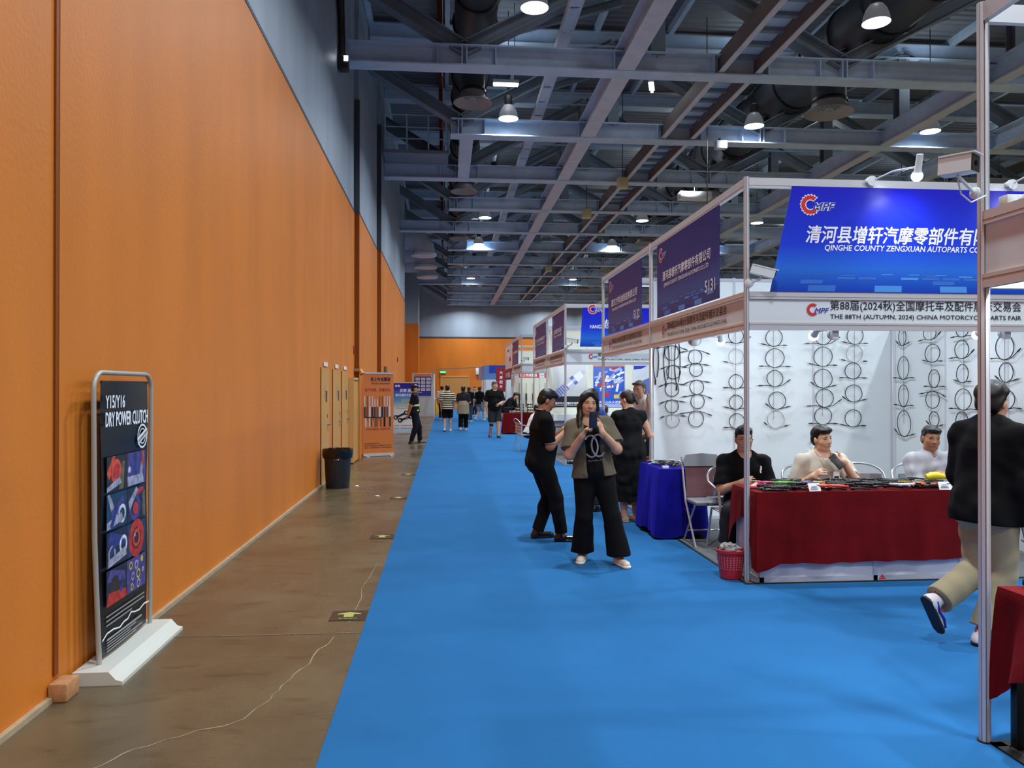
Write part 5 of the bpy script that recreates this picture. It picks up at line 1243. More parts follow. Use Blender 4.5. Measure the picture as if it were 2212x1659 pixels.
    # ---- shoes
    if shoe:
        for K_, A_, ft in ((KR, AR, rft), (KL, AL, lft)):
            G = F(); fm = rot((0, 0, 1), -ft[0])@rot((1, 0, 0), -ft[1]); fd, fu, fr_ = fm@V3(0, 1, 0), fm@V3(0, 0, 1), fm@V3(1, 0, 0)
            b0 = A_-fu*.075*s; hh = shoe.get('h', .06)
            G.seg(b0-fd*.035*s+fu*.03, b0+fd*.155*s+fu*.025, .042*s, .04*s, .02, cuts=[(b0+fu*.012, -fu)])
            G.seg(b0-fd*.02*s+fu*.03, A_-fd*.008*s+fu*(hh-.06), .042*s, .046*s, .03, cuts=[(A_+fu*(hh-.06), fu), (b0+fu*.012, -fu)])
            if shoe.get('low'): G.seg(b0+fd*.02+fu*.075, b0+fd*.05+fu*.1, .036*s, .036*s, .01, op='s')
            o_ = G.mesh('shoe', shoe['mat'], root)
            G = F(); G.seg(b0-fd*.035*s+fu*.012, b0+fd*.158*s+fu*.012, .046*s, .045*s, .01, cuts=[(b0+fu*.022, fu), (b0+fu*.0, -fu)])
            if o_ is not None: G.mesh('sole', shoe.get('sole', shoe['mat']), o_)
    # ---- hair
    if hair:
        G = F(); th = {'short': .011, 'crop': .006, 'full': .013, 'long': .014, 'pony': .01, 'tousled': .02}.get(hair, .012)*s
        A = hp(0, .085, .08); Bp = hp(0, -.05, -.055); nn = nrm(np.cross(hr, A-Bp)); nn = nn if nn@hu < 0 else -nn
        if hair in ('long', 'pony'): G.ell(hp(0, -.014, .034), (.074*hs+th, .093*hs+th, .088*hs+th), M, k=.0, cuts=[(A if hair not in ('long',) else hp(0, .085, .085), nn)])
        else:   # crown above the hairline, then back and sides behind the temples
            n1 = nrm(hu*-1+hf*.25)
            G.ell(hp(0, -.014, .034), (.073*hs+th, .092*hs+th, .088*hs+th), M, k=.0, cuts=[(hp(0, .085, .083), n1)])
            for q in (-1, 1): G.ell(hp(q*.03, .062, .088), (.036*hs, .026*hs+th, .016*hs+th*.4), M, k=.02)
            G.ell(hp(0, -.014, .034), (.074*hs+th*.55, .092*hs+th*.7, .088*hs+th), M, k=.012, cuts=[(hp(0, .022, .03), nrm(hf-hu*.35)), (hp(0, -.04, -.05), nrm(-hu+hf*.55))])
        if hair in ('short', 'full', 'tousled'): G.ell(hp(0, -.005, .075), (.07*hs+th*.5, .088*hs, .05*hs+th*.4), M, k=.02, cuts=[(hp(0, .092, .07), nn)])
        G.ell(hp(0, -.05, -.01), (.068*hs+th*.6, .055*hs+th*.6, .075*hs), M, k=.02, cuts=[(hp(0, -.03, 0), hf), (hp(0, 0, -.075), -hu)])
        if hair in ('full', 'tousled'): G.ell(hp(0, .03, .085), (.068*hs, .062*hs, .04*hs), M, k=.02)
        if hair == 'long':
            for q in (-1, 1):
                G.seg(hp(q*.066, .02, .06), hp(q*.082, -.005, -.05), .034*hs, .028*hs, .03); yb = .06 if q > 0 else -.03; G.seg(hp(q*.082, .0, -.05), hp(q*.088, yb*.6, -.14), .03*hs, .028*hs, .03); G.seg(hp(q*.088, yb*.6, -.14), hp(q*.094, yb*1.9, -.28 if q > 0 else -.2), .028*hs, .014*hs, .03)
            G.seg(hp(0, -.06, 0), hp(0, -.085, -.2), .075*hs, .06*hs, .04, hf, .5)
            for q in (-1, 1): G.seg(hp(q*.018, .07, .105), hp(q*.07, .06, .04), .018*hs, .022*hs, .02)
        if hair == 'pony':
            G.ell(hp(0, -.1, .05), (.03*hs,)*3, M, k=.02); G.seg(hp(0, -.115, .045), hp(.005, -.135, -.09), .03*hs, .018*hs, .02)
        G.wrinkle(.0022 if hair != 'tousled' else .007, seed*3, 110)
        G.mesh('hair', hairm, root)
    if cap:
        G = F(); G.ell(hp(0, -.01, .06), (.088*hs, .105*hs, .07*hs), M, k=0, cuts=[(hp(0, 0, .05), -hu)]); G.seg(hp(-.03, .08, .055), hp(.03, .08, .055), .06*hs, .06*hs, .01, hu, .14, cuts=[(hp(0, .06, 0), -hf)])
        G.mesh('cap', cap, root)
    # ---- face
    if face:
        for q in (-1, 1):
            p = B.hit(hp(q*.032, .15, .006), -hf); mb = MB()
            mb.sphere((0, 0, 0), 1, LASH, 10)
            mb.v = [tuple(p+hr*a*.0145*s+hf*(b*.004+.0005)*s+hu*(c*.0052-abs(a)*.001)*s) for a, b, c in mb.v]; mb.build('eye', root, world=False)
            p = B.hit(hp(q*.033, .15, .028), -hf); pi = B.hit(hp(q*.016, .15, .024), -hf); po = B.hit(hp(q*.05, .15, .024), -hf); mb = MB()
            mb.tube([pi+hf*.0, p+hf*.001, po], [.003*s, .0042*s, .002*s], hairm, 6); mb.build('eyebrow', root, world=False)
        pm = [B.hit(hp(a, .15, -.067+abs(a)*.06), -hf) for a in (-.024, -.012, 0, .012, .024)]
        mb = MB(); mb.tube(pm, [.002*s, .0048*s, .0055*s, .0048*s, .002*s], LIP, 8); mb.build('mouth', root, world=False)
        if glasses:
            mb = MB()
            for q in (-1, 1):
                p = hp(q*.034, .108, .002); mb.tube([p+hr*.027*math.cos(a)+hu*.019*math.sin(a) for a in np.linspace(0, 2*math.pi, 17)[:-1]], .0016, DARK, 6, closed=True)
                mb.tube([p+hr*q*.026, hp(q*.078, .08, .006), hp(q*.082, .0, .004)], .0016, DARK, 6)
            mb.tube([hp(-.008, .108, .006), hp(.008, .108, .006)], .0016, DARK, 6); mb.build('glasses', root, world=False)
    J = dict(WR=WR, WL=WL, ER=ER, EL=EL, P=P, chest=chest, neck=neckb, head=Cn, KR=KR, KL=KL, SR=SR, SL=SL, r=r, f=f, u=u, hp=hp, B=B, root=root)
    return root, J
def world_of(root, p):
    a = root.rotation_euler.z; c, s_ = math.cos(a), math.sin(a); l = root.location
    return (l.x+c*p[0]-s_*p[1], l.y+s_*p[0]+c*p[1], l.z+p[2])
def phone(label, root, p, up, nrm_, size=(.075, .155, .009), m=None):
    """a phone in the person's local frame: centre p, long axis up, screen facing nrm_"""
    up = Vector(up).normalized(); n = Vector(nrm_); n = (n-up*n.dot(up)).normalized(); x = up.cross(n); p = Vector(p)
    a = root.rotation_euler.z; Rz = Matrix.Rotation(a, 3, 'Z')
    t = thing('phone', label, 'phone', world_of(root, p))
    X, U, N = Rz@x, Rz@up, Rz@n
    b = MB(); b.rbox(-size[0]/2, size[0]/2, -size[1]/2, size[1]/2, -size[2]/2, size[2]/2, m or mat('dark blue phone shell', (44, 54, 78), .35, metal=.3), .004)
    b.v = [tuple(X*v[0]+U*v[1]+N*v[2]) for v in b.v]; b.build('shell', t, world=False)
    b = MB(); b.obox(N*size[2]*.52, X, U, N, size[0]*.46, size[1]*.47, .0008, mat('lit phone screen', (20, 22, 30), .2, emit=(120, 140, 170), estr=.4)); b.build('screen', t, world=False)
    b = MB()
    for i in range(3): b.cyl(tuple(X*.018*(1 if i % 2 else -1)*-1+U*(size[1]*.36-.016*i)-N*size[2]*.5), tuple(X*.018*(1 if i % 2 else -1)*-1+U*(size[1]*.36-.016*i)-N*(size[2]*.5+.003)), .008, BLACK, 10)
    b.build('camera_lens', t, world=False)
    return t
# ================================================================== THE PEOPLE
OLIVE = cloth('olive brown sheer jacket', (98, 90, 76)); CREAMSH = mat('cream leather shoe', (226, 214, 196), .45)
BSHOE = mat('black leather shoe', (14, 14, 15), .25, spec=.6); SOLEW = mat('pale sole', (232, 226, 214), .6)
KHAKI = cloth('khaki trouser cloth', (156, 146, 118)); WHT = cloth('white cotton', (222, 222, 216)); OFFW = cloth('off white cotton', (214, 208, 192))
GREYSH = cloth('pale grey shirt', (190, 194, 202)); CHAR = cloth('charcoal cloth', (38, 41, 46)); DENIM = cloth('black denim', (11, 12, 16))

# the woman photographing, facing the viewer
w_root, wj = person('woman in olive jacket and wide black trousers taking a picture with her phone', (1.415, 7.25), 184, H=1.66, girth=1.1, female=True, skinm=SKIN,
    head=(-6, 4, -6), side=5.5, rh=(.135, .235, 1.215), lh=(-.05, .245, 1.25), rp=(.5, -.25, -1), lp=(-.6, -.2, -1),
    rhand=dict(d=(-.5, .25, .83), n=(-.6, .45, -.6), curl=(30, 38, 42, 46), t=(-.3, -.3, .5)), lhand=dict(d=(.34, .12, .93), n=(.75, -.55, -.2), curl=(14, 40, 46, 50), t=(-.35, -.6, .6)),
    rf=(.10, -.08, .075), lf=(-.23, .10, .075), rft=(14, 0), lft=(-16, 0),
    clothes=[dict(type='top', mat=BLK, off=.006, sleeve=.35, hem=-.02, neck=.085, wr=0), dict(type='pants', mat=BLK2, off=.02, upto=1.97, flare=.055, cutdir=(0, 0, -1)), dict(type='jacket', mat=OLIVE, off=.017, loose=.006, sleeve=.8, hem=-.07, cuffloose=.03, flare=.05, open=.095, open2=.075, wr=.0025, neck=.085)],
    hair='long', shoe=dict(mat=CREAMSH, sole=SOLEW, low=True, h=.045), h=.0065, seed=3)
def shirt_front(root, J, fn, name, label=None):
    """lay a small print on the chest: fn gets a builder of points (across, up) in metres from the chest centre"""
    B = J['B']
mb = MB()
def onchest(J, a, b, lift=.019):
    o = J['chest']+J['r']*-a+J['u']*b+J['f']*.3
    return J['B'].hit(o, -J['f'])+J['f']*lift
GLIT = mat('silver glitter print', (170, 168, 176), .3, metal=.8, bump=.6, bscale=400)
for cx, a0, a1 in ((.026, 40, 320), (-.026, -140, 140)):
    pts = []
    for i in range(23):
        a = R(a0+(a1-a0)*i/22); pts.append(onchest(wj, cx*1.3+.062*math.cos(a), -.085+.1*math.sin(a), .02))
    mb.tube(pts, (.0085), GLIT, 6)
for i in range(13):
    x = -.075+.15*i/12; mb.tube([onchest(wj, x, -.215+.008*math.sin(i*2.3)), onchest(wj, x+.008, -.223+.008*math.sin(i*3.1))], .003, GLIT, 5)
mb.build('chest_print', w_root, world=False)
mb = MB(); q = nrm(wj['WL']-wj['EL']); c = wj['WL']-q*.03; e1 = nrm(np.cross(q, V3(0, 0, 1))); e2 = np.cross(q, e1)
mb.tube([c+e1*.034*math.cos(a)+e2*.034*math.sin(a) for a in np.linspace(0, 2*math.pi, 25)[:-1]], .003, mat('gold bracelet', (220, 180, 90), .25, metal=1), 6, closed=True); mb.build('bracelet', w_root, world=False)
phone('dark blue phone held up in both hands by the woman in the olive jacket', w_root, (.045, .335, 1.372), (0, .12, 1), (0, -1, .12))

# man in the black polo looking at his phone
m_root, mj = person('man in black polo shirt and black jeans looking down at his phone', (1.05, 8.4), 86, H=1.68, girth=1.12, belly=.06, skinm=SKIN_D,
    head=(0, 26, 0), lean=3, rh=(.06, .25, 1.17), lh=(-.06, .27, 1.2), rp=(.5, -.7, -1), lp=(-.5, -.7, -1),
    rhand=dict(d=(-.2, .8, .5), n=(-.6, -.1, .7), curl=30), lhand=dict(d=(.25, .8, .45), n=(.6, -.1, .7), curl=30),
    rf=(.14, .2, .075), lf=(-.08, -.02, .075), rft=(14, 0), lft=(-8, 0),
    clothes=[dict(type='pants', mat=DENIM, off=.014, upto=1.96, flare=.012, wr=.006), dict(type='top', mat=BLK, off=.012, sleeve=.86, hem=-.1, collar=True, cuffloose=.012, wr=.006)],
    hair='short', shoe=dict(mat=BSHOE, h=.085), h=.0075, seed=5)
mb = MB()
for W_, E_, S_ in ((mj['WR'], mj['ER'], mj['SR']), (mj['WL'], mj['EL'], mj['SL'])):
    q = nrm(E_-S_); c = S_+(E_-S_)*.85; e1 = nrm(np.cross(q, V3(0, 0, 1))); e2 = np.cross(q, e1); mb.tube([c+e1*.066*math.cos(a)+e2*.066*math.sin(a) for a in np.linspace(0, 2*math.pi, 25)[:-1]], .003, INK_W, 5, closed=True)
nb = mj['neck']+mj['u']*.034
mb.tube([nb+mj['r']*.074*math.cos(a)+mj['f']*.08*math.sin(a)-mj['u']*.012*math.sin(a) for a in np.linspace(.1, 2*math.pi+.1, 25)[:-1]], .0025, INK_W, 5, closed=True)
mb.build('white_trim', m_root, world=False)
phone('phone held low in both hands by the man in the black polo', m_root, (0, .36, 1.25), (0, .8, .6), (0, -.6, .8), m=DARK)

# woman in the long black dress, back to the viewer
person('woman with a ponytail in a long black dress, back turned, at the booth wall', (2.30, 9.47), -8, H=1.64, girth=1.16, female=True, skinm=SKIN,
    head=(-38, 16, 0), rh=(.2, .24, 1.02), lh=(-.16, .28, 1.05), rp=(.8, -.5, -1), lp=(-.9, -.4, -1), rf=(.075, -.04, .075), lf=(-.085, -.06, .075),
    clothes=[dict(type='dress', mat=BLK, off=.014, sleeve=.22, skirt=.27, wide=.255, neck=.058, wr=.008, cuffloose=.012)], hair='pony', hairm=mat('dark brown hair', (34, 24, 22), .45, bump=.1, bscale=260),
    shoe=dict(mat=mat('beige shoe', (196, 172, 140), .45), low=True, h=.03), h=.0075, face=False, seed=7)

# man striding past on the right
walk, kj = person('young man in black sweater and khaki trousers striding past the near corner post', (3.56, 4.78), 78, H=1.72, girth=1.05, skinm=SKIN,
    head=(-6, 2, 0), lean=4, twist=-4, hip=(0, 0, .92), rh=(.235, .09, .80), lh=(-.2, .24, .9), rp=(.35, -1, -.2), lp=(-.4, -1, -.2), rhand=dict(d=(-.05, .15, -1), n=(-1, 0, 0), curl=28, t=(.1, 1, 0)),
    rf=(.06, -.1, .08), lf=(-.06, -.36, .27), lft=(0, 62), rft=(4, 0), knee=((0, 1, .1), (0, 1, .05)),
    clothes=[dict(type='pants', mat=KHAKI, off=.024, upto=1.93, flare=.026, wr=.006), dict(type='top', mat=BLK, off=.034, loose=.012, sleeve=1.93, hem=-.14, flare=.02, neck=.062, cuffloose=.008, wr=.008)],
    hair='tousled', shoe=dict(mat=mat('white trainer', (226, 224, 226), .5), sole=mat('dark trainer sole', (26, 24, 36), .6), h=.08), h=.0075, seed=9)
mb = MB(); SB = mat('trainer blue', (42, 40, 150), .5); SR_ = mat('trainer red', (196, 44, 70), .5)
for A_, ft in ((kj['B'], (4, 0)), (None, (0, 62))):
    an = V3(.06, -.1, .08) if A_ is not None else V3(-.06, -.36, .27)
    fm = rot((0, 0, 1), -ft[0])@rot((1, 0, 0), -ft[1]); fd, fu, fr_ = fm@V3(0, 1, 0), fm@V3(0, 0, 1), fm@V3(1, 0, 0)
    b0 = an-fu*.076
    for q in (-1, 1):
        mb.tube([b0+fd*-.03+fu*.05+fr_*q*.044, b0+fd*.04+fu*.035+fr_*q*.047, b0+fd*.1+fu*.045+fr_*q*.046, b0+fd*.16+fu*.03+fr_*q*.04], .008, SB, 6)
        mb.tube([b0+fd*.03+fu*.05+fr_*q*.046, b0+fd*.07+fu*.075+fr_*q*.036], .006, SR_, 6)
    mb.tube([b0-fd*.05+fu*.07, b0-fd*.06+fu*.1, b0-fd*.045+fu*.12], .006, SR_, 6)
mb.build('trainer_stripes', walk, world=False)
phone('pale phone held at the thigh by the striding man', walk, kj['WR']+V3(-.045, .03, -.07), (0, .3, -1), (1, 0, 0), m=mat('pale grey phone shell', (150, 160, 172), .4))

# the three men sitting behind the red table
HS = .50
def sitter(label, x, y, yaw, **k):
    s = k.get('H', 1.7)/1.7
    k.setdefault('rf', (.13, .42, .08)); k.setdefault('lf', (-.13, .42, .08))
    return person(label, (x, y), yaw, hip=(0, 0, HS), z0=.012, knee=((.15, .6, 1), (-.15, .6, 1)), h=.0075, **k)
s1, j1 = sitter('man in black t-shirt and glasses sitting behind the corner post', 2.96, 7.42, 186, H=1.72, girth=1.1, skinm=SKIN, head=(4, 2, 0), rh=(.1, .27, .745), lh=(-.1, .3, .72), rp=(.6, -.5, -1), lp=(-.6, -.4, -1), rf=(.26, .36, .08), lf=(-.12, .44, .08),
    clothes=[dict(type='pants', mat=CHAR, off=.02, upto=1.72, flare=.02), dict(type='top', mat=BLK, off=.014, loose=.008, sleeve=.82, hem=-.1, neck=.07, cuffloose=.02, wr=.006)], hair='full', shoe=dict(mat=BSHOE), glasses=True, seed=11)
mb = MB(); pts = [onchest(j1, .085+a, .045+b, .022) for a, b in ((0, .03), (.006, .02), (.004, .0), (-.002, -.02), (.004, -.035))]; mb.tube(pts, [.004, .007, .009, .007, .008], INK_W, 6); mb.build('chest_print', s1, world=False)
s2, j2 = sitter('man in off white t-shirt resting his chin on his hand at the red table', 3.76, 7.42, 183, H=1.72, girth=1.08, skinm=SKIN_P, head=(-22, 2, 4), side=0, rh=(.17, .2, .79), lh=(-.10, .27, .95), rp=(.5, -.5, -1), lp=(-.4, .9, -1),
    lhand=dict(d=(.75, -.5, .35), n=(.2, -.7, -.2), curl=(18, 55, 60, 62), t=(0, 0, 1)),
    clothes=[dict(type='pants', mat=CHAR, off=.02, upto=1.9), dict(type='top', mat=OFFW, off=.014, loose=.008, sleeve=.8, hem=-.1, neck=.074, cuffloose=.022, wr=.008)], hair='full', shoe=dict(mat=BSHOE), seed=13)
mb = MB(); c = onchest(j2, .03, -.03, .03); mb.obox(c, j2['r'], j2['u'], j2['f'], .03, .045, .001, PAPER); mb.obox(c-j2['u']*.012+j2['f']*.0015, j2['r'], j2['u'], j2['f'], .022, .014, .0004, DARK)
for q in (-1, 1): mb.tube([c+j2['u']*.045+j2['r']*q*.012, onchest(j2, q*-.03, .08, .024), j2['neck']+j2['r']*q*.075+j2['f']*.03+j2['u']*.02], .002, mat('lanyard', (120, 130, 160), .6), 5)
mb.build('name_badge', s2, world=False)
phone('black phone in the chin resting hand of the man in the off white t-shirt', s2, j2['WL']+V3(.07, .015, -.005), (.55, -.35, .75), (0, -1, -.3), m=BLACK)
s3, j3 = sitter('man in pale grey polo shirt sitting at the far end of the red table', 4.93, 7.42, 187, H=1.71, girth=1.08, skinm=SKIN_D, head=(2, 4, -7), side=2, rh=(.08, .3, .82), lh=(-.16, .3, .81), rp=(.5, -.4, -1), lp=(-.5, -.4, -1), rhand=dict(d=(-.9, .4, 0), n=(-.2, -.3, -.9), curl=35), lhand=dict(d=(.8, .5, 0), n=(.2, -.3, -.9), curl=35),
    clothes=[dict(type='pants', mat=CHAR, off=.02, upto=1.9), dict(type='top', mat=GREYSH, off=.016, loose=.01, sleeve=.85, hem=-.1, collar=True, cuffloose=.022, wr=.009)], hair='short', shoe=dict(mat=BSHOE), seed=15)

# people in the neighbouring booth and the booth beyond
person('smiling man in a white shirt with a hand at his ear, behind the wall edge', (2.8, 10.85), 216, H=1.77, girth=1.08, skinm=SKIN_P, head=(14, 8, 0), lh=(-.165, .12, 1.50), lp=(-.6, .7, -1), lhand=dict(d=(-.25, -.2, .95), n=(.9, 0, .2), curl=12, spread=.25),
    clothes=[dict(type='pants', mat=CHAR, off=.016), dict(type='top', mat=WHT, off=.014, sleeve=.7, hem=-.1, collar=True)], hair='crop', hairm=HAIRG, shoe=dict(mat=BSHOE), h=.009, seed=17)
b_, bj = person('woman in a blue shirt with tied back black hair, facing away behind the photographing woman', (1.98, 10.3), 58, H=1.66, female=True, girth=1.05, skinm=SKIN_P, head=(0, 6, 0), rh=(.12, .42, 1.2), lh=(-.1, .36, 1.2), rp=(.5, -.3, -1), lp=(-.5, -.3, -1),
    clothes=[dict(type='pants', mat=CHAR, off=.016), dict(type='top', mat=cloth('blue jersey', (54, 76, 142)), off=.014, sleeve=.8, hem=-.1, neck=.055)], hair='pony', shoe=dict(mat=BSHOE), h=.009, seed=19)
t = thing('paper_bag', 'pinkish white plastic bag held out by the woman in the blue shirt', 'bag', world_of(b_, bj['WR']+V3(.02, .1, -.12)))
mb = MB(); g = random.Random(2); rings = []
for i in range(8):
    zz = .12-i*.05; rr_ = .02+.012*i if i < 5 else .07-.01*(i-5); rings.append([(rr_*(1+.35*g.random())*math.cos(2*math.pi*j/12), rr_*.6*(1+.35*g.random())*math.sin(2*math.pi*j/12), zz) for j in range(12)])
mb.add([p for q in rings for p in q], [(i*12+j, (i+1)*12+j, (i+1)*12+(j+1) % 12, i*12+(j+1) % 12) for i in range(7) for j in range(12)]+[tuple(range(84, 96))], mat('pinkish plastic bag', (226, 214, 228), .4), True); mb.build('bag_body', t, world=False)
person('dark haired person sitting at the spark plug booth beyond the held out bag', (3.7, 17.6), 20, H=1.66, hip=(0, 0, .5), rf=(.12, .4, .08), lf=(-.12, .4, .08), knee=((.1, .5, 1), (-.1, .5, 1)), rh=(.1, .3, .8), lh=(-.1, .3, .8), z0=.012, h=.012, face=False, hair='full', clothes=[dict(type='pants', mat=CHAR), dict(type='top', mat=WHT, sleeve=.8)], shoe=dict(mat=BSHOE), seed=21)
person('person in white shirt sitting on a metal chair, half hidden by the black polo man', (2.22, 20.2), 80, H=1.7, hip=(0, 0, .5), lean=22, rf=(.12, .42, .08), lf=(-.12, .4, .08), knee=((.1, .5, 1), (-.1, .5, 1)), rh=(.12, .42, .82), lh=(-.12, .42, .82), h=.012, face=False, hair='full', clothes=[dict(type='pants', mat=CHAR), dict(type='top', mat=WHT, sleeve=.8, wr=.006)], shoe=dict(mat=BSHOE), seed=23)

# the guard on the bare concrete
YEL = mat('reflective yellow band', (206, 232, 90), .5)
gd, gj = person('security guard in navy uniform, cap and yellow bands standing by the roll up banners', (-.9, 23.35), 84, H=1.79, girth=1.02, skinm=SKIN_D, head=(4, 2, 0), lean=-2, rh=(.1, -.2, .87), lh=(-.1, -.2, .87), rp=(1, -.6, 0), lp=(-1, -.6, 0), rhand=dict(d=(-.6, -.2, -.7), n=(0, -1, 0), curl=30), lhand=dict(d=(.6, -.2, -.7), n=(0, -1, 0), curl=30),
    rf=(.1, -.12, .075), lf=(-.1, .16, .075), clothes=[dict(type='pants', mat=NAVY, off=.016, upto=1.96, flare=.014), dict(type='top', mat=cloth('navy shirt', (15, 17, 28), sheen=0), off=.014, sleeve=.8, hem=-.03, collar=True), dict(type='vestband', mat=YEL, off=.022, z=(.03, .17))], hair='short', cap=NAVY, shoe=dict(mat=BSHOE, h=.09), h=.01, z0=0., seed=25)
mb = MB()
for q in (-1, 1): mb.rbox(-.05, .05, -.025, .025, -.008, .008, YEL, .004); mb.v[-1:] = mb.v[-1:]
mb.v = []; mb.f = []; mb.mi = []; mb.sm = []
for S_ in (gj['SR'], gj['SL']): mb.obox(S_*.75+gj['neck']*.25+V3(0, 0, .055), gj['r'], gj['f'], V3(0, 0, 1), .05, .03, .006, YEL)
mb.build('shoulder_strap', gd, world=False)

# walkers in the distance
STRIPE = cloth('black and cream striped cotton', (214, 204, 176)); nt = STRIPE.node_tree; bs = nt.nodes['Principled BSDF']
tc = nt.nodes.new('ShaderNodeTexCoord'); sp = nt.nodes.new('ShaderNodeSeparateXYZ'); nt.links.new(tc.outputs['Object'], sp.inputs[0]); mth = nt.nodes.new('ShaderNodeMath'); mth.operation = 'MULTIPLY'; mth.inputs[1].default_value = 12.2; nt.links.new(sp.outputs['Z'], mth.inputs[0])
fr = nt.nodes.new('ShaderNodeMath'); fr.operation = 'FRACT'; nt.links.new(mth.outputs[0], fr.inputs[0]); rp = nt.nodes.new('ShaderNodeValToRGB'); rp.color_ramp.interpolation = 'CONSTANT'; rp.color_ramp.elements[1].position = .5; rp.color_ramp.elements[0].color = (.012, .012, .013, 1); rp.color_ramp.elements[1].color = (*lin((214, 204, 176)), 1)
nt.links.new(fr.outputs[0], rp.inputs['Fac']); nt.links.new(rp.outputs['Color'], bs.inputs['Base Color'])
TR = dict(mat=mat('grey white trainer', (200, 198, 190), .6), sole=SOLEW)
person('young person in a black and cream striped t-shirt and black shorts walking away', (.1, 29.6), 2, H=1.78, skinm=SKIN, head=(0, 3, 0), rf=(.11, .1, .075), lf=(-.11, -.14, .1), lft=(0, 16), clothes=[dict(type='shorts', mat=BLK2, off=.026, upto=.9, flare=.02), dict(type='top', mat=STRIPE, off=.022, loose=.022, sleeve=.95, hem=-.14, cuffloose=.03)], hair='full', face=False, shoe=TR, h=.012, seed=27)
person('person in dark top with a khaki shirt tied round the waist walking away', (.72, 30.2), 4, H=1.74, female=True, girth=1.12, skinm=SKIN, head=(8, 6, 0), rh=(.16, .22, 1.0), lh=(-.14, .2, 1.0), rf=(.1, .08, .075), lf=(-.1, -.12, .1), clothes=[dict(type='pants', mat=BLK2, off=.024, upto=1.9, flare=.03), dict(type='top', mat=CHAR, off=.022, loose=.014, sleeve=.9, hem=-.02), dict(type='tied', mat=KHAKI)], hair='full', face=False, shoe=TR, h=.012, seed=29)
bm_, bmj = person('tall man in black t-shirt and dark shorts with a knee brace walking towards the viewer', (1.66, 25.75), 172, H=1.9, girth=1.12, belly=.05, skinm=SKIN, head=(-28, 0, 0), rh=(.26, .02, .92), lh=(-.1, .3, 1.13), rp=(1, -.5, -.2), lp=(-.8, -.4, -.8), rf=(.13, -.12, .12), lf=(-.1, .16, .085), rft=(8, 30), clothes=[dict(type='shorts', mat=CHAR, off=.028, upto=.98, flare=.02), dict(type='top', mat=BLK, off=.022, loose=.016, sleeve=.9, hem=-.12, cuffloose=.025)], hair='short', hairm=HAIRG, face=True, shoe=dict(mat=BSHOE, sole=BLACKM), h=.011, seed=31)
mb = MB(); q = nrm(bmj['KR']-V3(.13, -.12, .12)); mb.cyl(tuple(bmj['KR']+q*.03), tuple(bmj['KR']-q*.16), .078, BLACKM, 16, .064); mb.build('knee_brace', bm_, world=False)
FARP = dict(h=.016, face=False)
person('man in a white t-shirt and grey trousers walking away beside the yellow counter', (-.15, 40.6), 5, H=1.76, clothes=[dict(type='pants', mat=CHAR, off=.018), dict(type='top', mat=WHT, off=.02, loose=.015, sleeve=.85, hem=-.1)], hair='short', shoe=TR, seed=33, **FARP)
person('person in a white t-shirt and pale cap far down the carpet, facing the poster wall', (.95, 41.5), -60, H=1.7, clothes=[dict(type='pants', mat=cloth('mid blue jeans', (80, 100, 140)), off=.018), dict(type='top', mat=WHT, off=.02, loose=.015, sleeve=.85, hem=-.1)], hair='short', shoe=TR, cap=WHT, seed=35, **FARP)
person('person in a black t-shirt and blue jeans seen from behind far down the carpet', (1.18, 37.8), 20, H=1.72, clothes=[dict(type='pants', mat=cloth('dark jeans', (56, 66, 96)), off=.018), dict(type='top', mat=BLK, off=.02, loose=.015, sleeve=.85, hem=-.1)], hair='full', shoe=TR, seed=37, **FARP)
person('man in a grey green vest farthest down the carpet', (1.75, 45.5), 190, H=1.76, clothes=[dict(type='pants', mat=CHAR, off=.018), dict(type='top', mat=cloth('grey green vest', (110, 128, 120)), off=.02, loose=.015, sleeve=.5, hem=-.1)], hair='short', shoe=TR, seed=39, **FARP)
person('man in a black t-shirt and grey shorts striding far down the carpet', (1.76, 38.9), 40, H=1.74, rf=(.1, .2, .09), lf=(-.1, -.2, .14), lft=(0, 30), clothes=[dict(type='shorts', mat=cloth('grey shorts cloth', (140, 146, 152)), off=.026, upto=.92, flare=.02), dict(type='top', mat=BLK, off=.022, loose=.016, sleeve=.9, hem=-.1)], hair='short', shoe=TR, seed=41, **FARP)
person('person in a dark jacket bending over the far red table', (2.3, 28.55), 118, H=1.72, hip=(0, -.08, .9), lean=44, head=(0, 10, 0), rh=(.16, .42, .9), lh=(-.16, .42, .9), rp=(.6, -.3, -.6), lp=(-.6, -.3, -.6), clothes=[dict(type='pants', mat=BLK2, off=.018), dict(type='top', mat=BLK, off=.026, loose=.016, sleeve=1.9, hem=-.1)], hair='full', shoe=dict(mat=BSHOE), h=.013, face=False, seed=43)
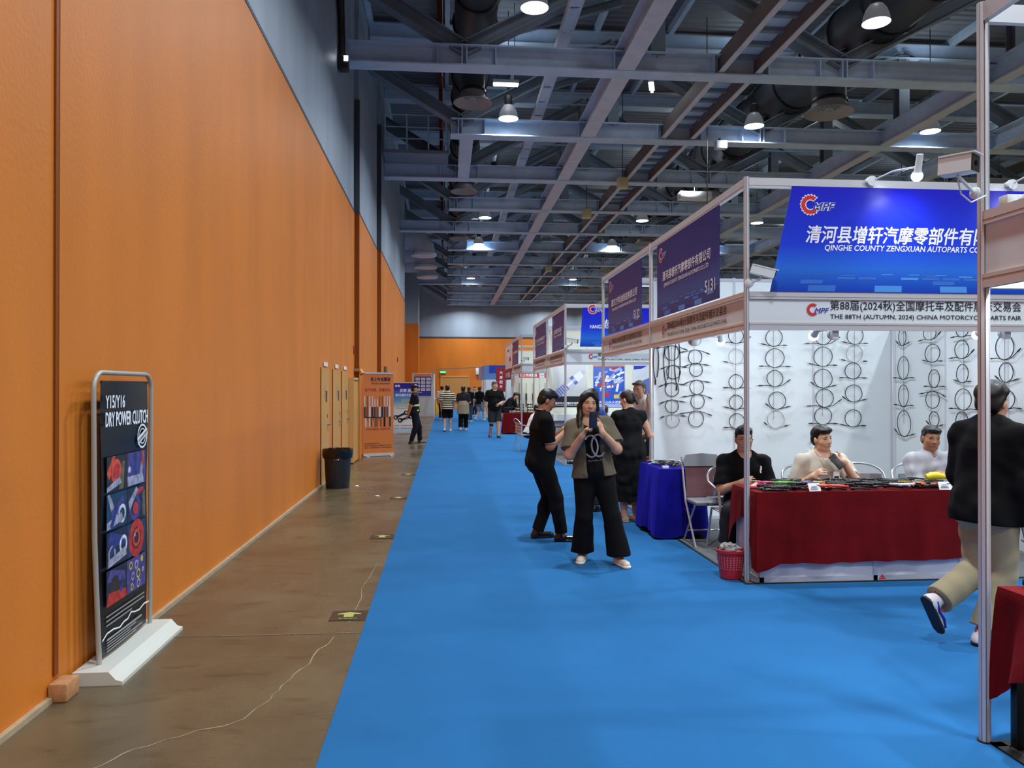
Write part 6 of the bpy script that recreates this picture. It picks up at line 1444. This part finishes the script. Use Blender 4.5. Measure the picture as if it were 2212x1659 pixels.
# ================================================================== ALONG THE ORANGE WALL
WOODT = mat('tan painted door', (196, 142, 74), .5); WOODL = mat('tan door edge', (206, 160, 96), .5); SILVER = mat('brushed steel', (170, 168, 162), .3, metal=.8)
def wdoor(n, y0, y1, zt, hy, proj=.012):
    mb = MB(); mb.box(-2.1, -2.1+proj, y0, y1, .03, zt, WOODT); mb.box(-2.1, -2.1+proj+.004, y0, y0+.03, .03, zt, WOODL); mb.box(-2.1, -2.1+proj+.004, y1-.03, y1, .03, zt, WOODL)
    o = mb.build(f'door_{n}'); tag(o, None, None, None, 'structure')
    b = MB(); x = -2.1+proj; b.cyl((x, hy, 1.02), (x+.05, hy, 1.02), .018, SILVER, 12); b.rbox(x+.035, x+.055, hy-.02, hy+.11, 1.005, 1.035, SILVER, .006); b.build('handle', o)
    b = MB(); b.box(x, x+.003, hy-.02, hy+.03, 1.14, 1.2, DARK); b.box(x, x+.003, hy-.2, hy-.05, 1.42, 1.62, DARK); b.box(x, x+.003, hy-.35, hy-.3, 1.5, 1.7, SILVER); b.build('door_sign', o)
    b = MB(); b.box(x, x+.006, (y0+y1)/2-.2, (y0+y1)/2+.2, zt+.03, zt+.1, PAPER); b.text('消防', (x+.006, (y0+y1)/2-.05, zt+.045), (0, 1, 0), ZUP, INK, h=.04); b.build('name_plate', o)
wdoor(1, 13.26, 14.2, 2.02, 13.95); wdoor(2, 14.62, 15.62, 2.02, 15.5); wdoor(3, 15.9, 16.85, 2.02, 16.72)
mb = MB(); mb.box(-2.1, -1.98, 17.05, 17.1, .03, 1.87, WOODL); mb.box(-2.1, -2.0, 17.1, 17.9, .03, 1.85, WOODT); mb.box(-2.1, -1.98, 17.9, 17.95, .03, 1.87, WOODL); mb.box(-2.1, -1.98, 17.05, 17.95, 1.85, 1.9, WOODL)
o = mb.build('door_4'); tag(o, None, None, None, 'structure')
for nm, lb, cat, c, sz, col in (('alarm_box', 'small red fire alarm high on the orange wall before the first wall step', 'alarm', (-2.085, 18.0, 2.55), (.03, .07, .09), (150, 40, 40)), ('call_point', 'small red call point on the orange wall beside the orange roll up banner', 'alarm', (-2.085, 17.99, 1.55), (.03, .06, .07), (170, 44, 36)), ('alarm_box', 'small red alarm box on the far orange wall above the blue roll up banner', 'alarm', (-1.885, 31.0, 2.8), (.03, .08, .1), (150, 40, 40)),
                                ('wall_box', 'grey metal box low on the orange wall before the orange roll up banner', 'box', (-2.08, 17.99, .75), (.05, .06, .13), (150, 148, 140)), ('junction_box', 'grey junction box with brown hood on the far orange wall', 'box', (-1.86, 24.6, 2.15), (.06, .25, .2), (120, 92, 66))):
    b = MB(); b.rbox(c[0]-sz[0]/2, c[0]+sz[0]/2, c[1]-sz[1], c[1]+sz[1], c[2]-sz[2], c[2]+sz[2], mat(nm.replace('_', ' ')+str(col), col, .5), .008); b.box(c[0]+sz[0]/2, c[0]+sz[0]/2+.004, c[1]-sz[1]*.5, c[1]+sz[1]*.5, c[2]-sz[2]*.3, c[2]+sz[2]*.3, DARK); tag(b.build(nm), lb, cat)
t = thing('wall_lamp', 'tan emergency lamp on a bracket at the first wall step above the orange banner', 'lamp', (-2.0, 18.1, 2.0))
part('bracket', lambda b: b.box(-2.09, -1.95, 18.05, 18.1, 2.06, 2.12, SILVER), t); part('lamp_body', lambda b: b.lathe([(0, 0), (.035, 0), (.06, .13), (0, .13)], (-1.96, 18.05, 2.1), WOODT, 14, (.4, -.3, -.8)), t)

# --- tall banner stand near the viewer
SX = -1.995
t = thing('banner_stand', 'tall black banner stand about motorcycle clutches in a grey tube frame on a white base', 'banner stand', (-1.93, 5.0, 0))
GRT = mat('pale grey tube', (168, 170, 164), .35, metal=.2)
def base(b):
    P = [(-.08, 0), (.19, 0), (.19, .02), (.155, .03), (.115, .075), (-.08, .075)]
    y0, y1 = 4.5, 5.5
    n = len(P); v = [(SX+p, y0, q) for p, q in P]+[(SX+p, y1, q) for p, q in P]
    b.add(v, [tuple(range(n)), tuple(reversed(range(n, 2*n)))]+[(i, i+n, (i+1) % n+n, (i+1) % n) for i in range(n)], mat('white powder coat', (206, 208, 200), .4))
part('base', base, t)
def fr(b):
    P = [(SX+.01, 4.63, .07), (SX-.005, 4.60, .8), (SX, 4.575, 1.4), (SX, 4.57, 1.66)]+[(SX, 4.57+.1-.1*math.cos(R(a)), 1.66+.1*math.sin(R(a))) for a in (25, 50, 75, 90)]+[(SX, 5.43-.1+.1*math.cos(R(a)), 1.66+.1*math.sin(R(a))) for a in (90, 65, 40, 15, 0)]+[(SX, 5.425, 1.2), (SX, 5.42, .07)]
    b.tube(P, .0145, GRT, 12)
part('frame', fr, t)
BSH = mat('glossy black banner', (12, 12, 15), .3, spec=.35)
SY0, SZ0, SW_, SH_ = 4.665, .095, .70, 1.61
def sh(b):
    n, m_ = 14, 30; v = []; f = []
    for j in range(m_+1):
        for i in range(n+1):
            k = i/n; z = SZ0+SH_*j/m_; v.append((SX+.004*math.sin(z*7+k*4)+.006*math.sin(k*3.14)*(1+math.sin(z*19)*.4), SY0+SW_*k, z))
    f = [(j*(n+1)+i, j*(n+1)+i+1, (j+1)*(n+1)+i+1, (j+1)*(n+1)+i) for j in range(m_) for i in range(n)]
    b.add(v, f, BSH, True)
    b.box(SX-.004, SX+.004, SY0, SY0+SW_, SZ0+SH_-.01, SZ0+SH_+.008, BLACK)
sheet = part('printed_sheet', sh, t)
YV = (0, 1, 0)
def SP(a, z): return (SX+.013, SY0+a, z)
def lt(b):
    b.text('Y15/Y16', SP(.03, 1.55), YV, ZUP, INK_W, h=.075, wd=.27, bold=.035); b.text('DRY POWER CLUTCH', SP(.03, 1.44), YV, ZUP, INK_W, h=.085, wd=.64, bold=.035)
    for i in range(3): b.box(SX+.0125, SX+.0132, SY0+.05, SY0+.62-.2*(i == 2), .315-.026*i, .323-.026*i, mat('grey print', (150, 150, 152), .5))
    for i in range(5): b.box(SX+.0125, SX+.0132, SY0+.06, SY0+.58-.09*(i % 3), .175-.016*i, .182-.016*i+(.006 if i == 0 else 0), mat('grey print', (150, 150, 152), .5))
    lx = [(0, .195), (.06, .222), (.15, .222), (.24, .205), (.30, .222), (.36, .222), (.41, .25), (.47, .235), (.54, .228), (.62, .245), (.70, .238)]
    for p, q in zip(lx[:-1], lx[1:]): b.beam(SP(*p), SP(*q), .009, .0015, INK_W, up=(1, 0, 0))
part('lettering', lt, sheet)
def badge(b):
    c = Vector(SP(.585, 1.355)); yy, zz = Vector(YV), ZUP
    for r0, r1 in ((.068, .078), (.045, .052)):
        n = 36; v = []
        for i in range(n):
            a = 2*math.pi*i/n; k = 1+(.05 if i % 2 and r1 > .06 else 0)
            v += [c+yy*r0*math.cos(a)+zz*r0*math.sin(a), c+yy*r1*k*math.cos(a)+zz*r1*k*math.sin(a)]
        b.add(v, [(2*i, 2*i+1, (2*i+3) % (2*n), (2*i+2) % (2*n)) for i in range(n)], INK_W)
    d = Vector((0, .92, .38)).normalized(); q = Vector((0, -.38, .92)).normalized()
    b.add([c-d*.085-q*.022+Vector((.001, 0, 0)), c+d*.085-q*.022+Vector((.001, 0, 0)), c+d*.085+q*.022+Vector((.001, 0, 0)), c-d*.085+q*.022+Vector((.001, 0, 0))], [(0, 1, 2, 3)], INK_W)
    b.text('GUARANTEED', c-d*.075-q*.01+Vector((.0015, 0, 0)), d, q, BLACK, h=.02, wd=.15, bold=.02)
part('badge', badge, sheet)
cols = dict(o=(206, 72, 40), k=(40, 34, 34), p=(70, 62, 130), g=(96, 92, 60), b=(40, 56, 128), s=(150, 152, 176), r=(176, 44, 40), n=(26, 34, 62), t=(24, 58, 88), w=(196, 200, 216))
pm = {k: mat('photo print '+k, c, .4, noise=.55, nscale=26) for k, c in cols.items()}
def photo(y0, z0, w_, h_, bg, shapes):
    def fn(b):
        b.box(SX+.0125, SX+.0135, SY0+y0, SY0+y0+w_, z0, z0+h_, pm[bg])
        for i, (kind, c, a, q, r_, r2) in enumerate(shapes):
            o = Vector((SX+.0137+.0002*i, SY0+y0+w_*a, z0+h_*q))
            if kind == 'ring': b.lathe([(r_*.62*w_, 0), (r_*w_, 0)], o, pm[c], 18, (1, 0, 0))
            elif kind == 'disc': b.lathe([(0, 0), (r_*w_, 0)], o, pm[c], 16, (1, 0, 0))
            else:
                ang = R(r2); d = Vector((0, math.cos(ang), math.sin(ang))); n = Vector((0, -math.sin(ang), math.cos(ang))); L = r_*w_; q4 = [o-d*L-n*L*.3, o+d*L-n*L*.22, o+d*L*.9+n*L*.2, o-d*L*.8+n*L*.35]
                b.add([(p.x, min(max(p.y, SY0+y0), SY0+y0+w_), min(max(p.z, z0), z0+h_)) for p in q4], [(0, 1, 2, 3)], pm[c])
    part('photo', fn, sheet)
photo(.05, 1.05, .29, .21, 'k', [('bar', 'o', .2, .75, .3, 60), ('disc', 'r', .45, .55, .24, 0), ('ring', 'o', .45, .55, .26, 0), ('bar', 'g', .75, .35, .35, 80), ('bar', 's', .3, .1, .4, 20)])
photo(.345, 1.05, .29, .21, 'p', [('bar', 'b', .4, .6, .35, 80), ('bar', 's', .8, .55, .25, 70), ('disc', 'w', .1, .5, .07, 0), ('bar', 'o', .85, .8, .2, 90), ('bar', 's', .4, .1, .5, 5)])
photo(.05, .825, .29, .21, 't', [('bar', 's', .25, .7, .35, 120), ('bar', 'p', .5, .55, .35, 30), ('ring', 'w', .75, .35, .2, 0), ('bar', 's', .3, .12, .5, 15), ('bar', 'b', .35, .3, .3, 60)])
photo(.345, .825, .29, .21, 'n', [('ring', 'p', .4, .4, .3, 0), ('disc', 'r', .45, .35, .14, 0), ('bar', 'r', .7, .85, .2, 10), ('bar', 'g', .9, .4, .3, 90), ('bar', 's', .3, .7, .3, 40)])
photo(.05, .6, .29, .21, 'n', [('bar', 'b', .5, .7, .45, -10), ('ring', 'w', .82, .5, .2, 0), ('ring', 's', .25, .35, .18, 0), ('bar', 's', .5, .12, .5, 15), ('bar', 'b', .3, .5, .2, 40)])
photo(.345, .6, .29, .21, 't', [('disc', 'r', .5, .5, .42, 0), ('disc', 'k', .5, .5, .24, 0), ('ring', 'o', .5, .5, .2, 0), ('disc', 's', .4, .62, .05, 0), ('disc', 'o', .6, .72, .06, 0)])
pm['y'] = mat('photo print y', (190, 180, 70), .4)
photo(.05, .375, .29, .21, 'n', [('bar', 'p', .5, .75, .45, -10), ('disc', 'k', .4, .5, .2, 0), ('bar', 'r', .5, .12, .5, 0), ('bar', 'b', .75, .45, .2, 70)])
photo(.345, .375, .29, .21, 'p', [('ring', 'y', .2, .8, .09, 0), ('ring', 's', .5, .75, .1, 0), ('disc', 'y', .8, .85, .07, 0), ('ring', 's', .3, .45, .09, 0), ('ring', 'y', .6, .45, .11, 0), ('disc', 's', .85, .5, .06, 0), ('ring', 'y', .25, .15, .08, 0), ('ring', 's', .6, .15, .1, 0)])




# --- bin, roll up banners, signs on the floor
t = thing('trash_bin', 'round black rubbish bin with a bin liner standing at the orange wall', 'bin', (-1.79, 13.1, 0))
b = MB(); b.lathe([(0, 0), (.19, 0), (.195, .01), (.225, .6), (.24, .61), (.24, .64), (.21, .64), (.2, .3), (0, .1)], (0, 0, 0), mat('dark blue grey bin plastic', (34, 38, 48), .45), 30); b.build('tub', t, world=False)
rr = random.Random(8); n = 36; b = MB(); v = []
for z_, r_ in ((.5, .24), (.56, .252), (.62, .25), (.655, .246), (.65, .21), (.55, .2)):
    for j in range(n): k = 1+.04*(rr.random()-.4); v.append((r_*k*math.cos(2*math.pi*j/n), r_*k*math.sin(2*math.pi*j/n), z_+.02*(rr.random()-.5)*(2 if z_ < .52 else .6)))
b.add(v, [(i*n+j, i*n+(j+1) % n, (i+1)*n+(j+1) % n, (i+1)*n+j) for i in range(5) for j in range(n)], mat('glossy black bag', (14, 14, 16), .22), True); b.build('bin_liner', t, world=False)
b = MB(); b.obox((.02, -.225, .49), (1, 0, 0), ZUP, (0, -1, 0), .06, .02, .003, DARK); b.text('BRUTE'[:0]+'垃圾桶', (-.03, -.23, .478), UX, ZUP, PAPER, h=.026, bold=.02); b.build('label_plate', t, world=False)
def rollup(label, a, c, z1, sheet_m, fn, basem=ALU):
    a, c = Vector((*a, 0)), Vector((*c, 0)); ux = (c-a).normalized(); L = (c-a).length; nn = ux.cross(ZUP).normalized()
    t = thing('roll_up_banner', label, 'banner', tuple((a+c)/2))
    part('base', lambda b: (b.obox((a+c)/2+Vector((0, 0, .045)), ux, nn, ZUP, L/2+.01, .06, .03, basem), [b.obox(q+nn*.03+Vector((0, 0, .008)), ux, nn, ZUP, .03, .14, .008, basem) for q in (a+ux*.08, c-ux*.08)]), t)
    part('top_rail', lambda b: b.obox((a+c)/2+Vector((0, 0, z1)), ux, nn, ZUP, L/2, .014, .018, basem), t)
    part('pole', lambda b: b.cyl(tuple((a+c)/2-nn*.04+Vector((0, 0, .05))), tuple((a+c)/2-nn*.03+Vector((0, 0, z1))), .01, basem, 8), t)
    s = part('sheet', lambda b: b.poly([(0, .07), (L, .07), (L, z1), (0, z1)], a, ux, ZUP, sheet_m, lift=.002, depth=.004), t)
    o = a+nn*.003
    return t, s, o, ux, L
ORB = mat('orange banner print', (206, 116, 48), .45); MRED = mat('dark red print', (168, 52, 34), .5); BRN = mat('brown print', (110, 62, 40), .5)
t, s, o, ux, L = rollup('orange roll up banner about shock absorbers standing at the orange wall', (-1.97, 18.85), (-1.27, 19.15), 2.03, ORB, None)
part('lettering', lambda b: (b.text('昊士特减震器', o+ux*L*.24+ZUP*1.83, ux, ZUP, INK, h=.1, wd=L*.66, bold=.02), b.text('Shock absorber', o+ux*L*.28+ZUP*1.76, ux, ZUP, INK, h=.045, wd=L*.62, bold=.03), b.text('自产自销，质量保证', o+ux*L*.06+ZUP*1.58, ux, ZUP, MRED, h=.085, wd=L*.84, bold=.02), b.text('承接各种减震器，来图来样定做', o+ux*L*.1+ZUP*.64, ux, ZUP, MRED, h=.05, wd=L*.8),
     [b.text(q, o+ux*L*.04+ZUP*(.30-.05*i), ux, ZUP, INK, h=.03, wd=L*(.5 if i == 0 else .9)) for i, q in enumerate(('昊士特减震器有限公司', '专业生产各种摩托车减震器配件欢迎订购', '地址：工业园区电话：欢迎来电咨询'))]), s)
def shocks(b):
    for i in range(11):
        x = .05+i*.083; c = [DARK, BRN, SILV, BLACK][i % 4]; hgt = 1.47 if i not in (4, 5) else 1.4
        b.obox(o+ux*L*x+ZUP*((.98+hgt)/2), ux, (0, 1, 0), ZUP, .011, .0015, (hgt-.98)/2, SILV if i not in (1, 6, 7) else BRN); b.obox(o+ux*L*x+ZUP*1.08, ux, (0, 1, 0), ZUP, .022, .002, .13, c)
    for i in range(5):
        x = .15+i*.185
        for q in (-.05, .05): b.obox(o+ux*(L*x+q*(1 if i < 3 else .15))+ZUP*.84, ux, (0, 1, 0), ZUP, .016, .002, .12, [SILV, BRN, BRN, BLACK, DARK][i])
        b.obox(o+ux*L*x+ZUP*.95, ux, (0, 1, 0), ZUP, .07 if i < 3 else .025, .0025, .012, BLACK); b.obox(o+ux*L*x+ZUP*.93, ux, (0, 1, 0), ZUP, .008, .002, .05, DARK)
part('printed_picture', shocks, s)
BLB = gradient_print('blue white poster print', [(0., (150, 190, 220)), (.12, (214, 222, 228)), (.45, (206, 216, 224)), (.62, (92, 160, 206)), (.82, (60, 90, 190)), (.9, (44, 44, 150)), (1., (40, 40, 140))])
t, s, o, ux, L = rollup('blue and white roll up banner about motorcycle parts behind the guard', (-1.86, 28.25), (-.97, 28.25), 1.86, BLB, None)
YP = mat('yellow print', (214, 190, 40), .5)
part('lettering', lambda b: (b.text('诚邀', o+ux*L*.05+ZUP*1.7, ux, ZUP, INK_W, h=.09, bold=.02), b.text('支架 连杆', o+ux*L*.25+ZUP*1.52, ux, ZUP, INK_W, h=.12, wd=L*.6, bold=.02), b.text('摩托车配件专业制造', o+ux*L*.08+ZUP*1.36, ux, ZUP, INK_W, h=.1, wd=L*.8, bold=.02), b.text('铝合金', o+ux*L*.33+ZUP*1.14, ux, ZUP, YP, h=.13, wd=L*.42, bold=.02), b.text('加工定制', o+ux*L*.1+ZUP*.9, ux, ZUP, YP, h=.15, wd=L*.7, bold=.02), [b.text('电话：欢迎来电咨询', o+ux*L*.05+ZUP*(.28-.1*i), ux, ZUP, MRED, h=.045, wd=L*.75) for i in range(2)]), s)
def links(b):
    for k, (x, z, a) in enumerate(((.3, .68, 25), (.48, .56, 20))):
        d = Vector((math.cos(R(a)), 0, math.sin(R(a)))); c = o+ux*L*x+ZUP*z; yq = Vector((0, -.002-.002*k, 0))
        b.beam(c-d*.18+yq, c+d*.18+yq, .004, .05, BLACK, up=(0, 1, 0)); b.beam(c-d*.18+yq, c+d*.18+yq, .07, .004, BLACK, up=(0, 1, 0))
        for q in (-1, 1): b.lathe([(.045, 0), (.085, 0)], c+d*.2*q+yq*1.5, BLACK, 18, (0, -1, 0))
part('printed_picture', links, s)
ARW = mat('luminous arrow', (168, 174, 92), .5); SGB = mat('dark floor plate', (52, 46, 38), .3)
for k, y in enumerate((5.72, 8.72, 11.78, 14.95)):
    t = thing('floor_sign', f'dark floor plate with green exit arrow, {ordinal(k)} from viewer along the carpet edge', 'sign', (-.70, y, 0), group='exit arrows on the floor')
    b = MB(); b.box(-.13, .13, -.12, .12, .0, .004, SGB); b.build('plate', t, world=False)
    b = MB(); b.poly([(-.035, -.04), (.035, -.04), (.035, .03), (.085, .03), (.085, .045), (0, .085), (-.085, .045), (-.085, .03), (-.035, .03)], (0, 0, .0045), UX, (0, 1, 0), ARW); b.build('arrow', t, world=False)
    b = MB(); b.text('安全出口', (0, -.095, .0045), UX, (0, 1, 0), ARW, h=.03, wd=.13, bold=.02, align='C'); b.build('lettering', t, world=False)
for k, (x, y, lb) in enumerate(((-1.05, 11.95, 'white scrap of paper on the bare concrete beyond the bin'), (-1.5, 13.2, 'small white scrap of paper on the floor beside the bin'))):
    b = MB(); b.add([(-.05, 0, .003), (0, -.02, .012), (.06, .0, .004), (.02, .03, .02), (-.03, .03, .004)], [(0, 1, 2, 3, 4)], PAPER); o = b.build('paper_scrap'); o.location = (x, y, 0); tag(o, lb, 'paper')

# --- exit door, clock, end wall things
mb = MB(); mb.box(-.3, 1.9, HY1-.06, HY1-.02, 0, 2.55, WOODT); mb.box(-.36, -.3, HY1-.09, HY1-.02, 0, 2.6, WOODL); mb.box(1.9, 1.96, HY1-.09, HY1-.02, 0, 2.6, WOODL); mb.box(-.36, 1.96, HY1-.09, HY1-.02, 2.55, 2.65, WOODL); tag(mb.build('door_5'), None, None, None, 'structure')
t = thing('exit_sign', 'small green lit exit sign above the far door', 'sign', (-.1, HY1-.1, 2.9)); part('case', lambda b: b.box(-.4, .1, HY1-.14, HY1-.04, 2.85, 3.05, DARK), t); part('lit_face', lambda b: b.box(-.38, .08, HY1-.145, HY1-.14, 2.87, 3.03, mat('green exit glow', (40, 200, 110), .5, emit=(60, 220, 130), estr=1.5)), t)
part('lettering', lambda b: b.text('EXIT', (-.3, HY1-.147, 2.9), UX, ZUP, INK_W, h=.1, bold=.02), t)
t = thing('wall_monitor', 'small white framed panel on the end wall beside the far door', 'panel', (2.6, HY1-.1, 3.)); part('panel_body', lambda b: b.rbox(2.5, 3.5, HY1-.16, HY1-.03, 2.75, 3.3, PAPER, .02), t); part('dark_face', lambda b: b.box(2.85, 3.4, HY1-.165, HY1-.158, 2.85, 3.2, DARK), t)

# --- small things under the roof
t = thing('strip_light', 'lit strip light between the first two trusses near the orange wall', 'lamp', (1.5, 19.2, 9.3)); part('fitting', lambda b: b.box(1.2, 1.85, 19.15, 19.4, 9.32, 9.4, WHITE), t); part('tube', lambda b: b.box(1.22, 1.83, 19.2, 19.3, 9.28, 9.32, LENS), t); part('hanger', lambda b: (b.cyl((1.3, 19.3, 9.4), (1.3, 19.3, HZ), .01, DARK, 5), b.cyl((1.75, 19.3, 9.4), (1.75, 19.3, HZ), .01, DARK, 5)), t)
t = thing('strip_light', 'lit strip light slanting behind the long centre roof beam', 'lamp', (5.2, 19.1, 9.3)); part('tube', lambda b: b.beam((5.1, 18.7, 9.25), (5.35, 19.5, 9.35), .06, .05, LENS), t); part('fitting', lambda b: b.beam((5.1, 18.7, 9.3), (5.35, 19.5, 9.4), .14, .04, WHITE), t); part('hanger', lambda b: b.cyl((5.22, 19.1, 9.38), (5.22, 19.1, HZ), .01, DARK, 5), t)
HORN = mat('cream horn speaker', (200, 196, 150), .5)
for x, y, lb in ((5.6, 23.9, 'under the third truss'), (5.25, 28.2, 'under the fourth truss'), (5.6, 41.2, 'far away under the seventh truss')):
    t = thing('horn_speaker', f'cream loudspeaker hanging from the catwalk, {lb}', 'speaker', (x, y, 8.2)); part('cabinet', lambda b: b.rbox(x-.16, x+.16, y-.15, y+.15, 7.98, 8.32, HORN, .03), t); part('hanger', lambda b: b.cyl((x, y, 8.32), (x, y, HZ), .012, DARK, 6), t)
for x, y, lb in ((8.5, 25.6, 'white flat unit hanging beyond the third truss'),):
    t = thing('air_unit', lb, 'unit', (x, y, 8.2)); part('casing', lambda b: b.rbox(x-.55, x+.55, y-.2, y+.2, 8.1, 8.35, WHITE, .02), t); part('hanger', lambda b: b.cyl((x, y, 8.35), (x, y, HZ), .015, DARK, 6), t)
t = thing('floodlight', 'grey floodlight fixed under the second truss above the booths', 'lamp', (7.4, 20.2, 8.2)); part('lamp_body', lambda b: b.rbox(7.25, 7.55, 20.0, 20.2, 8.1, 8.32, STEEL_L, .02), t); part('bracket', lambda b: b.box(7.38, 7.42, 20.15, 20.4, 8.3, 8.42, DARK), t)
b = MB(); b.cyl((6.85, 19.6, 4.6), (6.85, 19.6, HZ), .011, BLACK, 6); tag(b.build('hanging_cable'), 'thin black cable dropping from the roof behind banner 5131', 'cable')
t = thing('maintenance_platform', 'small railed steel platform high on the wall at the third truss', 'platform', (-1.2, 24.0, 9.2))
part('deck', lambda b: b.box(-1.85, .1, 23.3, 25.2, 8.75, 8.85, STEEL_D), t)
def rl(b):
    for x in (-1.8, -1.15, -.5, .08): b.cyl((x, 23.35, 8.85), (x, 23.35, 9.95), .025, STEEL, 8)
    for z in (9.2, 9.55, 9.92): b.cyl((-1.85, 23.35, z), (.1, 23.35, z), .02, STEEL, 8)
part('railing', rl, t)
for k, (y, z) in enumerate(((36.6, 8.75), (40.2, 8.75), (43.8, 8.75))):
    t = thing('air_nozzle', 'curved pale air outlet high on the wall, ' + ['nearest of three', 'middle of three', 'farthest of three'][k], 'vent', (-1.9, y, z))
    P = [(-1.9 if y < 37 else -2.6, y, z), (-1.6, y, z), (-1.3, y, z-.12), (-1.05, y, z-.42), (-1.0, y, z-.75)]
    part('elbow', lambda b: b.tube(P, [.55]*5, STEEL_L, 24), t); part('rim', lambda b: b.tube([(-1.0, y, z-.72), (-1.0, y, z-.84)], .6, WHITE, 24), t)
b = MB(); b.tube([(-2.03, 14.6, 11.2), (-2.03, 14.9, 9.6), (-2.03, 15.3, 8.9), (-2.03, 15.4, 8.2)], .07, BLACK, 8); b.tube([(-1.99, 14.9, 11.2), (-1.99, 15.2, 9.5), (-1.99, 15.3, 8.6)], .03, BLACK, 6); tag(b.build('cable_bundle'), 'black cable bundle hanging on the grey upper wall before the first truss', 'cable')
t = thing('floodlight', 'small black floodlight at the foot of the cable bundle on the upper wall', 'lamp', (-2.0, 15.4, 8.1)); part('lamp_body', lambda b: b.rbox(-2.1, -1.9, 15.3, 15.55, 7.95, 8.2, BLACK, .03), t); part('lit_face', lambda b: b.box(-1.98, -1.9, 15.29, 15.3, 8.1, 8.2, LENS), t)
